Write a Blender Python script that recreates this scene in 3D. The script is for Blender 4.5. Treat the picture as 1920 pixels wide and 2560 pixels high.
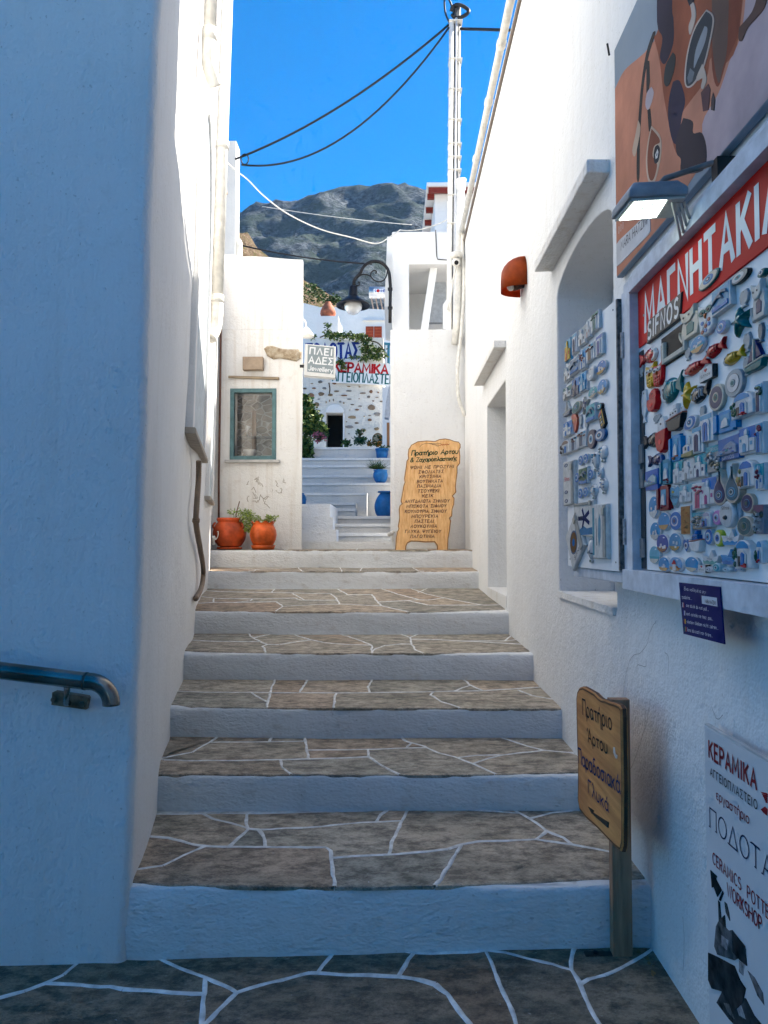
import bpy, bmesh, math, random
from mathutils import Vector, Matrix, noise
R = math.radians
scene = bpy.context.scene
for o in list(bpy.data.objects): bpy.data.objects.remove(o)

# ---------------------------------------------------------------- camera
F = 1923.0; CX, CY = 960.0, 1280.0
EYE = Vector((0, 0, 1.35))
PITCH, YAW = math.atan(74 / F), math.atan(22 / F)
cam = bpy.data.cameras.new('camera'); cam_o = bpy.data.objects.new('camera', cam)
scene.collection.objects.link(cam_o); scene.camera = cam_o
cam_o.location = EYE; cam_o.rotation_euler = (R(90) + PITCH, 0, YAW)
cam.sensor_fit = 'HORIZONTAL'; cam.sensor_width = 36; cam.lens = 36 * F / 1920
cam.clip_start = 0.05; cam.clip_end = 6000
# ---------------------------------------------------------------- sky, sun, exposure
SUN = Vector((1.0, 0.5, 1.14)).normalized()
world = bpy.data.worlds.new('World'); scene.world = world; world.use_nodes = True
wn = world.node_tree; bg = wn.nodes['Background']
sky = wn.nodes.new('ShaderNodeTexSky'); sky.sky_type = 'NISHITA'; sky.sun_disc = False
sky.sun_elevation = math.asin(SUN.z); sky.sun_rotation = math.atan2(SUN.x, SUN.y)
sky.altitude = 600; sky.air_density = 0.85; sky.dust_density = 0.05; sky.ozone_density = 3.0
hs = wn.nodes.new('ShaderNodeHueSaturation'); hs.inputs['Saturation'].default_value = 1.8
wn.links.new(sky.outputs[0], hs.inputs['Color']); wn.links.new(hs.outputs[0], bg.inputs['Color'])
bg.inputs['Strength'].default_value = 0.07
sun = bpy.data.lights.new('sun', 'SUN'); sun.energy = 4.3; sun.angle = R(0.5); sun.color = (1, 0.93, 0.82)
sun_o = bpy.data.objects.new('sun', sun); scene.collection.objects.link(sun_o)
sun_o.location = (6, 3, 14); sun_o.rotation_euler = SUN.to_track_quat('Z', 'Y').to_euler()
vs = scene.view_settings
vs.view_transform = 'Standard'; vs.look = 'None'; vs.gamma = 1; vs.exposure = 2.0; vs.use_curve_mapping = False
scene.cycles.max_bounces = 7; scene.cycles.diffuse_bounces = 4; scene.cycles.use_adaptive_sampling = True; scene.cycles.adaptive_threshold = 0.025; scene.cycles.adaptive_min_samples = 12; scene.cycles.glossy_bounces = 3; scene.cycles.transmission_bounces = 4; scene.cycles.volume_bounces = 0; scene.cycles.use_denoising = True

# ---------------------------------------------------------------- rays from photo pixels to real planes
ROT = cam_o.rotation_euler.to_matrix()
def ray(px, py): return (ROT @ Vector(((px - CX) / F, -(py - CY) / F, -1))).normalized()
def hit(px, py, p0, n):
    d = ray(px, py); n = Vector(n); t = (Vector(p0) - EYE).dot(n) / d.dot(n); return EYE + d * t
def at_y(px, py, Y): return hit(px, py, (0, Y, 0), (0, 1, 0))
def at_x(px, py, X): return hit(px, py, (X, 0, 0), (1, 0, 0))
def at_z(px, py, Z): return hit(px, py, (0, 0, Z), (0, 0, 1))

# ---------------------------------------------------------------- object helpers
COL = scene.collection; WM = {}
I4 = Matrix.Identity(4)
def wm(o): return WM.get(o.name, I4)
def props(o, label=None, cat=None, group=None, kind=None):
    if label: o['label'] = label
    if cat: o['category'] = cat
    if group: o['group'] = group
    if kind: o['kind'] = kind
    return o
def parent_to(o, p):
    if p is not None:
        o.parent = p; o.matrix_parent_inverse = wm(p).inverted()
def thing(name, loc, label=None, cat=None, group=None, kind=None, mat=None):
    o = bpy.data.objects.new(name, None); COL.objects.link(o); o.empty_display_size = 0.1
    M_ = mat if mat is not None else Matrix.Translation(Vector(loc))
    o.matrix_world = M_; WM[o.name] = M_
    return props(o, label, cat, group, kind)
def ob(name, bm, mat, parent=None, smooth=False, bevel=0, label=None, cat=None, group=None, kind=None):
    """links the bmesh as one mesh object; vertices are in world space"""
    if bevel:
        es = [e for e in bm.edges if len(e.link_faces) == 2 and e.calc_face_angle(0) > 0.5]
        if es: bmesh.ops.bevel(bm, geom=es, offset=bevel, segments=2, affect='EDGES', profile=0.6)
    me = bpy.data.meshes.new(name); bm.to_mesh(me); bm.free()
    for m in (mat if isinstance(mat, (list, tuple)) else [mat]): me.materials.append(m)
    if smooth:
        for p in me.polygons: p.use_smooth = True
    o = bpy.data.objects.new(name, me); COL.objects.link(o); parent_to(o, parent)
    return props(o, label, cat, group, kind)
def NB(): return bmesh.new()
def box(bm, x0, x1, y0, y1, z0, z1):
    x0, x1 = sorted((x0, x1)); y0, y1 = sorted((y0, y1)); z0, z1 = sorted((z0, z1))
    v = [bm.verts.new(p) for p in ((x0,y0,z0),(x1,y0,z0),(x1,y1,z0),(x0,y1,z0),(x0,y0,z1),(x1,y0,z1),(x1,y1,z1),(x0,y1,z1))]
    for f in ((0,3,2,1),(4,5,6,7),(0,1,5,4),(1,2,6,5),(2,3,7,6),(3,0,4,7)): bm.faces.new([v[i] for i in f])
    return bm
def prism(bm, pts, vec):
    vec = Vector(vec); a = [bm.verts.new(p) for p in pts]; b = [bm.verts.new(Vector(p) + vec) for p in pts]
    n = len(a); fs = [bm.faces.new(a[::-1]), bm.faces.new(b)]
    for i in range(n): fs.append(bm.faces.new((a[i], a[(i+1) % n], b[(i+1) % n], b[i])))
    bmesh.ops.recalc_face_normals(bm, faces=fs); return bm
def tube(bm, pts, r, seg=8, cap=True):
    pts = [Vector(p) for p in pts]; rs = r if isinstance(r, (list, tuple)) else [r] * len(pts)
    rings = []; up = None
    for i, p in enumerate(pts):
        t = (pts[min(i+1, len(pts)-1)] - pts[max(i-1, 0)]).normalized()
        if up is None:
            up = t.orthogonal().normalized()
        else:
            up = (up - t * up.dot(t)); up = up.normalized() if up.length > 1e-6 else t.orthogonal().normalized()
        s = t.cross(up)
        rings.append([bm.verts.new(p + (up * math.cos(a) + s * math.sin(a)) * rs[i]) for a in [2*math.pi*k/seg for k in range(seg)]])
    for a, b in zip(rings, rings[1:]):
        for k in range(seg): bm.faces.new((a[k], a[(k+1) % seg], b[(k+1) % seg], b[k]))
    if cap: bm.faces.new(rings[0][::-1]); bm.faces.new(rings[-1])
    return bm
def lathe(bm, prof, c, seg=32, warp=None):
    c = Vector(c); rings = []
    for j, (r, z) in enumerate(prof):
        ring = []
        for k in range(seg):
            a = 2*math.pi*k/seg; rr, zz = (r, z) if warp is None else warp(r, z, a, j)
            ring.append(bm.verts.new(c + Vector((rr*math.cos(a), rr*math.sin(a), zz))))
        rings.append(ring)
    for a, b in zip(rings, rings[1:]):
        for k in range(seg): bm.faces.new((a[k], a[(k+1) % seg], b[(k+1) % seg], b[k]))
    bm.faces.new(rings[0][::-1]); bm.faces.new(rings[-1])
    return bm
def sagged(a, b, sag, n=24):
    a, b = Vector(a), Vector(b)
    return [a.lerp(b, i/n) - Vector((0, 0, sag * 4 * (i/n) * (1 - i/n))) for i in range(n+1)]
def smoothline(pts, n=6):
    pts = [Vector(p) for p in pts]; out = []
    for i in range(len(pts)-1):
        p0, p1, p2, p3 = pts[max(i-1,0)], pts[i], pts[i+1], pts[min(i+2, len(pts)-1)]
        for k in range(n):
            t = k/n
            out.append(0.5*((2*p1) + (p2-p0)*t + (2*p0-5*p1+4*p2-p3)*t*t + (3*p1-p0-3*p2+p3)*t**3))
    return out + [pts[-1]]
def fnoise(v, s=1.0, oct=4): return noise.fractal(Vector(v) * s, 1.0, 2.0, oct)
class Frame:
    """a flat face: o origin, u right, v up, n outwards"""
    def __init__(s, o, u, v): s.o = Vector(o); s.u = Vector(u).normalized(); s.v = Vector(v).normalized(); s.n = s.u.cross(s.v).normalized(); s.v = s.n.cross(s.u)
    def p(s, a, b, c=0): return s.o + s.u*a + s.v*b + s.n*c
    def px(s, x, y):
        q = hit(x, y, s.o, s.n) - s.o; return (q.dot(s.u), q.dot(s.v))
    def matrix(s, a, b, c=0, rot=0):
        m = Matrix((s.u, s.v, s.n)).transposed().to_4x4(); m.translation = s.p(a, b, c); return m @ Matrix.Rotation(rot, 4, 'Z')
    def sub(s, a, b, c=0, rot=0):
        m = s.matrix(a, b, c, rot); return Frame(m.translation, m.col[0].xyz, m.col[1].xyz)
def area2(p): return sum(p[i][0]*p[(i+1)%len(p)][1] - p[(i+1)%len(p)][0]*p[i][1] for i in range(len(p))) / 2
def inset2(p, d):
    """simple polygon offset, positive = shrink, for counter-clockwise polygons"""
    n = len(p); out = []
    for i in range(n):
        a, b, c = Vector(p[i-1]), Vector(p[i]), Vector(p[(i+1) % n])
        e1, e2 = (b-a), (c-b)
        if e1.length < 1e-9 or e2.length < 1e-9: out.append(tuple(b)); continue
        e1.normalize(); e2.normalize(); n1 = Vector((-e1.y, e1.x)); n2 = Vector((-e2.y, e2.x))
        m = n1 + n2; k = m.dot(n1)
        m = m / k if k > 0.35 else (m.normalized()*1.8 if m.length > 1e-6 else n1)
        out.append((b.x + m.x*d, b.y + m.y*d))
    return out
def plate(bm, fr, pts, c0, c1, rnd=0.0):
    """a 2D outline in frame fr raised from c0 to c1, top edge rounded by rnd"""
    if area2(pts) < 0: pts = pts[::-1]
    rings = [[bm.verts.new(fr.p(a, b, c0)) for a, b in pts]]
    if rnd:
        rings.append([bm.verts.new(fr.p(a, b, c1 - rnd)) for a, b in pts])
        rings.append([bm.verts.new(fr.p(a, b, c1 - rnd*0.3)) for a, b in inset2(pts, rnd*0.35)])
        rings.append([bm.verts.new(fr.p(a, b, c1)) for a, b in inset2(pts, rnd)])
    else: rings.append([bm.verts.new(fr.p(a, b, c1)) for a, b in pts])
    n = len(pts)
    for a, b in zip(rings, rings[1:]):
        for k in range(n): bm.faces.new((a[k], a[(k+1) % n], b[(k+1) % n], b[k]))
    bm.faces.new(rings[-1]); bm.faces.new(rings[0][::-1])
    return bm
def dome(bm, fr, pts, c0, h, steps=4):
    if area2(pts) < 0: pts = pts[::-1]
    cx = sum(p[0] for p in pts)/len(pts); cy = sum(p[1] for p in pts)/len(pts); n = len(pts); rings = []
    for i in range(steps):
        t = i/steps; s = math.cos(t*math.pi/2); rings.append([bm.verts.new(fr.p(cx+(a-cx)*s, cy+(b-cy)*s, c0 + h*math.sin(t*math.pi/2))) for a, b in pts])
    top = bm.verts.new(fr.p(cx, cy, c0+h))
    for a, b in zip(rings, rings[1:]):
        for k in range(n): bm.faces.new((a[k], a[(k+1) % n], b[(k+1) % n], b[k]))
    for k in range(n): bm.faces.new((rings[-1][k], rings[-1][(k+1) % n], top))
    return bm
def ell(cx, cy, rx, ry, n=20, a0=0, a1=360): 
    full = abs(a1-a0) >= 360
    return [(cx + rx*math.cos(R(a0+(a1-a0)*i/(n if full else n-1))), cy + ry*math.sin(R(a0+(a1-a0)*i/(n if full else n-1)))) for i in range(n)]
def rect(x0, y0, x1, y1): return [(x0,y0),(x1,y0),(x1,y1),(x0,y1)]
def cut(bm_a, bm_b):
    """boolean difference of two closed bmeshes, returned as a bmesh"""
    obs = []
    for b in (bm_a, bm_b):
        bmesh.ops.recalc_face_normals(b, faces=b.faces[:])
        me = bpy.data.meshes.new('cut'); b.to_mesh(me); b.free(); o = bpy.data.objects.new('cut', me); COL.objects.link(o); obs.append(o)
    md = obs[0].modifiers.new('b', 'BOOLEAN'); md.operation = 'DIFFERENCE'; md.object = obs[1]; md.solver = 'EXACT'
    bpy.context.view_layer.update()
    dg = bpy.context.evaluated_depsgraph_get(); me = bpy.data.meshes.new_from_object(obs[0].evaluated_get(dg))
    out = NB(); out.from_mesh(me)
    for o in obs: m_ = o.data; bpy.data.objects.remove(o); bpy.data.meshes.remove(m_)
    bpy.data.meshes.remove(me); return out

# ---------------------------------------------------------------- materials
MATS = {}
class NT:
    def __init__(s, name):
        s.m = bpy.data.materials.new(name); s.m.use_nodes = True; s.t = s.m.node_tree; s.b = s.t.nodes['Principled BSDF']
    def n(s, typ, **kw):
        x = s.t.nodes.new(typ)
        for k, v in kw.items():
            if k in x.inputs: x.inputs[k].default_value = v
            else: setattr(x, k, v)
        return x
    def l(s, a, b): s.t.links.new(a, b)
    def coord(s, scale=(1,1,1), kind='Object'):
        tc = s.n('ShaderNodeTexCoord'); mp = s.n('ShaderNodeMapping'); mp.inputs['Scale'].default_value = scale
        s.l(tc.outputs[kind], mp.inputs['Vector']); return mp.outputs[0]
    def noise(s, vec, scale, detail=5, rough=0.55):
        x = s.n('ShaderNodeTexNoise', Scale=scale, Detail=detail, Roughness=rough); s.l(vec, x.inputs['Vector']); return x.outputs[0]
    def ramp(s, val, stops):
        x = s.n('ShaderNodeValToRGB'); e = x.color_ramp.elements
        while len(e) < len(stops): e.new(0.5)
        for i, (p, c) in enumerate(stops): e[i].position = p; e[i].color = (*c, 1) if len(c) == 3 else c
        s.l(val, x.inputs[0]); return x.outputs[0]
    def mix(s, fac, a, b, typ='MIX'):
        x = s.n('ShaderNodeMix', data_type='RGBA', blend_type=typ)
        for v, i in ((fac, 0), (a, 6), (b, 7)):
            if hasattr(v, 'is_output'): s.l(v, x.inputs[i])
            else: x.inputs[i].default_value = v if i == 0 else ((*v, 1) if len(v) == 3 else v)
        return x.outputs[2]
    def bump(s, heights, dist=0.01):
        prev = None
        for h, st, d in heights:
            x = s.n('ShaderNodeBump', Strength=st, Distance=d); s.l(h, x.inputs['Height'])
            if prev is not None: s.l(prev, x.inputs['Normal'])
            prev = x.outputs[0]
        s.l(prev, s.b.inputs['Normal'])
    def base(s, c):
        if hasattr(c, 'is_output'): s.l(c, s.b.inputs['Base Color'])
        else: s.b.inputs['Base Color'].default_value = (*c, 1)
    def done(s, rough=0.8, metal=0.0, spec=None, coat=0):
        s.b.inputs['Roughness'].default_value = rough; s.b.inputs['Metallic'].default_value = metal
        if spec is not None: s.b.inputs['Specular IOR Level'].default_value = spec
        if coat: s.b.inputs['Coat Weight'].default_value = coat; s.b.inputs['Coat Roughness'].default_value = 0.12
        return s.m
def plaster(name, col=(0.80, 0.79, 0.77), dirt=(0.62, 0.57, 0.50), amount=0.25, lump=1.0, streak=0.3, crack=0.0, brush=(1, 1, 1)):
    t = NT(name); v = t.coord()
    n1 = t.noise(v, 1.3, 1); vb = t.coord(brush); n2 = t.noise(vb, 14, 3, 0.7); n3 = t.noise(vb, 80, 1, 0.7)
    c = t.mix(t.ramp(n1, [(0.42, (0,0,0)), (0.75, (1,1,1))]), col, [a*0.94 for a in col])
    st = t.noise(t.coord((14, 14, 0.9)), 1.0, 2, 0.7)
    m1 = t.ramp(st, [(0.52, (0,0,0)), (0.72, (streak,)*3)])
    c = t.mix(m1, c, dirt)
    m2 = t.ramp(n2, [(0.58, (0,0,0)), (0.78, (amount,)*3)])
    c = t.mix(m2, c, dirt)
    sp = t.ramp(n3, [(0.70, (0,0,0)), (0.78, (0.45,)*3)])
    c = t.mix(sp, c, [a*0.6 for a in dirt])
    t.base(c)
    hs_ = [(n1, 0.30*lump, 0.10), (n2, 0.34*lump, 0.03), (n3, 0.45*lump, 0.008)]
    t.bump(hs_); return t.done(0.88, spec=0.25)
def plain(name, col, rough=0.6, var=0.12, scale=18, bump=0.15, metal=0, coat=0, spec=None, bscale=None, dist=0.002):
    key = (name,)
    if key in MATS: return MATS[key]
    t = NT(name); v = t.coord(); n = t.noise(v, scale, 5)
    lo = [max(0, a*(1-var*1.6)) for a in col]; hi = [min(1, a*(1+var)) for a in col]
    t.base(t.ramp(n, [(0.3, lo), (0.7, hi)]))
    if bump: t.bump([(t.noise(v, bscale or scale*4, 4), bump, dist)])
    MATS[key] = t.done(rough, metal, (0.22 if spec is None and metal == 0 else spec), coat); return MATS[key]
def glaze(col, rough=0.3):
    """glazed ceramic or printed resin of one colour"""
    k = tuple(round(c, 3) for c in col); key = ('glaze', k, rough)
    if key not in MATS:
        t = NT('ceramic_glaze'); v = t.coord(); n = t.noise(v, 45, 4)
        t.base(t.ramp(n, [(0.3, [a*0.8 for a in col]), (0.7, [min(1, a*1.1) for a in col])]))
        t.bump([(t.noise(v, 120, 3), 0.25, 0.001)]); MATS[key] = t.done(rough, spec=0.16 if rough > .2 else .4)
    return MATS[key]
def wood(name, c1, c2, axis=2, scale=1.0, rough=0.6, bump=0.4, speck=0.0):
    t = NT(name); s = [26*scale]*3; s[axis] = 1.6*scale; v = t.coord(s)
    n = t.noise(v, 1.5, 6, 0.6); n2 = t.noise(t.coord(), 5, 3)
    c = t.ramp(n, [(0.3, c1), (0.68, c2)]); c = t.mix(t.ramp(n2, [(0.4, (0,0,0)), (0.7, (0.35,)*3)]), c, [a*0.7 for a in c1])
    if speck: c = t.mix(t.ramp(t.noise(t.coord(), 120, 2), [(0.66, (0,0,0)), (0.74, (speck,)*3)]), c, [a*0.35 for a in c1])
    t.base(c); t.bump([(n, bump, 0.003)]); return t.done(rough, spec=0.3)
def slate(name, cols, moss=(0.06, 0.075, 0.05)):
    t = NT(name); v = t.coord(); oi = t.n('ShaderNodeObjectInfo')
    off = t.n('ShaderNodeVectorMath', operation='MULTIPLY_ADD'); off.inputs[1].default_value = (1,1,1)
    cmb = t.n('ShaderNodeCombineXYZ'); mu = t.n('ShaderNodeMath', operation='MULTIPLY'); mu.inputs[1].default_value = 37.0
    t.l(oi.outputs['Random'], mu.inputs[0]); t.l(mu.outputs[0], cmb.inputs[0]); t.l(mu.outputs[0], cmb.inputs[1])
    t.l(v, off.inputs[0]); t.l(cmb.outputs[0], off.inputs[2]); q = off.outputs[0]
    mp = t.n('ShaderNodeMapping'); mp.inputs['Scale'].default_value = (1.5, 2.3, 1.5); t.l(q, mp.inputs['Vector'])
    grain = t.noise(mp.outputs[0], 7, 5, 0.82); big = t.noise(q, 2.6, 2); fine = t.noise(mp.outputs[0], 60, 2, 0.7)
    tone = t.ramp(oi.outputs['Random'], [(0.0, cols[0]), (0.35, cols[1]), (0.65, cols[2]), (1.0, cols[3])])
    c = t.mix(t.ramp(grain, [(0.40, (0,0,0)), (0.60, (1,1,1))]), t.mix(1.0, tone, (0.5, 0.48, 0.46), 'MULTIPLY'), t.mix(1.0, tone, (1.45, 1.40, 1.33), 'MULTIPLY'))
    c = t.mix(t.ramp(big, [(0.5, (0,0,0)), (0.72, (0.35,)*3)]), c, moss)
    c = t.mix(t.ramp(t.noise(q, 38, 3), [(0.71, (0,0,0)), (0.76, (0.6,)*3)]), c, (0.42, 0.40, 0.36))
    c = t.mix(t.ramp(fine, [(0.58, (0,0,0)), (0.70, (0.45,)*3)]), c, (0.07, 0.055, 0.04))
    t.base(c); t.bump([(big, 0.35, 0.03), (grain, 0.95, 0.016), (fine, 0.6, 0.004)]); return t.done(0.72, spec=0.35)

# ---------------------------------------------------------------- stroke lettering
def arc(cx, cy, rx, ry, a0, a1, n=9): return [(cx+rx*math.cos(R(a0+(a1-a0)*i/n)), cy+ry*math.sin(R(a0+(a1-a0)*i/n))) for i in range(n+1)]
G = {
'Α': (.62, [[(0,0),(.31,1),(.62,0)], [(.12,.34),(.50,.34)]]), 'Γ': (.46, [[(0,0),(0,1),(.46,1)]]),
'Β': (.54, [[(0,0),(0,1),(.28,1)]+arc(.28,.77,.22,.23,90,-90)+[(0,.54)], [(.28,.54)]+arc(.28,.27,.26,.27,90,-90)+[(0,0)]]),
'Δ': (.66, [[(0,0),(.33,1),(.66,0),(0,0)]]), 'Ε': (.48, [[(.48,1),(0,1),(0,0),(.48,0)], [(0,.52),(.40,.52)]]),
'Ζ': (.54, [[(0,1),(.52,1),(.02,0),(.54,0)]]), 'Η': (.56, [[(0,0),(0,1)], [(.56,0),(.56,1)], [(0,.52),(.56,.52)]]),
'Ι': (.06, [[(.03,0),(.03,1)]]), 'Κ': (.54, [[(0,0),(0,1)], [(.52,1),(.02,.44)], [(.18,.60),(.54,0)]]),
'Λ': (.60, [[(0,0),(.30,1),(.60,0)]]), 'Μ': (.74, [[(0,0),(.05,1),(.37,.25),(.69,1),(.74,0)]]),
'Ν': (.56, [[(0,0),(0,1),(.56,0),(.56,1)]]), 'Ξ': (.54, [[(0,1),(.54,1)], [(.06,.52),(.48,.52)], [(0,0),(.54,0)]]),
'Ο': (.66, [arc(.33,.5,.33,.5,90,450,18)]), 'Π': (.56, [[(0,0),(0,1),(.56,1),(.56,0)]]),
'Ρ': (.50, [[(0,0),(0,1),(.26,1)]+arc(.26,.74,.24,.26,90,-90)+[(0,.48)]]), 'Σ': (.54, [[(.52,1),(0,1),(.32,.52),(0,0),(.54,0)]]),
'Τ': (.56, [[(0,1),(.56,1)], [(.28,1),(.28,0)]]), 'Υ': (.56, [[(0,1),(.28,.46),(.56,1)], [(.28,.46),(.28,0)]]),
'Φ': (.66, [arc(.33,.5,.33,.30,90,450,16), [(.33,-.04),(.33,1.04)]]), 'Ψ': (.62, [[(0,1),(0,.66)]+arc(.31,.62,.31,.30,180,360)+[(.62,1)], [(.31,1),(.31,0)]]),
'Ω': (.66, [[(0,0),(.20,0)]+arc(.33,.58,.32,.42,238,-58,14)+[(.46,0),(.66,0)]]), 'Ϊ': (.24, [[(.12,0),(.12,.86)], [(.02,1),(.02,1.1)], [(.22,1),(.22,1.1)]]),
'C': (.58, [arc(.33,.5,.33,.5,50,310,14)]), 'S': (.50, [arc(.25,.75,.23,.25,40,270,9)+arc(.25,.25,.25,.25,90,-140,9)]),
'F': (.46, [[(0,0),(0,1),(.46,1)], [(0,.52),(.38,.52)]]), 'R': (.52, [[(0,0),(0,1),(.26,1)]+arc(.26,.75,.24,.25,90,-90)+[(0,.5)], [(.22,.5),(.52,0)]]),
'W': (.86, [[(0,1),(.2,0),(.43,.9),(.66,0),(.86,1)]]), 'Y': (.56, [[(0,1),(.28,.46),(.56,1)], [(.28,.46),(.28,0)]]),
'J': (.40, [[(.36,1),(.36,.25)]+arc(.18,.22,.18,.22,0,-170,8)]),
'e': (.46, [[(.02,.32),(.45,.32)]+arc(.23,.32,.22,.32,0,310,12)]), 'w': (.66, [[(0,.62),(.16,0),(.33,.55),(.5,0),(.66,.62)]]),
'l': (.06, [[(.03,0),(.03,1)]]), 'r': (.30, [[(.03,0),(.03,.62)], [(.03,.40)]+arc(.22,.40,.19,.2,180,70,5)]), 'y': (.46, [[(0,.62),(.23,0)], [(.46,.62),(.16,-.28),(.04,-.28)]]),
'i': (.06, [[(.03,0),(.03,.62)], [(.03,.82),(.03,.92)]]), 'f': (.3, [arc(.24,.84,.14,.16,60,180,6)+[(.10,0)], [(0,.62),(.26,.62)]]),
'n': (.42, [[(0,0),(0,.62)], [(0,.40)]+arc(.21,.40,.21,.22,180,0,8)+[(.42,0)]]), 'o': (.46, [arc(.23,.31,.23,.31,90,450,14)]), 's': (.36, [arc(.18,.46,.17,.16,40,270,6)+arc(.18,.15,.18,.15,90,-140,6)]),
'α': (.52, [arc(.23,.31,.23,.31,30,330,12), [(.50,.64),(.42,.28),(.54,0)]]), 'γ': (.46, [[(0,.62),(.24,.05),(.46,.62)], [(.24,.05),(.22,-.28)]]),
'δ': (.46, [arc(.22,.28,.22,.28,80,440,13), [(.26,.56),(.08,.86),(.20,1),(.40,.94)]]), 'ε': (.40, [[(.38,.56)]+arc(.20,.46,.18,.15,70,270,7)+arc(.20,.16,.20,.16,90,310,8)]),
'η': (.42, [[(0,0),(0,.62)], [(0,.42)]+arc(.21,.42,.21,.2,180,0,8)+[(.42,-.28)]]), 'ι': (.14, [[(.03,.62),(.03,.12),(.13,0)]]),
'κ': (.42, [[(0,0),(0,.62)], [(.40,.62),(.02,.26)], [(.14,.36),(.42,0)]]), 'λ': (.46, [[(.04,1),(.16,.94),(.46,0)], [(.28,.58),(0,0)]]),
'ο': (.46, [arc(.23,.31,.23,.31,90,450,14)]), 'π': (.52, [[(0,.6),(.52,.6)], [(.12,.6),(.08,0)], [(.40,.6),(.42,0)]]),
'ρ': (.46, [[(0,-.28),(0,.34)], arc(.23,.31,.22,.31,180,540,14)]), 'σ': (.52, [arc(.22,.29,.22,.29,85,445,13), [(.24,.58),(.54,.58)]]),
'ς': (.40, [[(.38,.56)]+arc(.22,.36,.21,.24,70,250,8)+[(.32,.02),(.22,-.2)]]), 'τ': (.40, [[(0,.6),(.42,.6)], [(.20,.6),(.18,.1),(.28,0)]]),
'υ': (.44, [[(0,.62),(0,.2)]+arc(.21,.21,.21,.21,180,360,8)+[(.42,.62)]]), 'χ': (.46, [[(0,.62),(.44,-.26)], [(.44,.62),(0,-.26)]]),
'&': (.62, [[(.62,0),(.16,.76)]+arc(.27,.84,.13,.16,200,-40,8)+[(.10,.42)]+arc(.22,.22,.21,.22,140,300,8)+[(.56,.40)]]),
'.': (.1, [[(.05,0),(.05,.09)]]), ' ': (.34, []), '+': (.2, [[(0,.5),(.2,.5)]]), '-': (.3, [[(0,.4),(.3,.4)]]),
'♥': (.6, [[(.3,.05),(.02,.6)]+arc(.16,.72,.14,.16,180,20,6)+arc(.44,.72,.14,.16,160,0,6)+[(.3,.05)]]),
}
for a_, b_ in zip('ABEZHIKMNOPTXY', 'ΑΒΕΖΗΙΚΜΝΟΡΤ'): G.setdefault(a_, G[b_])
G['Y'] = G['Υ']; G['H'] = G['Η']; G['D'] = (.54, [[(0,0),(0,1),(.2,1)]+arc(.2,.5,.34,.5,90,-90,10)+[(0,0)]]); G['V'] = (.6, [[(0,1),(.3,0),(.6,1)]])
G['L'] = (.44, [[(0,1),(0,0),(.44,0)]]); G['a'] = G['α']; G['d'] = (.48, [arc(.22,.31,.22,.31,0,360,12), [(.46,1),(.46,0)]]); G['t'] = (.3, [[(.14,.9),(.14,.08),(.28,0)], [(0,.62),(.28,.62)]])
G['u'] = G['υ']; G['k'] = (.42, [[(0,0),(0,1)], [(.40,.62),(.02,.26)], [(.14,.36),(.42,0)]]); G['p'] = G['ρ']; G['b'] = (.46, [[(0,1),(0,0)], arc(.23,.31,.22,.31,180,540,14)]); G['h'] = (.42, [[(0,0),(0,1)], [(0,.40)]+arc(.21,.40,.21,.22,180,0,8)+[(.42,0)]])
G['c'] = (.42, [arc(.23,.31,.22,.31,50,310,10)]); G['z'] = (.4, [[(0,.62),(.4,.62),(0,0),(.4,0)]]); G['μ'] = G['υ']; G['ν'] = (.42, [[(0,.62),(.21,0),(.42,.62)]]); G['β'] = G['b']
for s_, t_ in (('ή','η'),('ά','α'),('έ','ε'),('ί','ι'),('ό','ο'),('ύ','υ'),('é','e')): G[s_] = (G[t_][0], G[t_][1] + [[(G[t_][0]*.45,.76),(G[t_][0]*.62,.98)]])
G['Ά'] = (.74, [[(x+.12, y) for x, y in l] for l in G['Α'][1]] + [[(.02,.82),(.10,1.05)]])
def ribbon(bm, fr, pts, hw, c, thick=0.0):
    closed = math.dist(pts[0], pts[-1]) < 1e-6 and len(pts) > 3
    q = [pts[0]]
    for p in pts[1:]:
        if math.dist(p, q[-1]) > 1e-5: q.append(p)
    if closed: q = q[:-1]
    n = len(q); L = []; Rr = []
    if n < 2: return
    for i in range(n):
        a = q[i-1] if (i or closed) else None; b = q[i]; d = q[(i+1) % n] if (i < n-1 or closed) else None
        e1 = (Vector(b)-Vector(a)).normalized() if a else None; e2 = (Vector(d)-Vector(b)).normalized() if d else None
        e1 = e1 or e2; e2 = e2 or e1
        n1, n2 = Vector((-e1.y, e1.x)), Vector((-e2.y, e2.x)); m = n1+n2; k = m.dot(n1)
        m = m/k if k > 0.45 else (m.normalized()*1.5 if m.length > 1e-6 else n1)
        s = Vector(b)
        if a is None: s = s - e2*hw*0.5
        if d is None: s = s + e1*hw*0.5
        L.append(bm.verts.new(fr.p(s.x+m.x*hw, s.y+m.y*hw, c))); Rr.append(bm.verts.new(fr.p(s.x-m.x*hw, s.y-m.y*hw, c)))
    for i in range(n if closed else n-1):
        j = (i+1) % n
        try: bm.faces.new((Rr[i], Rr[j], L[j], L[i]))
        except ValueError: pass
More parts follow.
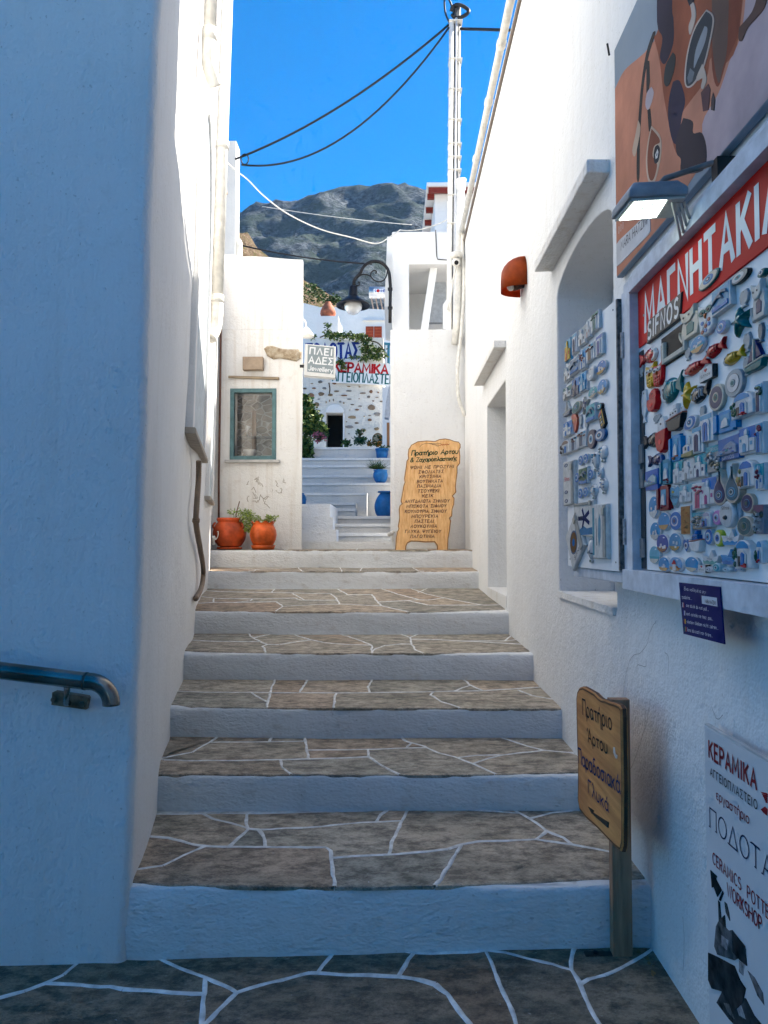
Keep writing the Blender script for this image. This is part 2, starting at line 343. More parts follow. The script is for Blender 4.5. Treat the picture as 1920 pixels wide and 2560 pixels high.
def text_bm(bm, fr, s, x, y, h, width=None, thick=0.15, gap=0.2, c=0.002, shear=0.0, align='L', serif=False, jitter=0.0):
    tot = 0; items = []
    for ch in s:
        w, ls = G.get(ch, G.get(ch.upper(), G['ι'])); items.append((tot, w, ls)); tot += w + gap
    tot -= gap; sx = (width / tot) if width else h
    if align == 'C': x -= tot*sx/2
    k = 0; rng = random.Random(len(s)*7+3)
    for off, w, ls in items:
        dy = rng.uniform(-jitter, jitter)*h
        for l in ls:
            pts = [(x + (off + px_)*sx + shear*py_*h, y + py_*h + dy) for px_, py_ in l]
            ribbon(bm, fr, pts, thick*h/2, c + k*0.00012); k = (k+1) % 9
            if serif:
                for (qx, qy) in (l[0], l[-1]):
                    if qy in (0, 1) and len(l) < 6:
                        X = x + (off+qx)*sx; Y = y + (0.02 if qy == 0 else 0.98)*h
                        ribbon(bm, fr, [(X-0.1*h, Y), (X+0.1*h, Y)], 0.028*h, c + k*0.00012 + 0.0006)
    return bm
def lettering(fr, s, x, y, h, mat, parent, **kw):
    bm = NB(); text_bm(bm, fr, s, x, y, h, **kw); return ob('lettering', bm, mat, parent)

# ---------------------------------------------------------------- paving from traced joints
def faces_from_lines(outline, lines, snap=16):
    segs = [(outline[i], outline[(i+1) % len(outline)]) for i in range(len(outline))]
    polys = [list(l) for l in lines]
    allseg = segs + [(p[i], p[i+1]) for p in polys for i in range(len(p)-1)]
    def near(q, skip):
        best = None
        for s in allseg:
            if s in skip: continue
            a, b = Vector(s[0]), Vector(s[1]); d = b-a; L2 = d.length_squared
            if L2 < 1e-9: continue
            t = max(0, min(1, (Vector(q)-a).dot(d)/L2)); c = a+d*t; dist = (Vector(q)-c).length
            if dist < snap and (best is None or dist < best[0]): best = (dist, (c.x, c.y))
        return best[1] if best else q
    for p in polys:
        own = [(p[i], p[i+1]) for i in range(len(p)-1)]
        p[0], p[-1] = near(p[0], own), near(p[-1], own)
    es = segs + [(p[i], p[i+1]) for p in polys for i in range(len(p)-1)]
    flag = [True]*len(segs) + [False]*(len(es)-len(segs))
    nodes = []
    def nid(q):
        for i, c in enumerate(nodes):
            if math.dist(q, c) < 1.6: return i
        nodes.append(tuple(q)); return len(nodes)-1
    for a, b in es: nid(a); nid(b)
    for i in range(len(es)):
        for j in range(i+1, len(es)):
            (a, b), (c, d) = es[i], es[j]; r = (b[0]-a[0], b[1]-a[1]); s = (d[0]-c[0], d[1]-c[1]); k = r[0]*s[1]-r[1]*s[0]
            if abs(k) < 1e-9: continue
            t = ((c[0]-a[0])*s[1]-(c[1]-a[1])*s[0])/k; u = ((c[0]-a[0])*r[1]-(c[1]-a[1])*r[0])/k
            if -1e-6 <= t <= 1+1e-6 and -1e-6 <= u <= 1+1e-6: nid((a[0]+r[0]*t, a[1]+r[1]*t))
    edges = {}
    for (a, b), fl in zip(es, flag):
        av, d = Vector(a), Vector(b)-Vector(a); L = d.length
        if L < 1e-6: continue
        on = []
        for i, c in enumerate(nodes):
            t = (Vector(c)-av).dot(d)/(L*L)
            if -0.001 <= t <= 1.001 or math.dist(c, a) < 1.6 or math.dist(c, b) < 1.6:
                if (av + d*max(0, min(1, t)) - Vector(c)).length < 1.7: on.append((t, i))
        on.sort()
        for (t0, i), (t1, j) in zip(on, on[1:]):
            if i != j: edges[(min(i, j), max(i, j))] = edges.get((min(i, j), max(i, j)), False) or fl
    adj = {}
    for i, j in edges: adj.setdefault(i, set()).add(j); adj.setdefault(j, set()).add(i)
    loose = []; ch = True
    while ch:
        ch = False
        for i in list(adj):
            if len(adj[i]) == 1:
                j = adj[i].pop(); adj[j].discard(i); loose.append((i, j)); del adj[i]; ch = True
            elif not adj[i]: del adj[i]
    order = {i: sorted(adj[i], key=lambda j: math.atan2(nodes[j][1]-nodes[i][1], nodes[j][0]-nodes[i][0])) for i in adj}
    seen = set(); faces = []
    for i in adj:
        for j in adj[i]:
            if (i, j) in seen: continue
            f = []; a, b = i, j
            while (a, b) not in seen:
                seen.add((a, b)); f.append(a); o = order[b]; c = o[(o.index(a)-1) % len(o)]; a, b = b, c
            pts = [nodes[k] for k in f]
            ar = area2(pts)
            if ar > 60: faces.append(pts)
    joints = [(nodes[i], nodes[j]) for (i, j), fl in edges.items() if not fl]
    return faces, joints
def wob(x, y, k=0.007): return (k*fnoise((x*9, y*9, 3.1), 1, 4), k*fnoise((x*9, y*9, 8.7), 1, 4))
def pave(parent, outline, lines, plane_p, plane_n, mat, jmat, name='flagstone', jw=0.006, snap=16, stone_top=0.0, yr=None):
    faces, joints = faces_from_lines(outline, lines, snap)
    n = Vector(plane_n).normalized()
    zf = lambda x, y: plane_p[2] - (n.x*(x-plane_p[0]) + n.y*(y-plane_p[1]))/n.z
    def W(q):
        p = hit(q[0], q[1], plane_p, n)
        if yr and not (yr[0] <= p.y <= yr[1]):
            y = min(max(p.y, yr[0]), yr[1]) if (p.y > 0 and (p-EYE).dot(ray(*q)) > 0) else yr[1]
            p = Vector((at_y(q[0], q[1], y).x, y, 0)); p.z = zf(p.x, p.y)
        return p
    rng = random.Random(int(outline[0][1]))
    for f in faces:
        pw = [W(q) for q in f]; pts = []
        for a, b in zip(pw, pw[1:]+pw[:1]):
            m = max(1, min(14, int((b-a).length/0.05)))
            for k in range(m):
                c = a.lerp(b, k/m); w = wob(c.x, c.y); pts.append((c.x+w[0], c.y+w[1]))
        if area2(pts) < 0: pts = pts[::-1]
        if abs(area2(pts)) < 0.0006: continue
        if abs(area2(pts)) > 4: continue
        dz = rng.uniform(-0.0012, 0.0008) + stone_top; tx, ty = rng.uniform(-.002, .002), rng.uniform(-.002, .002)
        cx = sum(p[0] for p in pts)/len(pts); cy = sum(p[1] for p in pts)/len(pts)
        H = lambda p, d: (p[0], p[1], zf(p[0], p[1]) + dz + tx*(p[0]-cx) + ty*(p[1]-cy) + d)
        p0 = inset2(pts, 0.0015); p1 = inset2(pts, 0.006); bm = NB()
        r = [[bm.verts.new(H(p, d)) for p in q] for q, d in ((p0, -0.014), (p0, -0.0025), (p1, 0.0))]
        for a, b in zip(r, r[1:]):
            for k in range(len(a)): bm.faces.new((a[k], a[(k+1) % len(a)], b[(k+1) % len(a)], b[k]))
        bm.faces.new(r[2]); ob(name, bm, mat, parent)
    bm = NB()
    for a, b in joints:
        A, B = W(a), W(b); L = (B-A).length; m = max(1, int(L/0.03)); prev = None
        t = (B-A).normalized(); s = Vector((-t.y, t.x, 0)).normalized()
        for k in range(m+1):
            c = A.lerp(B, k/m); w = wob(c.x, c.y); x, y = c.x+w[0], c.y+w[1]; hw = 1.12*jw*(1+0.5*fnoise((x*14, y*14, 0)))
            row = []
            for o_, d in ((-1.25, -0.004), (-0.8, 0.0018), (0, 0.003), (0.8, 0.0018), (1.25, -0.004)):
                X, Y = x+s.x*hw*o_, y+s.y*hw*o_; row.append(bm.verts.new((X, Y, zf(X, Y)+d)))
            if prev:
                for i in range(4): bm.faces.new((prev[i], prev[i+1], row[i+1], row[i]))
            prev = row
    bmesh.ops.recalc_face_normals(bm, faces=bm.faces[:])
    for f in bm.faces:
        if f.normal.z < 0: f.normal_flip()
    if len(bm.faces): ob('mortar_joint', bm, jmat, parent, smooth=True, kind='stuff')
    else: bm.free()

# ================================================================ THE SETTING
WHITE = plaster('whitewash', (0.80, 0.795, 0.78), (0.60, 0.55, 0.48), 0.22, 0.85, 0.15, 0.35)
WHITE_OLD = plaster('whitewash_worn', (0.78, 0.765, 0.735), (0.55, 0.47, 0.37), 0.45, 1.3, 0.4, 0.6)
WHITE_STEP = plaster('whitewash_step', (0.76, 0.755, 0.74), (0.50, 0.44, 0.37), 0.6, 1.2, 0.12, 0.8, (0.6, 1, 1.1))
WHITE_SIDE = plaster('whitewash_brushed', (0.79, 0.78, 0.765), (0.62, 0.58, 0.53), 0.3, 0.7, 0.2, 0.2, (1, 1, 0.8))
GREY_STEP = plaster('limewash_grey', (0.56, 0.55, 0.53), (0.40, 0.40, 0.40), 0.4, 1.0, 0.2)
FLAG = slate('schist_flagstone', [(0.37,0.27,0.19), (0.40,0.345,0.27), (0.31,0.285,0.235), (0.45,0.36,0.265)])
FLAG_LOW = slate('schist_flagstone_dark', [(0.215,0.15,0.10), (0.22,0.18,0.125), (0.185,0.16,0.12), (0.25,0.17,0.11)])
JOINT = plain('painted_mortar', (0.78, 0.76, 0.72), 0.9, 0.22, 22, 0.4)

# ground: one sheet, tilted a little like the alley floor
TILT = 0.02
bm = NB()
for i in range(2):
    pass
v = [bm.verts.new((x, y, -0.006 + TILT*max(-1.5, min(1.5, x)))) for y in (-300, -6, 2.62) for x in (-300, -1.5, 1.5, 300)]
for r_ in range(2):
    for c_ in range(3):
        a = r_*4+c_; bm.faces.new((v[a], v[a+1], v[a+5], v[a+4]))
v2 = [bm.verts.new((x, y, -0.05)) for y in (2.6, 900) for x in (-300, 300)]
bm.faces.new((v2[0], v2[1], v2[3], v2[2]))
ground = ob('ground', bm, plain('mortar_bed', (0.30, 0.28, 0.26), 0.9, 0.2, 3, 0.3), None, label='dark stone paved alley floor with white painted joints', cat='ground', kind='structure')
S = lambda o, k, l: [[(o[0]+x*k, o[1]+y*k) for x, y in q] for q in l]
z1 = S((0, 2300), .5787, [
 [(380,100),(330,190),(270,240),(195,272),(110,305),(0,335),(-260,420)], [(195,272),(350,282),(480,288),(540,298),(700,308),(875,318)],
 [(590,95),(700,175),(880,245),(960,285),(1020,315)], [(887,250),(880,330),(873,449),(862,900)], [(1020,315),(890,449),(700,660),(862,900)],
 [(1020,315),(1130,280),(1260,250),(1340,230),(1380,230)], [(1470,85),(1420,170),(1375,230)], [(0,600),(400,640),(868,640)]])
z2 = S((800, 2300), .5787, [
 [(-7,230),(340,243),(440,258),(500,275),(550,320),(600,385),(645,449),(900,900)], [(210,75),(290,122),(390,143),(480,145),(720,133)],
 [(395,75),(450,112),(520,130),(575,138)], [(405,145),(370,195),(340,243)], [(695,60),(715,130),(745,205),(800,330),(850,449),(1100,900)],
 [(720,133),(800,142),(900,168),(1010,190),(1090,220)], [(1110,50),(1092,150),(1090,215),(1115,260),(1140,330),(1200,449),(1450,900)],
 [(1125,275),(1160,258),(1230,238),(1310,200),(1400,145),(1490,100)]])
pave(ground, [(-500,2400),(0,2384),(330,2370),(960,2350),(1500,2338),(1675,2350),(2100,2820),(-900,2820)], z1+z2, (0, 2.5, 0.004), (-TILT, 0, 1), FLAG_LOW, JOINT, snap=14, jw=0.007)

# stairs: risers at Y, tops from the photograph
RY = [2.563, 3.275, 3.889, 4.674, 5.644, 7.6, 8.2]
NOSE = [2214, 1937, 1770, 1633, 1529, 1428, 1375]; BACK = [2027, 1845, 1700, 1585, 1471, 1419, None]
ZT = [at_y(960, NOSE[k], RY[k]).z for k in range(7)]
ZB = [0.0] + [at_y(960, BACK[k], RY[k+1]).z for k in range(6)]
XL = lambda y, z=0: -0.861 - 0.199*(y-2.563) + 0.025*z
stairs = thing('alley_stairs', (0, 2.56, 0), 'wide alley stairs with white risers and brown flagstone treads', 'stairs', kind='structure')
def riser(k, y, z0, z1, xa, xb, mat, parent, skew=0.0, name='riser'):
    bm = NB(); nx = 60; rows = [(0.012, z0-0.1), (0.004, z0+0.02), (0, z0+(z1-z0)*0.35), (0, z0+(z1-z0)*0.7), (0.001, z1-0.016), (0.006, z1-0.007), (0.018, z1-0.0045), (0.09, z1-0.006)]
    grid = []
    for dy, z in rows:
        row = []
        for i in range(nx+1):
            x = xa+(xb-xa)*i/nx; n_ = fnoise((x*3, y, z*4), 1, 4); e = fnoise((x*16, y, 1), 1, 3)
            top = 1 if z > z1-0.03 else 0
            row.append(bm.verts.new((x, y + skew*x + dy + 0.012*n_ + top*0.005*e, z + top*(0.004*e + 0.003*n_))))
        grid.append(row)
    for a, b in zip(grid, grid[1:]):
        for i in range(nx): bm.faces.new((a[i], a[i+1], b[i+1], b[i]))
    return ob(name, bm, mat, parent, smooth=True)
TREADS = []
for k in range(7):
    xa = XL(RY[k])-0.12; xb = 0.95
    riser(k, RY[k], ZB[k], ZT[k], xa, xb, WHITE_STEP, stairs, skew=0.02 if k == 0 else 0)
    y1 = RY[k+1] if k < 6 else 9.15; zb = ZB[k+1] if k < 6 else ZT[6]+0.004
    sl = (zb-ZT[k])/(y1-RY[k]); bm = NB()
    p = [(xa-0.1, RY[k]+0.03), (xb, RY[k]+0.03), (xb, y1+0.06), (XL(y1)-0.3, y1+0.06)]
    vs_ = [bm.verts.new((x, y, ZT[k]+sl*(y-RY[k])-0.006)) for x, y in p]; bm.faces.new(vs_)
    tr = ob('tread', bm, JOINT, stairs); TREADS.append((tr, (0, RY[k], ZT[k]), (0, -sl, 1), (RY[k]+(0.002 if k else -0.02), y1+0.02)))
T1 = S((320,2000), .3978, [[(120,228),(250,240),(330,258),(400,275),(500,290),(620,297),(1000,297),(1240,297),(1275,320),(1285,400),(1297,560)], [(50,448),(220,412),(350,350),(490,287)],
 [(465,65),(540,122),(640,145),(760,178)], [(745,65),(745,150),(760,178),(700,235),(630,297)], [(760,178),(830,184),(1100,176),(1280,160),(1460,146)], [(820,184),(855,235),(870,297)], [(1285,362),(1450,352)]])
T2 = S((900,1980), .4581, [[(0,168),(120,162),(225,158)], [(150,100),(110,125),(90,162)], [(258,85),(225,158),(190,240),(150,340)], [(0,350),(150,340),(350,325),(480,312),(550,288),(650,270),(960,258),(1020,212)],
 [(550,290),(500,380),(440,470),(400,530)], [(960,258),(1160,288),(1330,318),(1450,340),(1560,372)], [(590,80),(700,102),(870,116)], [(840,62),(870,116),(930,145),(1020,212),(1110,248),(1165,290)], [(930,145),(1050,115),(1195,93),(1330,95)], [(1115,50),(1195,93)]])
join = [[(898,2058),(902,2057)]]
def hook(l1, l2): return l1 + l2
tr = TREADS[0]; T1[4][-1] = T2[0][0]; T1[6][-1] = T2[3][0]
pave(tr[0], [(322,2205),(420,2213),(833,2217),(1100,2213),(1350,2203),(1500,2197),(1660,2193),(1575,1998),(1450,2010),(960,2026),(640,2034),(385,2036)], T1+T2, tr[1], tr[2], FLAG, JOINT, yr=tr[3], jw=0.0065)
Q1 = lambda l: S((360,1660), .3376, l); Q2 = lambda l: S((880,1660), .3617, l)
s2 = Q1([[(90,684),(160,690),(350,655),(480,585),(545,530)], [(90,690),(150,710),(400,717),(700,714),(1220,704),(1540,694)], [(490,586),(900,578),(1195,573)], [(940,530),(925,578)], [(1192,530),(1205,630),(1220,704)], [(1210,636),(1540,636)], [(1005,712),(1030,770),(1090,860)]]) \
   + Q2([[(0,648),(118,645)], [(0,592),(110,590),(370,583),(520,583)], [(108,590),(115,640),(200,700),(330,785)], [(345,495),(380,535),(500,570),(600,615),(720,645),(820,685),(1000,780)], [(415,545),(375,583)], [(735,645),(860,632),(1040,630),(1330,598)], [(1025,495),(1170,555),(1330,598),(1500,612),(1600,605)], [(1040,630),(940,655),(830,688)], [(1480,612),(1600,660)]])
s2[1][-1] = (880, 1894); s2[7][0] = (880, 1894); s2[5][-1] = (880, 1874.5); s2[8][0] = (880, 1874.5)
tr = TREADS[1]
pave(tr[0], [(372,1938),(480,1940),(833,1939),(1100,1939),(1300,1934),(1490,1929),(1430,1842),(1100,1844),(830,1846),(600,1843),(408,1832)], s2, tr[1], tr[2], FLAG, JOINT, yr=tr[3])
s3 = Q1([[(190,175),(260,202),(450,210),(1540,214)], [(968,100),(940,190),(905,335)], [(790,212),(850,250),(905,280)], [(1208,105),(1150,212)], [(1420,214),(1405,345)]]) \
   + Q2([[(0,200),(540,193),(900,184),(1300,178)], [(138,105),(115,160),(122,200)], [(560,193),(545,215),(620,262),(750,325)], [(770,95),(820,148),(905,184)], [(820,148),(760,165),(705,190)], [(1145,182),(1250,220),(1390,252)]])
s3[0][-1] = (880, 1732.3); s3[5][0] = (880, 1732.3)
tr = TREADS[2]
pave(tr[0], [(412,1759),(480,1767),(833,1773),(1100,1774),(1405,1771),(1335,1692),(1100,1699),(700,1700),(520,1697),(432,1688)], s3, tr[1], tr[2], FLAG, JOINT, yr=tr[3])
R1 = lambda l: S((440,1360), .2652, l); R2 = lambda l: S((840,1360), .3014, l)
s4 = R1([[(45,872),(120,905),(350,918),(800,922)], [(680,830),(720,885),(860,948),(820,965),(850,1020)], [(720,882),(890,840)], [(860,948),(970,950),(1150,920),(1280,905)], [(1105,830),(1260,900),(1400,930),(1508,936)]]) \
   + R2([[(0,830),(120,835),(295,840)], [(45,735),(200,800),(295,840),(300,925)], [(300,890),(330,870),(400,845),(540,830),(625,832)], [(540,735),(615,775),(625,830),(660,880),(730,945)], [(680,735),(615,775)], [(618,790),(850,795),(1050,805),(1400,805),(1500,800)], [(1050,805),(1180,812),(1540,842)], [(1450,760),(1400,805)]])
s4[4][-1] = (840, 1609.5); s4[5][0] = (840, 1609.5)
tr = TREADS[3]
pave(tr[0], [(440,1624),(500,1628),(833,1636),(1080,1637),(1325,1627),(1275,1582),(1080,1586),(700,1586),(560,1582),(462,1574)], s4, tr[1], tr[2], FLAG, JOINT, yr=tr[3], snap=12)
s5 = R1([[(165,458),(230,495),(400,515),(720,518),(1120,510),(1180,530),(1508,538)], [(140,530),(210,560),(350,550),(540,552),(700,535),(725,518)], [(350,550),(360,515)], [(540,550),(950,545),(1010,590),(935,660)], [(1010,590),(1330,573),(1508,571)], [(1090,462),(1215,532)], [(1460,470),(1510,510),(1545,568)], [(215,438),(420,450),(880,458),(1090,462),(1460,470),(1508,480)], [(930,400),(900,458)]]) \
   + R2([[(0,492),(40,500),(380,518)], [(300,420),(340,475),(385,518),(600,585)], [(10,355),(65,400),(100,422),(240,420),(300,420)], [(380,350),(510,415),(690,462),(760,466)], [(345,482),(580,470),(760,466),(900,450)], [(600,470),(770,508),(1400,508)], [(620,395),(750,415),(950,458),(1220,508)], [(760,350),(680,405)]])
s5[4][-1] = s5[9][0] = (840, 1511.0)
tr = TREADS[4]
pave(tr[0], [(465,1523),(520,1527),(833,1533),(1080,1532),(1275,1522),(1204,1467),(1000,1472),(640,1473),(500,1464)], s5, tr[1], tr[2], FLAG, JOINT, yr=tr[3], snap=9, jw=0.006)
tr = TREADS[5]
pave(tr[0], [(505,1427),(833,1430),(1080,1429),(1200,1427),(1190,1416),(900,1420),(505,1413)], [[(560,1410),(640,1424),(620,1440)], [(745,1414),(760,1436)], [(850,1415),(857,1437)], [(905,1415),(900,1435)], [(640,1424),(745,1421)], [(1020,1412),(1060,1436)]], tr[1], tr[2], FLAG, JOINT, yr=tr[3], snap=6, jw=0.005)
tr = TREADS[6]
pave(tr[0], [(505,1374.5),(833,1376),(1185,1376.5),(1180,1371),(505,1371)], [[(700,1366),(720,1380)], [(900,1366),(890,1380)], [(1050,1366),(1070,1380)]], tr[1], tr[2], FLAG, JOINT, yr=tr[3], snap=4, jw=0.004)

# ---------------------------------------------------------------- house on the left of the alley
lh = thing('whitewashed_house', (-2.2, 5.6, 0), 'tall whitewashed house with shaded blue-white corner beside the stairs', 'house')
bm = NB(); plan = [(-6.0, 2.44), (-4.5, 2.46), (-3.2, 2.49)]
x = -3.0
while x < -0.94: plan.append((x, 2.54 + (x+0.9)*0.02)); x += 0.12
cxy = (-0.861-0.03, 2.535+0.03)
for a in range(-90, 1, 18): plan.append((cxy[0]+0.03*math.cos(R(a)), cxy[1]+0.03*math.sin(R(a))))
y = 2.63
while y < 8.76: plan.append((XL(y), y)); y += 0.12
plan += [(XL(8.9), 8.9), (-2.4, 8.9)]
zs = [-0.1 + 0.15*i for i in range(56)]; grid = []
for z in zs:
    row = []
    for (x, y) in plan:
        n_ = fnoise((x*1.1, y*1.1, z*0.8), 1, 3)*0.018 + fnoise((x*5, y*5, z*4), 1, 3)*0.004
        row.append(bm.verts.new((x + 0.025*z + n_, y - 0.004*z + n_*0.6, z)))
    grid.append(row)
for a, b in zip(grid, grid[1:]):
    for i in range(len(plan)-1): bm.faces.new((a[i], a[i+1], b[i+1], b[i]))
ob('wall', bm, WHITE_SIDE, lh, smooth=True)
bm = NB(); tp = [(-6, 2.5), (-0.75, 2.6), (-1.9, 8.9), (-6, 8.9)]
prism(bm, [(x, y, 8.1) for x, y in tp], (0, 0, 0.1)); ob('roof', bm, WHITE, lh)
# plane of the side wall, for things fixed to it
LW = Frame((XL(2.563), 2.563, 0), (-0.199, 1, 0), (0.025, 0, 1))
if LW.n.x < 0: LW = Frame(LW.o, -LW.u, LW.v)
def lw(y, z): # (a,b) on the side wall
    q = Vector((XL(y, z), y, z)) - LW.o; return (q.dot(LW.u), q.dot(LW.v))
def arch_out(y0, y1, z0, zs_, rise, n=16):
    c = (y0+y1)/2; r_ = (y1-y0)/2
    return [(y0, z0)] + [(c - r_*math.cos(math.pi*i/n), zs_ + rise*math.sin(math.pi*i/n)) for i in range(n+1)] + [(y1, z0)]
def left_window(y0, y1, z0, zs_, rise, wdt, proud):
    outer = [lw(a, b) for a, b in arch_out(y0, y1, z0, zs_, rise)]; inner = [lw(a, b) for a, b in arch_out(y0+wdt, y1-wdt, z0, zs_, rise-wdt)]
    bm = NB(); k = len(outer)
    lo = [bm.verts.new(LW.p(a, b, -0.02)) for a, b in outer]; ho = [bm.verts.new(LW.p(a, b, proud)) for a, b in outer]
    hi = [bm.verts.new(LW.p(a, b, proud)) for a, b in inner]; li = [bm.verts.new(LW.p(a, b, -0.02)) for a, b in inner]
    for i in range(k-1):
        for A, B in ((lo, ho), (ho, hi), (hi, li)): bm.faces.new((A[i], A[i+1], B[i+1], B[i]))
    bm.faces.new((lo[0], ho[0], hi[0], li[0])); bm.faces.new((lo[-1], ho[-1], hi[-1], li[-1]))
    bmesh.ops.recalc_face_normals(bm, faces=bm.faces[:])
    w = ob('window', bm, WHITE_SIDE, lh, bevel=0.008)
    bm = plate(NB(), LW, inner, -0.02, 0.014, 0.0); ob('shutter', bm, plain('recess_shade_panel', (0.50, 0.55, 0.58), 0.6), w)  # not a shutter: flat panel coloured as the window recess in shade
    a0, b0 = lw(y0-0.04, z0); a1, b1 = lw(y1+0.04, z0)
    bm = plate(NB(), LW, rect(min(a0, a1), b0-0.035, max(a0, a1), b0), -0.02, proud+0.018, 0.008); ob('sill', bm, plain('weathered_sill', (0.42, 0.37, 0.31), 0.9), w)
    return w
left_window(4.3, 5.85, 1.99, 3.3, 0.98, 0.11, 0.032)
left_window(6.75, 7.7, 1.75, 3.0, 0.5, 0.1, 0.03)

# ---------------------------------------------------------------- house on the right of the alley
RX = 0.845
rh = thing('whitewashed_house', (2.4, 4.0, 0), 'long whitewashed house with deep door and arched window, magnet stall on its wall', 'house')
body = box(NB(), RX, 4.5, -9.0, 9.0, -0.1, 5.02)
cutter = NB(); box(cutter, RX-0.2, RX+0.34, 5.74, 6.88, 0.93, 2.56)
body = cut(body, cutter)
aw = arch_out(2.93, 3.93, 1.09, 2.60, 0.115, 12)
cutter = prism(NB(), [(RX-0.2, y, z) for y, z in aw], (0.52, 0, 0)); body = cut(body, cutter)
ob('wall', body, WHITE, rh, bevel=0.012)
ob('upper_storey', box(NB(), RX+0.003, 4.5, -9.0, 4.0, 5.02, 11.0), WHITE, rh, bevel=0.02)
ob('sky_blocker_wing', box(NB(), -9.5, -0.55, -9.0, -5.2, -0.1, 3.3), plain('blocker_dark_stone', (0.26, 0.245, 0.23), 0.9, 0.3, 6, 0.5, dist=0.02), rh, bevel=0.02)  # unseen block added behind the camera to cut sky light on near walls
ob('rear_passage_roof', box(NB(), -0.548, RX-0.002, -9.0, -6.5, 2.6, 5.0), WHITE, rh)
def hood(y0, y1, z):
    bm = NB(); prism(bm, [(RX+0.02, y0, z), (RX-0.092, y0-0.01, z-0.004), (RX-0.092, y1, z-0.004), (RX+0.02, y1, z)], (0, 0, 0.055)); return ob('hood', bm, WHITE_OLD, rh, bevel=0.008)
hood(5.70, 7.12, 2.80); hood(2.95, 4.05, 2.785)
bm = NB(); box(bm, RX+0.30, RX+0.338, 5.745, 6.875, 0.932, 2.558); d_ = ob('door', bm, plain('door_paint', (0.62, 0.63, 0.64), 0.5), rh)
for i in range(4): box_ = box(NB(), RX+0.292, RX+0.3, 5.80+i*0.27, 6.02+i*0.27, 1.0, 2.5); ob('panel', box_, plain('door_paint', (0.62, 0.63, 0.64), 0.5), d_, bevel=0.004)
bm = NB(); box(bm, RX-0.004, RX+0.3, 5.742, 6.878, 0.86, 0.945); ob('doorstep', bm, WHITE_OLD, rh, bevel=0.006)
bm = NB(); prism(bm, [(RX+0.28, y, z) for y, z in arch_out(2.94, 3.92, 1.095, 2.6, 0.11)], (0.03, 0, 0)); w_ = ob('window', bm, plain('window_board', (0.66, 0.67, 0.68), 0.6), rh)
bm = NB(); tube(bm, [(RX+0.262, 3.43, 1.1), (RX+0.262, 3.43, 2.68)], 0.012, 6); ob('bar', bm, plain('white_iron', (0.7, 0.7, 0.7), 0.5), w_)
bm = NB(); box(bm, RX-0.012, RX+0.27, 2.935, 3.925, 1.07, 1.1); ob('sill', bm, WHITE_OLD, rh, bevel=0.008)
# roof edge: gutter pipe with joints
g = NB(); tube(g, [(RX-0.045, 4.6, 5.02), (RX-0.045, 8.98, 4.96)], 0.029, 12); gp = ob('gutter_pipe', g, plain('cream_pvc', (0.78, 0.75, 0.68), 0.45), rh, smooth=True)
for y in (5.5, 6.25, 7.2, 8.1):
    b_ = NB(); tube(b_, [(RX-0.045, y, 5.008), (RX-0.045, y+0.06, 5.007)], 0.036, 12); ob('coupling', b_, plain('cream_pvc', (0.78, 0.75, 0.68), 0.45), gp)
b_ = NB(); tube(b_, [(RX-0.012, 4.6, 4.90), (RX-0.012, 8.98, 4.86)], 0.012, 6); ob('cable', b_, plain('brown_cable', (0.22, 0.18, 0.15), 0.6), rh)

CRACK = plain('hairline_crack', (0.30, 0.29, 0.28), 0.9)
WR = Frame((RX, 2.0, 1.0), (0, -1, 0), (0, 0, 1)); rng = random.Random(21)
for l in ([(500,290),(470,340),(455,400),(425,440),(385,462),(365,500),(345,600),(340,665)], [(450,480),(448,510),(412,500),(408,540)], [(465,700),(455,760),(430,850),(400,940),(372,1010)], [(625,1700),(632,1800),(628,1960)], [(540,440),(560,470),(555,540)], [(765,700),(790,760),(820,740)]):
    pts = [WR.px(1380+x*.5243, 1400+y*.5243) for x, y in l]; q = [tuple(p.xy) for p in smoothline([(a, b, 0) for a, b in pts], 4)]; q = [(a+rng.uniform(-.002, .002), b+rng.uniform(-.002, .002)) for a, b in q]
    bm = NB(); ribbon(bm, WR, q, 0.0009, 0.0016); ob('plaster_crack', bm, CRACK, rh)

# ================================================================ the upper end of the alley
WHITE_FAR = plain('far_whitewash', (0.76, 0.745, 0.715), 0.9, 0.04, 1.5, 0.4, bscale=9, dist=0.02)
CREAM = plain('cream_pvc', (0.78, 0.75, 0.68), 0.45)
BLACK = plain('black_cable', (0.02, 0.02, 0.022), 0.5)
IRON = plain('black_iron', (0.015, 0.015, 0.017), 0.4)
TERRA = plain('terracotta_glazed', (0.50, 0.075, 0.018), 0.38, 0.35, 9, 0.4, coat=0.06, dist=0.004)
TERRA_MATT = plain('terracotta_matt', (0.42, 0.13, 0.065), 0.7, 0.2, 12)
BLUEPOT = plain('blue_painted_pot', (0.02, 0.14, 0.36), 0.4, 0.2, 10)
GRN = [plain('leaf_green', (0.07, 0.13, 0.03), 0.5, 0.3, 30, 0), plain('leaf_dark', (0.035, 0.075, 0.02), 0.5, 0.3, 30, 0), plain('leaf_yellow', (0.20, 0.24, 0.05), 0.5, 0.3, 30, 0)]
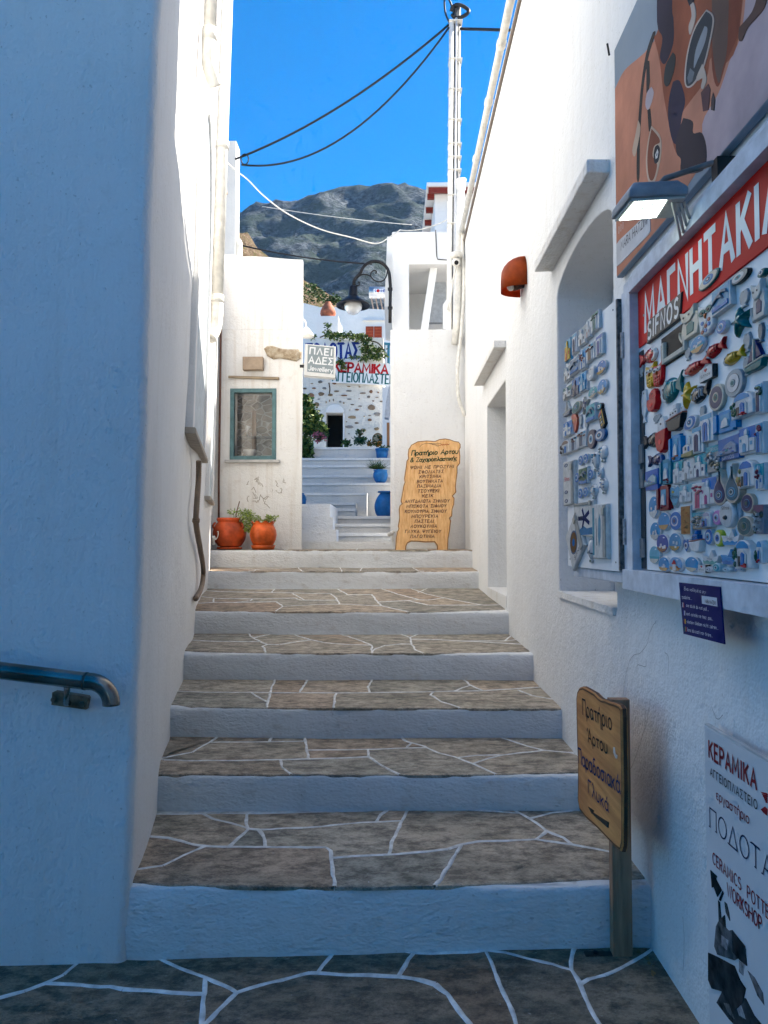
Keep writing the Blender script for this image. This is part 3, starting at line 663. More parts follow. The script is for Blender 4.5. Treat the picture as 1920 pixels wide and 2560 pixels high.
def leaves(bm, c, rad, n, size, seed=1, mats=1, shell=0.3):
    rng = random.Random(seed); c = Vector(c); rad = Vector(rad)
    clumps = [Vector((rng.gauss(0, .5), rng.gauss(0, .5), rng.gauss(0, .5))) for _ in range(max(3, n//22))]
    for i in range(n):
        k = rng.choice(clumps); d = k + Vector((rng.gauss(0, shell), rng.gauss(0, shell), rng.gauss(0, shell)))
        if d.length > 1.25: d = d.normalized()*1.2
        p = c + Vector((d.x*rad.x, d.y*rad.y, d.z*rad.z)); s = size*rng.uniform(.6, 1.3)
        a = Vector((rng.gauss(0,1), rng.gauss(0,1), rng.gauss(0,.6))).normalized(); b = a.orthogonal().normalized(); b = (Matrix.Rotation(rng.uniform(0, 6.3), 3, a) @ b)
        v = [bm.verts.new(p), bm.verts.new(p+a*s*.5+b*s*.28+b.cross(a)*s*.08), bm.verts.new(p+a*s), bm.verts.new(p+a*s*.5-b*s*.28+b.cross(a)*s*.08)]
        f = bm.faces.new(v); f.material_index = rng.randrange(mats)
    return bm
# ---- jewellery shop front
SY = 8.75
shop = thing('jewellery_shop', (-1.6, SY, ZT[6]), 'small cream-white shop front with teal window above the terracotta pots', 'shop')
sx0, sx1 = -2.4, at_y(755, 1300, SY).x; zl = at_y(650, 826, SY).z; ztl, ztr = at_y(547, 628, SY).z, at_y(755, 648, SY).z
w0, w1 = at_y(575, 1150, SY), at_y(691, 972, SY)
low = prism(NB(), [(sx0, SY-0.012, 1.1), (sx1, SY-0.012, 1.1), (sx1-0.40, SY+2.6, 1.1), (sx0, SY+2.6, 1.1)], (0, 0, zl-1.1)); cu = box(NB(), w0.x, w1.x, SY-0.3, SY+0.42, w0.z, w1.z); low = cut(low, cu)
SHOPW = plaster('shop_plaster', (0.80, 0.775, 0.73), (0.55, 0.46, 0.36), 0.35, 1.1, 0.35)
ob('wall', low, SHOPW, shop, bevel=0.01)
bm = NB(); n_ = 10; top = [(sx0 + (sx1-0.004-sx0)*i/n_, ztl + (ztr-ztl)*i/n_ + 0.012*fnoise((i*0.7, 2, 5))) for i in range(n_+1)]
prism(bm, [(x, SY+0.003, z) for x, z in top] + [(sx1-0.004, SY+0.003, zl+0.001), (sx0, SY+0.003, zl+0.001)], (0, 0.06, 0)); ob('upper_wall', bm, SHOPW, shop, bevel=0.015)
TEAL = plain('teal_paint', (0.10, 0.19, 0.20), 0.5, 0.15, 20)
win = thing('window', (0, 0, 0)); win.parent = shop; win.matrix_parent_inverse = wm(shop).inverted()
SF = Frame((0, SY-0.012, 0), (1, 0, 0), (0, 0, 1))
def sfp(px, py, Y=SY-0.012): q = at_y(px, py, Y); return (q.x, q.z)
fw = 0.045
for r_ in (rect(w0.x, w0.z, w0.x+fw, w1.z), rect(w1.x-fw, w0.z, w1.x, w1.z), rect(w0.x+fw, w1.z-fw, w1.x-fw, w1.z), rect(w0.x+fw, w0.z, w1.x-fw, w0.z+fw)):
    ob('frame', plate(NB(), SF, r_, -0.06, 0.012, 0.004), TEAL, win)
ob('sill', plate(NB(), SF, rect(w0.x-0.05, w0.z-0.035, w1.x+0.05, w0.z-0.002), -0.02, 0.05, 0.006), plain('sill_grey', (0.5, 0.48, 0.45), 0.9), win)
t = NT('window_glass'); t.base((1, 1, 1)); t.b.inputs['Transmission Weight'].default_value = 1; t.b.inputs['IOR'].default_value = 1.0; nn = t.noise(t.coord(), 3, 1); t.bump([(nn, 0.02, 0.001)])
GLASS = t.done(0.02, spec=0.5); 
gl = NT('window_pane'); tr_ = gl.n('ShaderNodeBsdfTransparent'); gs = gl.n('ShaderNodeBsdfGlossy', Roughness=0.03); fr_ = gl.n('ShaderNodeFresnel', IOR=1.5); mx = gl.n('ShaderNodeMixShader')
gl.l(fr_.outputs[0], mx.inputs[0]); gl.l(tr_.outputs[0], mx.inputs[1]); gl.l(gs.outputs[0], mx.inputs[2]); gl.l(mx.outputs[0], gl.t.nodes['Material Output'].inputs[0]); GLASS = gl.m
ob('pane', plate(NB(), SF, rect(w0.x+fw, w0.z+fw, w1.x-fw, w1.z-fw), -0.035, -0.031), GLASS, win)
tt = NT('rubble_masonry'); vo = tt.n('ShaderNodeTexVoronoi', feature='DISTANCE_TO_EDGE', Scale=9.0); tt.l(tt.coord((1, 1, 1.5)), vo.inputs['Vector'])
vc = tt.n('ShaderNodeTexVoronoi', Scale=9.0); tt.l(tt.coord((1, 1, 1.5)), vc.inputs['Vector'])
stn = tt.ramp(vc.outputs['Color'], [(0.2, (0.10, 0.075, 0.05)), (0.8, (0.30, 0.25, 0.19))]); tt.base(tt.mix(tt.ramp(vo.outputs[0], [(0.03, (1,1,1)), (0.07, (0,0,0))]), stn, (0.42, 0.40, 0.36))); tt.bump([(vo.outputs[0], 0.8, 0.03)])
RUBBLE = tt.done(0.9)
ob('display_back', box(NB(), w0.x, w1.x, SY+0.395, SY+0.415, w0.z, w1.z), RUBBLE, win)
ob('display_side', box(NB(), w1.x-0.02, w1.x-0.001, SY+0.03, SY+0.39, w0.z+0.01, w1.z-0.01), RUBBLE, win)
ob('shelf', box(NB(), w0.x+0.06, w1.x-0.07, SY+0.15, SY+0.36, w0.z+0.285, w0.z+0.293), plain('shelf_glass', (0.12, 0.13, 0.12), 0.2), win)
ob('post', box(NB(), w0.x+0.19, w0.x+0.235, SY+0.33, SY+0.37, w0.z, w0.z+0.62), wood('display_wood', (0.16, 0.10, 0.06), (0.28, 0.19, 0.12)), win)
bwl = lathe(NB(), [(0.03, 0), (0.06, 0.02), (0.085, 0.06), (0.088, 0.075), (0.07, 0.07)], (w0.x+0.20, SY+0.18, w0.z+0.06), 20); ob('bowl', bwl, glaze((0.6, 0.6, 0.58)), win, smooth=True)
lmp = tube(NB(), [(w0.x+0.16, SY+0.22, w0.z+0.30), (w0.x+0.15, SY+0.2, w0.z+0.36), (w0.x+0.17, SY+0.2, w0.z+0.42)], [0.008, 0.008, 0.03], 8); ob('spotlight', lmp, glaze((0.75, 0.75, 0.73)), win, smooth=True)
# stone set in the wall above, lamp box, wooden strip
pts = [sfp(*p) for p in ((660,872),(668,866),(682,865),(702,872),(722,874),(745,874),(754,880),(752,896),(742,904),(722,900),(700,896),(684,899),(668,890))]
t = NT('set_stone'); v_ = t.coord(); a_ = t.noise(v_, 14, 6, 0.65); t.base(t.ramp(a_, [(0.3, (0.20, 0.13, 0.07)), (0.5, (0.42, 0.33, 0.22)), (0.7, (0.60, 0.54, 0.44))])); t.bump([(a_, 1.0, 0.02)]); SETSTONE = t.done(0.9)
ob('stone', plate(NB(), SF, pts, -0.03, 0.03, 0.02), SETSTONE, shop, smooth=False)
a0, a1 = sfp(610, 928), sfp(660, 896)
ob('lamp_box', plate(NB(), SF, rect(a0[0], a0[1], a1[0], a1[1]), -0.01, 0.09, 0.006), plain('tan_box', (0.36, 0.27, 0.19), 0.6), shop)
a0, a1 = sfp(572, 948), sfp(698, 940)
ob('wood_strip', plate(NB(), SF, [(a0[0], a1[1]), (a0[0], a1[1]-0.025), (a1[0], a0[1]-0.012), (a1[0], a0[1]+0.018)], -0.01, 0.035, 0.006), wood('strip_wood', (0.20, 0.14, 0.08), (0.42, 0.33, 0.22), axis=0), shop)
bm = NB(); tube(bm, [at_y(552, 822, SY-0.04), at_y(550, 1000, SY-0.04), at_y(547, 1200, SY-0.04), at_y(547, 1300, SY-0.04)], 0.012, 8); ob('rusty_pipe', bm, plain('rust_brown', (0.16, 0.075, 0.05), 0.7), shop, smooth=True)
rng = random.Random(5)
for (cx_, cy_, n_) in ((625, 1220, 6), (655, 1225, 6), (712, 1212, 4), (650, 1238, 3)):   # flaked plaster edges
    for k in range(n_):
        bm = NB(); p0 = Vector((cx_+rng.uniform(-28, 28), cy_+rng.uniform(-22, 22))); l = []
        for q in range(4): l.append(sfp(p0.x, p0.y)); p0 += Vector((rng.uniform(-8, 8), rng.uniform(-9, 9)))
        ribbon(bm, SF, l, 0.004, 0.003); ob('flaked_plaster', bm, plain('flake_shadow', (0.45, 0.40, 0.33), 0.9), shop)
# ---- tower behind the shop
tw = thing('stair_tower', (-2.1, 10.2, 0), 'narrow grey-white tower rising behind the cream shop', 'building')
a0, a1 = at_y(500, 630, 9.9), at_y(590, 352, 9.9)
bm = box(NB(), a0.x-1.0, a1.x, 9.9, 10.15, 0, a1.z); ob('wall', bm, WHITE_FAR, tw, bevel=0.03)
b0 = at_y(594, 592, 9.9); bm = box(NB(), a1.x+0.005, a1.x+0.055, 9.95, 10.1, b0.z-0.35, b0.z); ob('downpipe', bm, CREAM, tw)
# ---- stairs going on beyond the landing
us = thing('upper_stairs', (-0.5, 9.1, ZT[6]), 'grey limewashed stairs climbing on towards the stone house', 'stairs', kind='structure')
def step(x0, x1, y0, y1, z0, z1, mat, bev=0.015):
    bm = box(NB(), x0, x1, y0, y1, z0, z1); return ob('step', bm, mat, us, bevel=bev)
Z0 = 1.352
step(sx1-0.25, 0.9, 9.12, 10.42, 1.0, Z0, WHITE_STEP)
yy = [9.5, 9.85, 10.2]; pyy = [1324, 1293, 1260]; pxr = [841, 832, 825]; zz = Z0
for i in range(3):
    z = at_y(800, pyy[i], yy[i]).z; xr = at_y(pxr[i], 1300, yy[i]).x
    step(-1.9, xr, yy[i], (yy[i+1] if i < 2 else 11.6)+0.02, 1.0, z, WHITE_STEP)
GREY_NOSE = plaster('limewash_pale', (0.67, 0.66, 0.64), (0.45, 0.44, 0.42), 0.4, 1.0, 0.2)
UY = [10.4, 11.0, 11.6, 12.2, 12.8, 13.3, 13.8, 14.3, 14.8, 15.2, 15.6]; UP = [1332, 1309, 1290, 1271, 1256, 1232, 1207, 1188, 1163, 1145, 1118]
UZ = [at_y(880, UP[i], UY[i]).z for i in range(11)]
for i in range(11):
    xr = 0.35
    if i in (3, 4): xr = at_y(888, 1270, UY[i]).x
    if i == 5: xr = at_y(917, 1240, UY[i]).x
    y1 = UY[i+1] if i < 10 else 22.3
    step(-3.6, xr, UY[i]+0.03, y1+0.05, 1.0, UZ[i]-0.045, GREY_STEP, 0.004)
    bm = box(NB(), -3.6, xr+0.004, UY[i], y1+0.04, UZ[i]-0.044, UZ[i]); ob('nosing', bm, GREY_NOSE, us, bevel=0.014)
step(at_y(888, 1270, 12.2).x-0.02, 0.346, 12.19, 13.82, 1.0, UZ[2]-0.004, GREY_STEP, 0.02)
# ---- low wall and houses to the right of the upper stairs
lwall = thing('alley_wall', (0.4, 9.05, 1.2), 'plain white end wall behind the wooden menu board', 'wall')
zt = at_y(1040, 824, 9.02).z; x0 = at_y(986, 900, 9.02).x
ob('wall', box(NB(), x0, 1.6, 9.02, 9.4, 1.0, zt), WHITE, lwall, bevel=0.02)
q = at_y(976, 838, 9.3); ob('buttress', box(NB(), q.x, x0-0.002, 9.06, 9.6, 1.0, q.z), WHITE, lwall, bevel=0.02)
bb = thing('balcony_house', (1.0, 11, 0), 'white house with open grey balcony recess behind the tall pole', 'house')
HY = 10.8
a0, a1 = at_y(980, 860, HY), at_y(1130, 578, HY)
body = box(NB(), a0.x, 2.6, HY, 13.5, 1.0, a1.z); c0, c1 = at_y(1023, 845, HY), at_y(1250, 660, HY)
body = cut(body, box(NB(), c0.x, 2.4, HY-0.2, HY+1.3, c0.z-0.3, c1.z)); ob('wall', body, WHITE_FAR, bb, bevel=0.02)
bm = NB(); prism(bm, [at_y(*p, HY+0.15) for p in ((1076,668),(1094,668),(1078,770),(1066,860),(1046,860),(1060,770))], (0, 0.15, 0)); ob('parapet', bm, WHITE_FAR, bb)
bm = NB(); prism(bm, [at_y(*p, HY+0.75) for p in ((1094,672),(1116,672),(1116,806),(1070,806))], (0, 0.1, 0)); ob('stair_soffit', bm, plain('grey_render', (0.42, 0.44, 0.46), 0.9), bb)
bm = NB(); prism(bm, [at_y(*p, HY+0.1) for p in ((1108,760),(1122,740),(1122,822),(1108,822))], (0, 0.1, 0)); ob('pillar', bm, WHITE_FAR, bb)
bm = NB(); prism(bm, [at_y(*p, HY+0.9) for p in ((968,592),(984,592),(984,770),(961,765))], (0, 2.0, 0)); ob('side_wall', bm, WHITE_FAR, bb)
bm = NB(); tube(bm, [at_y(1089, 575, HY-0.01), at_y(1092, 640, HY-0.01), at_y(1094, 648, HY-0.01), at_y(1118, 650, HY-0.01)], 0.006, 6); ob('cable', bm, BLACK, bb)
eh = thing('eaves_house', (2.0, 17, 0), 'white house with dark red rafters under its flat eaves', 'house')
EY = 16.0; zt = at_y(1100, 465, EY).z; xl = at_y(1089, 480, EY).x
ob('wall', box(NB(), xl, xl+4, EY+0.35, EY+4.6, 1, zt-0.02), WHITE_FAR, eh)
xo = at_y(1067, 465, EY).x; ob('roof', box(NB(), xo, xl+4.3, EY, EY+2.6, zt, zt+0.08), WHITE_FAR, eh)
RED = plain('red_oxide_paint', (0.20, 0.028, 0.02), 0.6)
for i in range(4):
    y = EY+0.35+i*0.68; ob('rafter', box(NB(), xo+0.03, xl+0.002 if i else xl-0.01, y, y+0.1, zt-0.1, zt-0.002), RED, eh)
ob('rafter', box(NB(), xo+0.04, xl+4, EY+0.05, EY+0.14, zt-0.1, zt-0.003), RED, eh)
a0, a1 = at_y(1050, 562, EY+2.5), at_y(1080, 578, EY+2.5)
# ---- street lamp on a scrolled bracket
LYY = 10.66
P = lambda px, py: at_y(px, py, LYY)
sl = thing('street_lamp', P(975, 805), 'black scrolled bracket street lamp with clear globe and wide brim', 'street lamp')
bm = NB(); pth = [P(975, 807), P(975.5, 760), P(976, 715), P(974, 690)] + [P(937+37*math.cos(R(a)), 692-39*math.sin(R(a))) for a in range(15, 166, 15)] + [P(885, 700), P(883, 718)]
tube(bm, pth, 0.023, 10); ob('bracket', bm, IRON, sl, smooth=True)
for yy_ in (723, 770): ob('collar', tube(NB(), [P(975.5, yy_-3), P(975.5, yy_+3)], 0.035, 10), IRON, sl)
bm = NB(); sc = smoothline([P(969, 668), P(966, 690), P(957, 702), P(944, 704), P(934, 699), P(927, 690), P(929, 680), P(936, 676), P(941, 679), P(939, 684)], 5); tube(bm, sc, 0.010, 6)
sc = smoothline([P(929, 692), P(918, 687), P(904, 687), P(893, 695), P(887, 706), P(889, 713), P(896, 714), P(899, 708), P(896, 704)], 5); tube(bm, sc, 0.010, 6); ob('scroll', bm, IRON, sl, smooth=True)
c = P(883, 760); k = 10.66/F
bm = lathe(NB(), [(8*k, 46*k), (10*k, 44*k), (12*k, 20*k), (16*k, 17*k), (20*k, 14*k), (42*k, -2*k), (43.5*k, -6*k), (41*k, -6*k), (18*k, 9*k)], c, 28); ob('lamp_shade', bm, IRON, sl, smooth=True)
gg = NT('frosted_globe'); gg.base(gg.ramp(gg.noise(gg.coord(), 20, 2), [(0.3, (0.75, 0.74, 0.7)), (0.7, (0.85, 0.84, 0.8))])); gg.b.inputs['Transmission Weight'].default_value = 0.55; GLOBE = gg.done(0.25)
bm = lathe(NB(), [(20*k, 3*k), (23*k, -4*k), (21*k, -14*k), (14*k, -23*k), (5*k, -27*k)], c, 24); ob('globe', bm, GLOBE, sl, smooth=True)
# ---- pole with pipes
PYY = 9.45
pl = thing('utility_pole', at_y(1142, 850, PYY), 'tall grey steel utility pole strapped to a white conduit', 'pole')
p_t, p_b = at_y(1142, 18, PYY), at_y(1135, 1000, PYY)
STEEL = plain('galvanised_steel', (0.10, 0.105, 0.11), 0.5, 0.15, 8, 0.1)
ob('shaft', tube(NB(), [p_t, p_b], [0.05, 0.065], 16), STEEL, pl, smooth=True)
c_t, c_b = at_y(1129, 55, PYY-0.06), at_y(1121, 1000, PYY-0.06)
ob('conduit', tube(NB(), [c_t, c_b], 0.032, 12), CREAM, pl, smooth=True)
c2t, c2b = at_y(1141, 45, PYY-0.09), at_y(1133, 1000, PYY-0.09); ob('cable_duct', tube(NB(), [c2t, c2b], 0.014, 8), plain('grey_duct', (0.45, 0.46, 0.48), 0.4), pl, smooth=True)
for py in (64, 160, 236, 312, 372, 405, 437, 500, 570):
    f_ = (py-18)/982; c = p_t.lerp(p_b, f_); bm = NB(); box(bm, c.x-0.102, c.x+0.066, c.y-0.106, c.y+0.066, c.z-0.006, c.z+0.006); ob('strap', bm, plain('strap_wire', (0.55, 0.53, 0.48), 0.5), pl)
bm = NB(); cc = at_y(1150, 28, PYY-0.05); tube(bm, [cc + Vector((0.11*math.cos(R(a)), 0.02*math.sin(R(a*2)), 0.08*math.sin(R(a)))) for a in range(-160, 200, 20)], 0.022, 8); ob('cable_loop', bm, BLACK, pl, smooth=True)
bm = NB(); tube(bm, smoothline([at_y(1125, 60, PYY-.05), at_y(1113, 30, PYY-.05), at_y(1112, -8, PYY-.05), at_y(1124, 2, PYY-.05), at_y(1134, 30, PYY-.05)]), 0.012, 8); ob('cable_loop', bm, BLACK, pl, smooth=True)
PP = 8.93
vp = thing('vent_pipe', at_y(1150, 1200, PP), 'thick white capped vent pipe at the corner of the long house', 'pipe')
ob('pipe', tube(NB(), [at_y(1152, 465, PP), at_y(1143, 800, PP), at_y(1138, 860, PP)], 0.047, 14), CREAM, vp, smooth=True)
q = at_y(1153, 465, PP); ob('cap', lathe(NB(), [(0.047, -0.05), (0.055, -0.04), (0.055, 0.05), (0.06, 0.055), (0.062, 0.075), (0.02, 0.08)], q, 18), CREAM, vp, smooth=True)
fc = thing('flexible_conduit', at_y(1165, 1030, PP), 'white painted flexible conduit drooping down beside the vent pipe', 'conduit')
bm = NB(); tube(bm, smoothline([at_y(*p, PP-0.06) for p in ((1172,505),(1160,560),(1156,620),(1160,680),(1158,760),(1152,840),(1144,920),(1146,990),(1158,1028),(1162,1040))]), 0.020, 8); ob('hose', bm, CREAM, fc, smooth=True)
bm = NB(); tube(bm, smoothline([at_y(*p, PP-0.02) for p in ((1178,640),(1170,700),(1168,800),(1164,900),(1166,1040))]), 0.007, 6); ob('wire', bm, CREAM, fc, smooth=True)
cv = thing('security_camera', at_y(1140, 645, PP-0.1), 'small cream dome security camera below the capped pipe', 'camera'); c = at_y(1140, 640, PP-0.12); kk = PP/F
ob('mount', lathe(NB(), [(12*kk, 8*kk), (16*kk, 6*kk), (16*kk, -1*kk), (13*kk, -4*kk), (6*kk, -5*kk)], c, 18), CREAM, cv, smooth=True)
bm = NB(); bmesh.ops.create_uvsphere(bm, u_segments=16, v_segments=10, radius=11*kk, matrix=Matrix.Translation(c - Vector((0, 0, 16*kk)))); ob('housing', bm, CREAM, cv, smooth=True)
bm = NB(); tube(bm, [c + Vector((0, -9*kk, -20*kk)), c + Vector((0, -12*kk, -21*kk))], 5.5*kk, 14); ob('lens', bm, plain('lens_black', (0.01, 0.01, 0.012), 0.1), cv)
bm = NB(); tube(bm, smoothline([c - Vector((0, 0, 26*kk)), at_y(1133, 700, PP-.09), at_y(1124, 745, PP-.09), at_y(1118, 775, PP-.09)]), 0.011, 8); ob('cable', bm, CREAM, cv, smooth=True)
bm = NB(); tube(bm, smoothline([at_y(1131, 700, PP-.1), at_y(1128, 740, PP-.1), at_y(1122, 780, PP-.1)]), 0.011, 8); ob('cable', bm, CREAM, cv, smooth=True)
# ---- overhead cables
def cable(pts, r, mat, label, name='overhead_cable', grp=None):
    bm = tube(NB(), pts, r, 6); o = ob(name, bm, mat, None, smooth=True, label=label, cat='cable', group=grp); return o
A_, B_ = at_y(1122, 62, PYY-0.05), at_y(588, 398, 9.85)
cable(sagged(A_, B_, 0.17), 0.014, BLACK, 'upper black cable running from the pole to the tower')
cable(sagged(A_-Vector((0, 0.02, 0.05)), at_y(604, 412, 9.85), 0.52), 0.013, BLACK, 'lower, deeper sagging black cable from pole to tower')
cable([at_y(1150, 72, PYY-0.02), at_y(1300, 76, 8.6), at_y(1420, 78, 8.0)], 0.017, BLACK, 'short black cable running right from the pole top over the roof')
bm = NB(); q = at_y(612, 398, 9.8); tube(bm, [q + Vector((0.05*math.cos(R(a)), 0, 0.07*math.sin(R(a)))) for a in range(0, 361, 30)], 0.008, 6); ob('cable_loop', bm, BLACK, None, smooth=True, label='small black cable coil hanging at the tower anchor', cat='cable')
WIREW = plain('white_wire', (0.72, 0.69, 0.62), 0.6)
cable(smoothline([at_y(560, 400, 8.95), at_y(592, 428, 9.4), at_y(620, 450, 9.7), at_y(662, 492, 10), at_y(720, 535, 10.2), at_y(800, 573, 10.4), at_y(880, 594, 10.5), at_y(940, 609, 10.6), at_y(975, 592, 10.7), at_y(1000, 575, 10.75)]), 0.008, WIREW, 'knotted white wire looping across the alley under the mountain')
cable(sagged(at_y(655, 516, 14), at_y(1030, 562, 14), 0.03), 0.006, WIREW, 'thin straight pale wire crossing in front of the mountain')
cable(sagged(at_y(598, 612, 12), at_y(930, 660, 12), 0.05), 0.012, BLACK, 'thin black cable running behind the street lamp')
cable(sagged(at_y(1000, 575, 10.75), at_y(1125, 545, 9.6), 0.06), 0.006, WIREW, 'thin white wire from the balcony house roof to the pole')
an = thing('wire_anchor', at_y(560, 400, 8.93), 'cream knotted wires and insulators hanging at the end of the tall left house', 'wires')
rng = random.Random(3); bm = NB()
for k in range(5): tube(bm, smoothline([at_y(553+rng.uniform(-2, 14), 398+rng.uniform(-4, 10), 8.86), at_y(552+rng.uniform(-4, 14), 425+k*6, 8.86), at_y(549+rng.uniform(-3, 8), 470+k*5, 8.86), at_y(548, 520+k*10, 8.86)]), 0.006, 5)
tube(bm, smoothline([at_y(550, 500, 8.86), at_y(549, 560, 8.86), at_y(548, 640, 8.86), at_y(550, 662, 8.85)]), 0.008, 6); ob('wire', bm, WIREW, an, smooth=True)
for px, py in ((556, 398), (562, 470)): ob('insulator', tube(NB(), [at_y(px, py, 8.85), at_y(px+4, py+16, 8.85)], [0.022, 0.016], 8), plain('brown_insulator', (0.35, 0.24, 0.15), 0.4), an)

# ================================================================ the stone house at the top
HSY = 22.0
K = lambda x, y: (700+x*.2262, 640+y*.2262)
sh = thing('stone_house', (-1.5, HSY, UZ[10]), 'white rubble-stone pottery house with dark arched doorway at the top', 'house')
HF = Frame((0, HSY, 0), (1, 0, 0), (0, 0, 1)); hp = lambda x, y: (lambda q: (q.x, q.z))(at_y(*K(x, y), HSY))
d0, d1 = hp(510, 2120), hp(695, 1735)
b0, b1 = hp(-250, 2130), hp(1145, 900)
body = box(NB(), b0[0], b1[0], HSY, HSY+4, 2.5, b1[1]); body = cut(body, box(NB(), d0[0], d1[0], HSY-0.5, HSY+1.2, 2.6, d1[1])); ob('wall', body, plaster('rubble_whitewash', (0.80, 0.75, 0.67), (0.5, 0.42, 0.33), 0.5, 3.0, 0.2), sh, bevel=0.02)
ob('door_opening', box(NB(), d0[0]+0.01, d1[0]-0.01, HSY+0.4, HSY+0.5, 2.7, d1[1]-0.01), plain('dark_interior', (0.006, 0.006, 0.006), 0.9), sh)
bm = plate(NB(), HF, [hp(505, 1735)] + [hp(607 - 105*math.cos(R(a)), 1725 - 90*math.sin(R(a))) for a in range(0, 181, 15)] + [hp(712, 1735)], 0, 0.06, 0.02); ob('arch', bm, WHITE_FAR, sh)
bm = plate(NB(), HF, rect(*hp(697, 2110), *hp(716, 1738)), 0, 0.05, 0.015); ob('door_jamb', bm, WHITE_FAR, sh)
STN = [plain('wall_stone_%s' % n, c, 0.9, 0.3, 4, 0.5, dist=0.01) for n, c in (('rust', (0.25, 0.13, 0.075)), ('brown', (0.21, 0.15, 0.10)), ('grey', (0.24, 0.22, 0.20)), ('ochre', (0.33, 0.23, 0.13)))]
rng = random.Random(11)
SL = [(340,1545,75,60),(455,1527,70,48),(445,1392,55,32),(352,1411,35,10),(375,1462,50,18),(275,1465,45,20),(490,1462,45,30),(555,1537,60,30),(710,1543,75,18),(625,1495,60,18),(760,1492,70,22),(760,1443,36,14),(600,1408,48,28),(915,1517,75,16),(980,1558,40,28),(880,1447,26,12),(1085,1508,22,16),(1070,1563,40,10),(765,1582,55,14),(405,1640,60,52),(450,1760,70,30),(1013,1675,85,62),(1075,1748,80,44),(800,1783,95,36),(850,1700,50,20),(800,1643,40,12),(885,1660,50,14),(930,1772,18,16),(990,1812,50,32),(848,1847,50,22),(765,1888,100,34),(918,1925,66,38),(895,1965,55,30),(735,1833,18,12),(760,1965,24,10),(1070,1910,60,36),(1030,1602,26,14),(1118,1608,40,14),(770,1703,20,8),(510,1615,14,30),(548,1600,12,30),(590,1592,14,30),(665,1612,30,24),(705,1625,18,24),(1005,1500,40,40),(428,1582,30,8),(405,1697,26,8),(990,1762,34,8),(875,1578,16,8)]
for i, (x, y, w, h) in enumerate(SL):
    n_ = 9; ph = rng.uniform(0, 1); pts = [hp(x + w/2*math.cos(2*math.pi*(k+ph)/n_)*rng.uniform(.8, 1.1), y + h/2*math.sin(2*math.pi*(k+ph)/n_)*rng.uniform(.8, 1.1)) for k in range(n_)]
    ob('stone', plate(NB(), HF, pts, -0.02, 0.03, 0.012), STN[i % 4], sh)
# ---- its sign boards
def signboard(name, cor, Y, thick, label, mat):
    pts = [at_y(*K(*p), Y) for p in cor]; u = pts[1]-pts[0]; fr = Frame(pts[0], u, (0, 0, 1))
    t_ = thing(name, pts[0], label, 'sign'); q = [(lambda r_: (r_.dot(fr.u), r_.dot(fr.v)))(p-fr.o) for p in pts]
    ob('panel', plate(NB(), fr, q, -thick, 0, 0.0), mat, t_); return t_, fr, q
SIGNW = plain('painted_board_white', (0.84, 0.84, 0.83), 0.5, 0.06, 2)
t_, fr, q = signboard('pottery_sign', [(-60, 1185), (895, 1165), (895, 945), (-60, 885)], HSY-0.25, 0.05, 'white board with large blue serif capitals over the stone house', SIGNW)
def tpx(fr, x, y): return fr.px(*K(x, y))
BLUE_T = plain('blue_letter', (0.01, 0.04, 0.26), 0.5, 0.1); RED_T = plain('red_letter', (0.50, 0.012, 0.018), 0.5, 0.1); GRN_T = plain('green_letter', (0.015, 0.13, 0.13), 0.5, 0.1)
a0 = tpx(fr, 255, 1090); a1 = tpx(fr, 868, 1138); hh = tpx(fr, 800, 975)[1]-tpx(fr, 800, 1138)[1]
lettering(fr, 'ΠΟΔΟΤΑΣ', a0[0]+0.1, a1[1]+0.03, hh, BLUE_T, t_, width=a1[0]-a0[0]-0.1, thick=0.17, gap=0.22, c=0.004, serif=True)
t_, fr, q = signboard('pottery_sign', [(560, 1395), (1200, 1428), (1200, 1185), (560, 1165)], HSY-0.18, 0.05, 'white board with red and green capitals below the blue lettered board', SIGNW)
a0 = tpx(fr, 600, 1270); a1 = tpx(fr, 1188, 1290); hh = tpx(fr, 1000, 1183)[1]-tpx(fr, 1000, 1280)[1]
lettering(fr, 'ΚΕΡΑΜΙΚΑ', a0[0], (a0[1]+a1[1])/2-0.02, hh, RED_T, t_, width=a1[0]-a0[0], thick=0.24, gap=0.2, c=0.004)
a0 = tpx(fr, 580, 1390); a1 = tpx(fr, 1205, 1410); hh = tpx(fr, 1000, 1300)[1]-tpx(fr, 1000, 1400)[1]
lettering(fr, 'ΑΓΓΕΙΟΠΛΑΣΤΕΙΟ', a0[0], (a0[1]+a1[1])/2+0.01, hh, GRN_T, t_, width=a1[0]-a0[0]+0.2, thick=0.15, gap=0.22, c=0.004)
# ---- house above with red shutters
hh_ = thing('shuttered_house', (-1, 30, 0), 'white house with small red shutters above the pottery signs', 'house')
UYY = 30.0; pts = [at_y(*p, UYY) for p in ((700, 745), (757, 757), (800, 768), (850, 768), (978, 775), (1060, 780), (1060, 980), (700, 980))]
bm = prism(NB(), pts, (0, 5, 0)); ob('wall', bm, WHITE_FAR, hh_)
UF = Frame((0, UYY, 0), (1, 0, 0), (0, 0, 1)); up_ = lambda x, y: (lambda q: (q.x, q.z))(at_y(*K(x, y), UYY))
w_ = ob('window', plate(NB(), UF, rect(*up_(940, 1090), *up_(1140, 765)), 0, 0.03), WHITE_FAR, hh_)
for xa, xb in ((948, 1034), (1040, 1126)):
    s_ = ob('shutter', plate(NB(), UF, rect(*up_(xa, 1050), *up_(xb, 782)), 0.03, 0.07, 0.01), plain('shutter_red', (0.32, 0.05, 0.02), 0.5), w_)
for xa, xb in ((958, 1026), (1048, 1118)):
    for k in range(7): ob('slat', plate(NB(), UF, rect(*up_(xa, 812+k*34), *up_(xb, 800+k*34)), 0.07, 0.085), plain('shutter_red_light', (0.40, 0.08, 0.03), 0.5), w_)
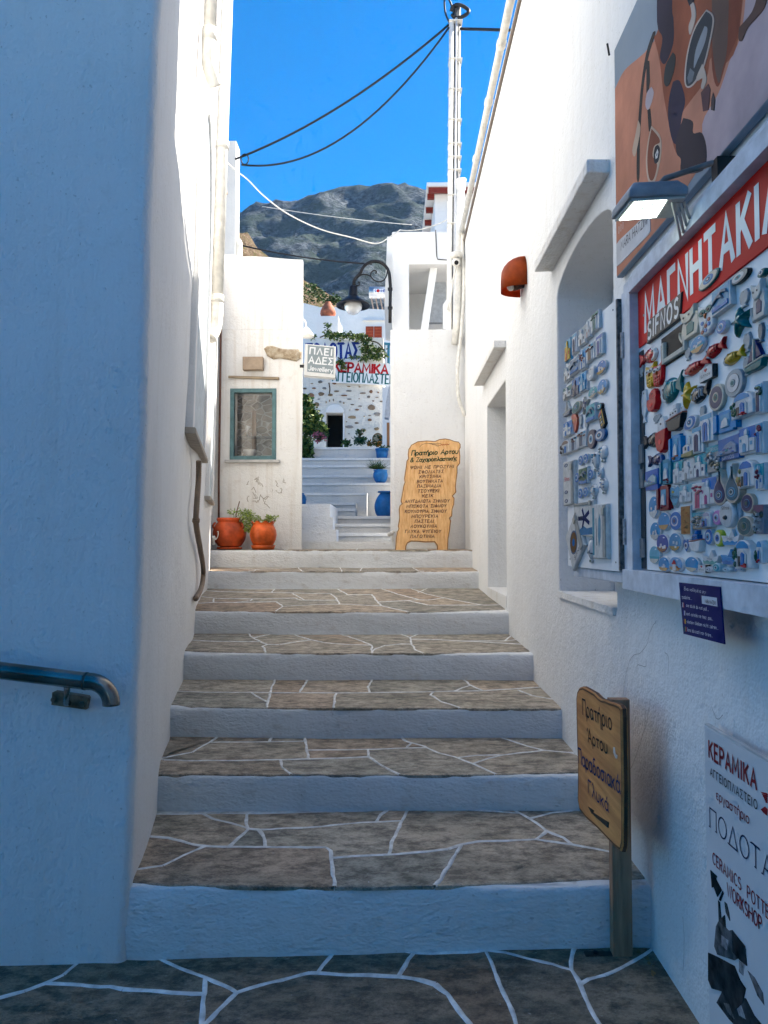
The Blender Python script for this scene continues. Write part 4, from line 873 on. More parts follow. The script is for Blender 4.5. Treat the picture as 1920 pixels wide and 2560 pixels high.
ob('hood', plate(NB(), UF, rect(*up_(915, 720), *up_(1175, 712)), 0, 0.12), WHITE_FAR, hh_)
bm = NB(); box(bm, *sorted((up_(560, 0)[0], up_(700, 0)[0])), UYY-0.9, UYY-0.6, 3, up_(0, 830)[1]); ob('terrace_wall', bm, WHITE_FAR, hh_)
sw = thing('solar_heater', at_y(940, 770, 32), 'silver solar water tank on a frame above the white roof', 'water heater')
q0, q1 = at_y(*K(985, 405), 32), at_y(*K(1260, 405), 32); r_ = abs(at_y(*K(1000, 345), 32).z-at_y(*K(1000, 468), 32).z)/2
ob('tank', tube(NB(), [q0, q0.lerp(q1, .02), q1], [r_*.9, r_, r_], 24), plain('brushed_steel', (0.45, 0.46, 0.47), 0.3, 0.1, 6, 0, metal=0.8), sw, smooth=True)
LF = Frame((0, 32-r_*1.02, 0), (1, 0, 0), (0, 0, 1)); lp = lambda x, y: (lambda q: (q.x, q.z))(at_y(*K(x, y), 32-r_*1.02))
ob('label_plate', plate(NB(), LF, rect(*lp(1035, 405), *lp(1240, 362)), -0.03, 0.0), SIGNW, sw)
lettering(LF, 'S', *lp(1048, 398), lp(0, 372)[1]-lp(0, 398)[1], BLUE_T, sw, thick=0.25); lettering(LF, 'NNE', *lp(1108, 398), lp(0, 372)[1]-lp(0, 398)[1], BLUE_T, sw, thick=0.25)
ob('emblem', plate(NB(), LF, ell(*lp(1084, 385), 0.07, 0.07, 10), 0.001, 0.004), RED_T, sw)
for x in (1010, 1060, 1110, 1150): ob('leg', tube(NB(), [at_y(*K(x, 470), 32), at_y(*K(x+25, 600), 32)], 0.03, 6), plain('rusty_frame', (0.35, 0.26, 0.2), 0.7), sw)
# ---- urn on its pedestal, vine, plants, pots
pd = thing('pedestal', at_y(*K(545, 900), 23), 'white square pedestal carrying a terracotta jar', 'pedestal')
a0, a1 = at_y(*K(420, 960), 23), at_y(*K(655, 705), 23); ob('block', box(NB(), a0.x, a1.x, 22.6, 24.2, a0.z-0.6, a1.z), WHITE_FAR, pd, bevel=0.03)
c = at_y(*K(530, 698), 22.85); k = 22.85/F*.2262
ob('terracotta_jar', lathe(NB(), [(62*k, 0), (76*k, 20*k), (88*k, 50*k), (84*k, 80*k), (66*k, 120*k), (46*k, 155*k), (34*k, 175*k), (34*k, 182*k), (28*k, 180*k)], (c.x, c.y, a1.z), 28), TERRA_MATT, None, smooth=True, label='tall orange terracotta jar standing on the white pedestal', cat='jar')
vn = thing('climbing_vine', at_y(*K(900, 1180), HSY-0.4), 'green climbing vine spilling over the pottery sign boards', 'vine')
bm = NB(); seed = 0
for (x, y, rx, ry, n_) in ((560,860,90,60,160),(680,870,110,60,230),(830,880,110,60,230),(930,920,90,60,160),(980,1010,80,70,200),(960,1110,70,70,180),(1060,1110,90,60,200),(1040,1040,60,50,120),(520,770,40,40,50),(690,1160,50,60,90),(1150,1060,60,80,90),(700,1220,25,40,40),(360,880,50,60,60),(850,1130,90,24,50)):
    seed += 1; c = at_y(*K(x, y), HSY-0.42); s = HSY/F*.2262; leaves(bm, c, (rx*s*.85, 0.15, ry*s*.7), int(n_*.8), 0.10, seed, 3)
ob('foliage', bm, GRN, vn)
bm = NB()
for l in ([(440,900),(560,860),(700,880),(850,890),(960,980),(1000,1100),(1080,1150)], [(860,900),(960,930),(1080,960),(1150,1040)], [(640,1120),(700,1180),(715,1250)], [(540,1400),(550,1470),(545,1520)]): tube(bm, smoothline([at_y(*K(*p), HSY-0.40) for p in l]), 0.02, 5)
ob('stem', bm, plain('vine_stem', (0.12, 0.08, 0.05), 0.9), vn)
def shrub(name, label, spots, Y, leaf, mats, seed, cat='plant', trunk=True):
    t_ = thing(name, at_y(*K(spots[0][0], spots[0][1]+spots[0][3]), Y), label, cat); bm = NB()
    for i, (x, y, rx, ry, n_) in enumerate(spots): c = at_y(*K(x, y), Y); s = Y/F*.2262; leaves(bm, c, (rx*s, rx*s*.7, ry*s), n_, leaf, seed+i, len(mats))
    ob('foliage', bm, mats, t_); bm = NB(); x, y = spots[0][0], spots[0][1]
    base = at_y(*K(x, spots[-1][1]+spots[-1][3]), Y)
    for (a, b, rx, ry, n_) in spots: tube(bm, smoothline([base, base.lerp(at_y(*K(a, b), Y), .5)+Vector((.04, 0, .05)), at_y(*K(a, b), Y)]), 0.012, 5)
    ob('stem', bm, plain('vine_stem', (0.12, 0.08, 0.05), 0.9), t_); return t_
shrub('leafy_shrub', 'large dark green shrub beside the arched doorway', [(330,1800,110,110,420),(400,1880,90,90,330),(300,1620,60,70,160),(290,1960,80,100,260),(450,1980,60,60,160)], 19.5, 0.13, [GRN[1], GRN[0], GRN[2]], 40, 'shrub')
shrub('leafy_shrub', 'dark trailing plant at the left edge of the grey stairs', [(270,2110,60,60,200),(300,2190,50,60,160)], 15.5, 0.10, [GRN[1], GRN[0]], 60)
shrub('grey_leaf_plant', 'small pale grey-green plant right of the dark doorway', [(870,2040,60,50,170),(875,1975,45,40,90)], 19, 0.09, [plain('leaf_grey', (0.16, 0.20, 0.13), 0.6, 0.2), GRN[0]], 70)
shrub('low_green_plant', 'low green plant at the right foot of the doorway', [(740,2075,55,30,120)], 18.6, 0.08, [GRN[0], GRN[1]], 75)
PINK = plain('flower_pink', (0.50, 0.14, 0.18), 0.6, 0.3, 60, 0); ORG = plain('flower_orange', (0.62, 0.20, 0.02), 0.6, 0.3, 60, 0)
shrub('pink_flowers', 'pink flowers growing in the wide blue trough', [(445,1990,70,40,240),(460,2020,60,30,80)], 17.6, 0.07, [PINK, PINK, GRN[0]], 80, 'flowers')
shrub('orange_flowers', 'orange and yellow flowers at the right end of the top landing', [(1080,2050,50,60,120),(1010,2080,40,30,80)], 18, 0.07, [ORG, GRN[0], GRN[1]], 85, 'flowers')
def pot(name, label, px_c, py_b, prof, Y, mat, cat='pot', seg=28, ribs=0, zb=None):
    c = at_y(px_c, py_b, Y); k = Y/F; z = c.z if zb is None else zb
    w = (lambda r, z, a, j: (r*(1+0.012*math.sin(j*math.pi)), z))
    return ob(name, lathe(NB(), [(r*k, h*k) for r, h in prof], (c.x, c.y, z), seg), mat, None, smooth=True, label=label, cat=cat)
pot('blue_trough', 'wide blue trough under the pink flowers on the top step', *K(470, 2120), [(20,0),(25,8),(27,14),(24,14)], 17.4, BLUEPOT, zb=UZ[10])
pot('blue_trough', 'blue trough half hidden beside the dark shrub', *K(360, 2115), [(16,0),(21,8),(23,13),(20,13)], 17.2, BLUEPOT, zb=UZ[10])
rib = []
for i in range(26):
    t = i/25; rib.append(((12+15*math.sin(math.pi*min(1, t*0.92+0.10))**0.8)*(1+0.018*(i % 2)), 62*t))
pot('blue_ribbed_jar', 'large ribbed blue jar on the grey stairs', 963, 1289, rib+[(19,62.5),(19,66),(15,66)], 12.4, BLUEPOT, zb=UZ[2])
pot('blue_pot', 'round blue pot holding a dark spiky plant on the stairs', 951, 1207, [(9,0),(15,8),(18.5,18),(18,26),(16,31),(17.5,32),(17.5,35),(14,35)], 14.05, BLUEPOT, zb=UZ[6])
pot('blue_pot', 'straight blue pot on the highest step of the stairs', 955, 1146, [(13,0),(15,14),(16,22),(17,22),(17,26),(14,26)], 15.4, BLUEPOT, zb=UZ[9])
pot('blue_jar', 'blue jar with handle peeking out beside the shop corner', 750, 1262, [(8,0),(15,14),(16.5,24),(13,34),(9,38),(11,40),(9,40)], 12.45, BLUEPOT, zb=UZ[3])
bm = NB(); rng = random.Random(9); c = at_y(945, 1172, 14.05)
for i in range(160):
    d = Vector((rng.gauss(-.25, .7), rng.gauss(0, .5), abs(rng.gauss(.35, .4)))).normalized(); l = rng.uniform(.1, .26); p = c + Vector((rng.uniform(-.08, .08), rng.uniform(-.06, .06), 0)); s = d.orthogonal().normalized()*.009
    q = [bm.verts.new(p-s), bm.verts.new(p+s), bm.verts.new(p+d*l)]; bm.faces.new(q)
pt = thing('spiky_plant', c, 'dark spiky plant growing in the round blue pot', 'plant'); ob('foliage', bm, GRN[1], pt)
bm = NB(); leaves(bm, at_y(955, 1120, 15.4), (.13, .1, .05), 60, .06, 4, 2); pt = thing('low_plant', at_y(955, 1120, 15.4), 'small plant in the straight blue pot', 'plant'); ob('foliage', bm, [GRN[0], GRN[1]], pt)
bs = at_y(*K(1080, 2035), 19.5); tr_ = thing('wicker_tray', bs, 'round tan tray leaning behind the orange flowers', 'tray')
TF = Frame((bs.x, 19.5, bs.z), (1, 0, 0), (0, .2, 1)); ob('base', plate(NB(), TF, ell(0, 0, .13, .17, 20), 0, .03), plain('wicker', (0.45, 0.33, 0.2), 0.8), tr_); ob('rim', tube(NB(), [TF.p(a, b, .03) for a, b in ell(0, 0, .13, .17, 20)+[(.13, 0)]], .015, 6), plain('wicker_dark', (0.33, 0.2, 0.1), 0.8), tr_)
so_ = thing('side_house', (0.4, 17.2, 1), 'white house wall at the right side of the upper stairs', 'house'); q = at_y(956, 968, 17.0)
ob('wall', box(NB(), q.x, 1.6, 17.0, 21.8, 1.0, q.z), WHITE_FAR, so_)
aw_ = thing('folded_awning', at_y(968, 1000, 16), 'folded grey awning hanging at the right edge of the stairs', 'awning')
bm = NB(); prism(bm, [at_y(*K(*p), 16) for p in ((1215,1420),(1195,1480),(1170,1620),(1155,1780),(1200,1790),(1225,1700))], (0, .3, 0)); ob('cloth', bm, plain('awning_grey', (0.42, 0.43, 0.45), 0.8), aw_)
bm = NB(); prism(bm, [at_y(*K(*p), 16.3) for p in ((1180,1840),(1210,1840),(1210,2200),(1180,2140))], (0, .1, 0)); ob('door_edge', bm, wood('orange_wood', (0.25, 0.10, 0.04), (0.36, 0.17, 0.07)), aw_)
rl = thing('balcony_railing', at_y(*K(1150, 1190), 25), 'teal metal railing beside the red shutters', 'railing'); TEALR = plain('teal_metal', (0.02, 0.12, 0.18), 0.5)
for a, b in (((1080,965),(1240,975)), ((1150,970),(1150,1190)), ((1200,970),(1200,1190)), ((1080,940),(1100,975))): ob('bar', tube(NB(), [at_y(*K(*a), 25), at_y(*K(*b), 25)], 0.045, 6), TEALR, rl)
fl = thing('cream_lantern', at_y(*K(300, 880), 9.6), 'cream wall lantern peeking out behind the shop', 'lantern'); c = at_y(*K(290, 850), 9.4); k = 9.4/F
ob('shade', lathe(NB(), [(4*k, 14*k), (8*k, 10*k), (20*k, -6*k), (19*k, -10*k), (10*k, -12*k)], c, 20), CREAM, fl, smooth=True); ob('arm', tube(NB(), smoothline([c+Vector((0, 0, 14*k)), c+Vector((-3*k, 0, 30*k)), c+Vector((-16*k, 0, 40*k))]), 0.008, 6), CREAM, fl, smooth=True)

# ================================================================ hills and mountain
def slope(name, ridge, Y0, Y1, py1, ny, amp, mat, label, freq, x_ext=0):
    """a hillside under a traced ridge line; far edge at Y1, near foot at Y0"""
    bm = NB(); cols = []; nx = 150; r0, r1 = ridge[0][0], ridge[-1][0]
    def rp(px):
        for (a, b), (c, d) in zip(ridge, ridge[1:]):
            if a <= px <= c: return b + (d-b)*(px-a)/(c-a)
        return ridge[-1][1]
    for i in range(nx+1):
        px = r0 + (r1-r0)*i/nx; top = at_y(px, rp(px), Y1); foot = at_y(px, py1, Y0); col = []
        for j in range(ny+1):
            t = j/ny; p = foot.lerp(top, t); n_ = fnoise((p.x, p.y, p.z), freq, 6); w = amp*(1 if j < ny else 0.35)
            p = p + Vector((0, -w*n_, w*0.7*n_)); col.append(bm.verts.new(p))
        back = top + Vector((0, (Y1-Y0)*0.12, -(top.z)*0.25)); col.append(bm.verts.new(back)); cols.append(col)
    for a, b in zip(cols, cols[1:]):
        for j in range(len(a)-1): bm.faces.new((a[j], b[j], b[j+1], a[j+1]))
    return ob(name, bm, mat, None, smooth=True, label=label, cat='hill', kind='structure')
t = NT('mountain_rock_haze_tint'); v_ = t.coord((.01, .01, .016)); a_ = t.noise(v_, 1.2, 6, .65); b_ = t.noise(v_, 9, 6, .7); c_ = t.noise(t.coord((.01, .01, .05)), 2.2, 5, .65)
cc = t.ramp(b_, [(.40, (.02, .026, .032)), (.5, (.075, .088, .10)), (.60, (.17, .185, .20))]); cc = t.mix(t.ramp(a_, [(.42, (0,0,0)), (.56, (.85,)*3)]), cc, (.045, .065, .045))  # rock tones carry the blue of haze and shade in their colour
cc = t.mix(t.ramp(c_, [(.68, (0,0,0)), (.76, (.4,)*3)]), cc, (.34, .35, .36)); t.base(cc); t.bump([(b_, .9, 14), (a_, .6, 30)]); MTN = t.done(.95, spec=.1)
slope('mountain', [(-300,760),(200,640),(400,585),(500,560),(592,536),(656,515),(722,503),(760,498),(800,491),(840,482),(879,476),(920,468),(963,464),(1000,466),(1023,469),(1062,472),(1130,480),(1250,505),(1500,560),(2100,700)], 900, 1500, 1000, 90, 26, MTN, 'bare blue-grey rocky mountain rising behind the village', .012)
t = NT('hill_scrub'); v_ = t.coord((.2, .2, .2)); a_ = t.noise(v_, 3, 6, .7); b_ = t.noise(v_, 14, 5, .7)
cc = t.ramp(b_, [(.35, (.14, .085, .055)), (.55, (.27, .19, .12)), (.7, (.38, .30, .21))]); cc = t.mix(t.ramp(a_, [(.48, (0,0,0)), (.58, (.9,)*3)]), cc, (.12, .12, .035)); t.base(cc); t.bump([(b_, 1, .8), (a_, .8, 1.5)]); SCRUB = t.done(.95, spec=.1)
slope('hillside', [(300,480),(500,545),(595,583),(620,593),(645,626),(700,662),(755,693),(775,703),(800,716),(830,738),(855,766),(900,800),(1000,850)], 60, 110, 1000, 50, 1.6, SCRUB, 'brown scrub-covered hillside behind the white roofs', .13)
for (px, py, Y, s, lab) in ((777, 735, 84, 1.3, 'round dark bush on the brown hillside'), (828, 750, 88, .9, 'small dark bush low on the brown hillside')):
    t_ = thing('hillside_bush', at_y(px, py+8, Y), lab, 'bush'); bm = NB(); leaves(bm, at_y(px, py, Y), (s, s, s*.6), 420, .34, int(px), 2, .35); ob('foliage', bm, [GRN[1], GRN[0]], t_)

# ================================================================ things in the alley
def pline(fr, Kf, *pts): return [fr.px(*Kf(*p)) for p in pts]
def kf(ox, oy, s): return lambda x, y: (ox + x*s, oy + y*s)
def write(fr, Kf, s, p0, p1, ptop, mat, parent, full=None, **kw):
    """text whose baseline runs from p0 to p1 (picture points on the board); ptop is a point at cap height above p0"""
    a, b, t = fr.px(*Kf(*p0)), fr.px(*Kf(*p1)), fr.px(*Kf(*ptop)); w = math.dist(a, b); h = abs(t[1]-a[1])
    f2 = fr.sub(a[0], a[1], 0, math.atan2(b[1]-a[1], b[0]-a[0])); return lettering(f2, s, 0, 0, h, mat, parent, width=w, **kw)
# ---- terracotta pots
PZ = ZT[6] + 0.003
def saucer_pot(name, label, cx, Y, prof, sau, mat, warp=None, seg=64):
    c = at_y(cx, 1354, Y); k = Y/F; t_ = thing(name, (c.x, Y, PZ), label, 'pot')
    ob('saucer', lathe(NB(), [(r*k, h*k) for r, h in sau], (c.x, Y, PZ), 40), mat, t_, smooth=True)
    ob('body', lathe(NB(), [(r*k, h*k) for r, h in prof], (c.x, Y, PZ), seg, warp), mat, t_, smooth=True); return t_, c.x, k
rb = [(22, 6), (24, 8)]
for i in range(44):
    t = i/43; r = 24 + 17.5*math.sin(math.pi*(0.06+0.80*t))**0.9; rb.append((r*(1+(0.010 if i % 2 else 0)), 8 + 58*t))
rb += [(30, 67), (29, 69), (31.5, 72), (32.5, 76), (31, 79), (28, 79), (27, 72), (26, 66)]
t_, cx_, k = saucer_pot('terracotta_pot', 'large ribbed terracotta pot with straight rim beside the left wall', 574, 8.46, rb, [(26, 0), (31, 1), (32, 5), (30, 6), (24, 5.5)], TERRA)
ob('soil', lathe(NB(), [(27*k, 70*k), (20*k, 71*k)], (cx_, 8.46, PZ), 20), plain('soil', (0.06, 0.04, 0.03), 0.95), t_)
for s in (-1, 1):
    c = Vector((cx_ + s*33*k, 8.46-14*k, PZ+58*k)); bm = NB(); tube(bm, [c + Vector((s*(1-abs(math.cos(R(a))))*5*k, -6*k*abs(math.sin(R(a)))-1*k, 8*k*math.cos(R(a)))) for a in range(0, 181, 20)], 2.6*k, 8); ob('handle', bm, TERRA, t_, smooth=True)
ob('cane', tube(NB(), [(cx_+14*k, 8.44, PZ+68*k), (cx_+20*k, 8.42, PZ+98*k), (cx_+27*k, 8.40, PZ+120*k)], 0.006, 6), wood('cane_wood', (0.16, 0.09, 0.05), (0.28, 0.17, 0.1)), t_)
wv = lambda r, z, a, j: ((r*(1+0.05*math.sin(a*9)) if j in (7, 8, 9) else r), z + (0.012*math.sin(a*9) if j in (7, 8, 9) else 0))
t_, cx2, k = saucer_pot('terracotta_pot', 'rounded terracotta pot with wavy rim in a tall saucer', 658, 8.40, [(23, 9), (25, 11), (31, 24), (33.5, 36), (32, 48), (28, 57), (25.5, 62), (27, 66), (30, 69), (27.5, 68), (24, 58)], [(27, 0), (31, 11), (29, 11), (26, 4)], plain('terracotta_bright', (0.62, 0.105, 0.018), 0.36, 0.32, 9, 0.4, coat=0.06, dist=0.004), wv, 72)
ob('soil', lathe(NB(), [(24*k, 59*k), (15*k, 60*k)], (cx2, 8.40, PZ), 20), plain('soil', (0.06, 0.04, 0.03), 0.95), t_)
FERN = [plain('fern_light', (0.36, 0.46, 0.07), 0.5, 0.3, 40, 0), plain('fern_grey', (0.40, 0.45, 0.26), 0.6, 0.3, 40, 0), plain('fern_mid', (0.20, 0.29, 0.06), 0.5, 0.3, 40, 0)]
p_ = thing('feathery_plant', (cx_, 8.45, PZ+0.3), 'feathery light green plant spilling between the two terracotta pots', 'plant'); bm = NB()
for (px, py, rx, ry, n_, sd) in ((617, 1292, 17, 14, 420, 1), (622, 1312, 15, 14, 340, 2), (603, 1280, 16, 6, 120, 3), (640, 1296, 12, 7, 130, 4), (584, 1280, 10, 4, 40, 5), (630, 1322, 9, 8, 90, 6)):
    kk = 8.43/F; leaves(bm, at_y(px, py, 8.43), (rx*kk, .07, ry*kk), n_, .026, sd, 3, .45)
ob('foliage', bm, FERN, p_); bm = NB()
for px, py in ((617, 1290), (622, 1312), (603, 1280), (640, 1298), (584, 1281)): tube(bm, smoothline([(cx_+.03, 8.45, PZ+.3), at_y((px+590)/2, py-10, 8.44), at_y(px, py, 8.43)]), .003, 5)
ob('stem', bm, FERN[2], p_)
p_ = thing('feathery_plant', (cx2, 8.40, PZ+0.26), 'small feathery plant growing out of the wavy rimmed pot', 'plant'); bm = NB()
for (px, py, rx, ry, n_, sd) in ((676, 1297, 12, 8, 230, 11), (664, 1303, 10, 6, 140, 12), (690, 1292, 6, 4, 40, 13)): leaves(bm, at_y(px, py, 8.4), (rx*k, .05, ry*k), n_, .024, sd, 3, .45)
ob('foliage', bm, FERN, p_); bm = NB(); tube(bm, [(cx2, 8.4, PZ+.25), at_y(676, 1300, 8.4)], .004, 5); ob('stem', bm, FERN[2], p_)
tp = thing('garden_tap', at_y(532, 1355, 8.3), 'small old white tap at the foot of the large pot', 'tap'); kk = 8.3/F; c = at_y(534, 1348, 8.3)
for nm, pt, r in (('body', [c+Vector((0, .0, -14*kk)), c, c+Vector((6*kk, -.01, 1*kk))], 3.4*kk), ('valve', [c+Vector((-4*kk, 0, 3*kk)), c+Vector((4*kk, 0, 4*kk))], 5*kk), ('wire', smoothline([c+Vector((7*kk, -.01, 0)), c+Vector((11*kk, -.01, 8*kk)), c+Vector((12*kk, -.01, 19*kk)), c+Vector((9*kk, -.01, 18*kk))]), 1.2*kk)): ob(nm, tube(NB(), pt, r, 8), CREAM, tp, smooth=True)
# ---- wooden menu board
KB = kf(960, 1080, .1447)
b0 = at_y(1043, 1376, 8.27); BF = Frame((b0.x, 8.27, PZ), (1, 0.02, 0), (0, 0.16, 1))
BOARD = wood('varnished_pine', (0.64, 0.31, 0.10), (0.88, 0.55, 0.25), axis=2, scale=1.3, rough=0.35, bump=0.2, speck=0.5); DARKE = plain('burnt_edge', (0.13, 0.055, 0.025), 0.6)
OUT = [(190,2060),(205,1820),(225,1720),(250,1672),(240,1620),(262,1480),(255,1330),(268,1270),(305,1238),(286,1190),(310,1060),(335,920),(354,870),(345,800),(370,640),(388,500),(418,455),(410,380),(420,300),(470,220),(580,160),(740,145),(880,155),(960,120),(1060,110),(1140,125),(1220,155),(1290,165),(1325,210),(1325,270),(1308,300),(1320,420),(1315,540),(1272,600),(1272,700),(1255,830),(1245,940),(1250,1040),(1193,1105),(1220,1140),(1215,1250),(1187,1330),(1180,1450),(1138,1492),(1160,1530),(1140,1700),(1115,1850),(1105,2060),(915,2060),(915,1960),(870,1900),(720,1905),(560,1890),(470,1890),(410,1920),(390,1970),(380,2060)]
mb = thing('menu_board', BF.o, 'tall orange wooden menu board with scalloped edges and Greek bakery list', 'sign board')
o2 = pline(BF, KB, *OUT); ob('board', plate(NB(), BF, o2, -0.028, 0.0, 0.004), BOARD, mb)
if area2(o2) < 0: o2 = o2[::-1]
bm = NB(); ribbon(bm, BF, inset2(o2, 0.006)+[inset2(o2, 0.006)[0]], 0.0035, 0.001); ob('scorched_rim', bm, DARKE, mb)
INK = plain('brown_ink', (0.085, 0.035, 0.03), 0.6, 0.15); GREENK = plain('dark_green_ink', (0.022, 0.05, 0.018), 0.6, 0.15)
write(BF, KB, 'Πρατήριο Αρτου', (475, 405), (1275, 372), (475, 325), GREENK, mb, thick=0.21, gap=0.16, shear=0.22, c=0.0012)
write(BF, KB, '& Ζαχαροπλαστικής', (455, 520), (1255, 488), (455, 448), GREENK, mb, thick=0.20, gap=0.13, shear=0.22, c=0.0012)
for s, a, b in (('ΨΩΜΙ ΜΕ ΠΡΟΖΥΜΙ', (458, 640), (1200, 618)), ('ΣΦΟΛΙΑΤΕΣ', (600, 718), (1025, 706)), ('ΚΡΙΤΣΙΝΙΑ', (615, 800), (980, 788)), ('ΒΟΥΤΗΜΑΤΑ', (570, 882), (1010, 870)), ('ΠΑΞΙΜΑΔΙΑ', (575, 962), (980, 952)), ('ΤΣΟΥΡΕΚΙ', (585, 1047), (945, 1040)), ('ΚΕΪΚ', (660, 1130), (845, 1126)), ('ΑΜΥΓΔΑΛΩΤΑ', (362, 1222), (800, 1217)), ('ΣΙΦΝΟΥ', (850, 1216), (1125, 1212)), ('ΜΠΙΣΚΟΤΑ ΣΙΦΝΟΥ', (388, 1308), (1070, 1300)), ('ΚΟΥΛΟΥΡΙΑ ΣΙΦΝΟΥ', (362, 1398), (1072, 1392)), ('ΜΠΟΥΡΕΚΙΑ', (475, 1482), (930, 1478)), ('ΠΑΣΤΕΛΙ', (535, 1568), (850, 1566)), ('ΛΟΥΚΟΥΜΙΑ', (460, 1655), (908, 1650)), ('ΓΛΥΚΑ ΨΥΓΕΙΟΥ', (365, 1745), (980, 1740)), ('ΠΑΓΩΤΙΝΙΑ', (458, 1830), (865, 1826))):
    write(BF, KB, s, a, b, (a[0], a[1]-50), INK, mb, thick=0.19, gap=0.30, shear=0.2, c=0.0012, jitter=0.02)
WH = plain('wheat_red', (0.42, 0.05, 0.012), 0.6)
bm = NB()
for i in range(9): plate(bm, BF.sub(*BF.px(*KB(970+i*17, 225-(i % 2)*14+7-i*1.5)), 0, 0.3 if i % 2 else -0.1), ell(0, 0, .008, .0035, 8), 0.0008, 0.002+i*.0001)
ob('wheat_ear', bm, WH, mb)
bm = NB()
for i, l in enumerate(([(615,262),(650,220),(720,198),(800,205),(880,215),(960,232)], [(800,205),(880,225),(940,250)], [(760,200),(900,196),(990,196)], [(1110,215),(1140,205)])): ribbon(bm, BF, pline(BF, KB, *l), 0.0018, 0.0012+i*.0002)
ob('wheat_stalk', bm, INK, mb)
# ---- wooden direction sign on a post
KS = kf(1420, 1700, .3072); SXX = 0.69
PF = Frame((SXX, 2.5, 0.5), (0, -1, 0), (0, 0, 1))
ds = thing('direction_sign', (0.74, 2.55, 0.014), 'weathered wooden direction sign with handwritten Greek on a post', 'sign')
POSTW = wood('grey_post_wood', (0.27, 0.145, 0.085), (0.46, 0.28, 0.17), axis=2, scale=1.4, rough=0.8, bump=0.6); SIGNWD = wood('worn_plywood', (0.42, 0.165, 0.05), (0.70, 0.34, 0.11), axis=1, scale=0.9, rough=0.6, bump=0.7, speck=0.3)
zt_ = at_y(1540, 1748, 2.54).z; ob('post', box(NB(), 0.708, 0.770, 2.533, 2.570, 0.012, zt_), POSTW, ds, bevel=0.004)
so = [(75,95),(90,65),(120,55),(150,70),(215,108),(245,140),(270,158),(300,160),(340,180),(380,190),(415,208),(432,235),(436,300),(440,600),(446,900),(444,1200),(442,1340),(428,1395),(380,1358),(310,1285),(240,1210),(150,1130),(95,1060),(80,980),(82,700),(75,500),(70,300),(68,150)]
pts = pline(PF, KS, *so); ob('board', plate(NB(), PF, pts, -0.0175, 0.0, 0.003), SIGNWD, ds)
if area2(pts) < 0: pts = pts[::-1]
bm = NB(); ii = inset2(pts, 0.007); ribbon(bm, PF, ii+[ii[0]], 0.003, 0.0008); ob('carved_rim', bm, DARKE, ds)
bm = NB(); oo = inset2(pts, -0.0015); n_ = len(oo)
ra = [bm.verts.new(PF.p(a, b, -0.015)) for a, b in oo]; rb_ = [bm.verts.new(PF.p(a, b, -0.004)) for a, b in oo]
for i in range(n_): bm.faces.new((ra[i], ra[(i+1) % n_], rb_[(i+1) % n_], rb_[i]))
ob('edge_band', bm, wood('edge_wood', (0.075, 0.028, 0.014), (0.15, 0.06, 0.03), axis=2, rough=0.6), ds)
SINK = plain('carved_ink', (0.035, 0.022, 0.018), 0.6); SBLUE = plain('blue_ink', (0.012, 0.022, 0.11), 0.6)
write(PF, KS, 'Πρατήριο', (122, 280), (360, 408), (122, 158), SINK, ds, thick=0.13, gap=0.16, c=0.001, shear=-.04)
write(PF, KS, 'Άρτου', (160, 500), (325, 600), (160, 398), SINK, ds, thick=0.15, gap=0.18, c=0.001)
write(PF, KS, 'Παραδοσιακά', (88, 672), (428, 925), (88, 556), SBLUE, ds, thick=0.14, gap=0.14, c=0.001)
write(PF, KS, 'Γλυκά', (168, 915), (335, 1075), (168, 815), SBLUE, ds, thick=0.14, gap=0.2, c=0.001)
ob('arrow', plate(NB(), PF, pline(PF, KS, (165,1030),(215,1062),(208,1078),(335,1158),(330,1205),(215,1105),(205,1092),(195,1088)), 0.0003, 0.0015), plain('arrow_ink', (0.05, 0.035, 0.025), 0.7), ds)
ob('paint_scrape', plate(NB(), PF, pline(PF, KS, (370,545),(382,550),(388,600),(404,615),(402,640),(388,636),(372,590)), 0.0003, 0.0012), plain('bare_white', (0.6, 0.58, 0.54), 0.8), ds)
bp = NB(); box(bp, 0.62, 0.707, 2.535, 2.56, 0.015, 0.02); ob('foot_plate', bp, plain('rusty_plate', (0.07, 0.05, 0.04), 0.8), ds)
for c in ((0.655, 2.548, 0.0225), ): ob('bolt', lathe(NB(), [(0.008, -0.003), (0.008, 0.003), (0.003, 0.005)], c, 10), plain('dark_bolt', (0.02, 0.02, 0.02), 0.5), ds)
# ---- handrail on the blue-white corner
INOX = plain('stained_steel_rail', (0.26, 0.23, 0.20), 0.22, 0.35, 6, 0.05, metal=0.95)
hr = thing('handrail', at_y(110, 1690, 2.42), 'brushed steel handrail end with bracket on the shaded corner wall', 'handrail'); HY_ = 2.43
path = [at_y(-500, 1612, HY_), at_y(-200, 1650, HY_), at_y(0, 1676, HY_), at_y(120, 1691, HY_), at_y(215, 1703, HY_)]
ec = at_y(222, 1760, HY_); rr = 56/F*HY_
path += [ec + Vector((rr*math.sin(R(a)), 0, rr*math.cos(R(a)))) for a in range(8, 91, 10)] + [at_y(278, 1763, HY_)]
ob('rail', tube(NB(), path, 0.027, 20), INOX, hr, smooth=True)
ob('weld', tube(NB(), [at_y(211, 1702.5, HY_), at_y(217, 1703.2, HY_)], 0.0283, 20), plain('weld_dark', (0.10, 0.08, 0.07), 0.5, metal=0.8), hr)
WY = 2.515
ob('bracket_arm', tube(NB(), smoothline([at_y(168, 1718, HY_), at_y(167, 1740, HY_+.01), at_y(166, 1757, HY_+.05), at_y(172, 1757, WY)]), 0.0095, 10), INOX, hr, smooth=True)
WFm = Frame((0, WY, 0), (1, 0, 0), (0, 0, 1)); wq = lambda x, y: (lambda q: (q.x, q.z))(at_y(x, y, WY))
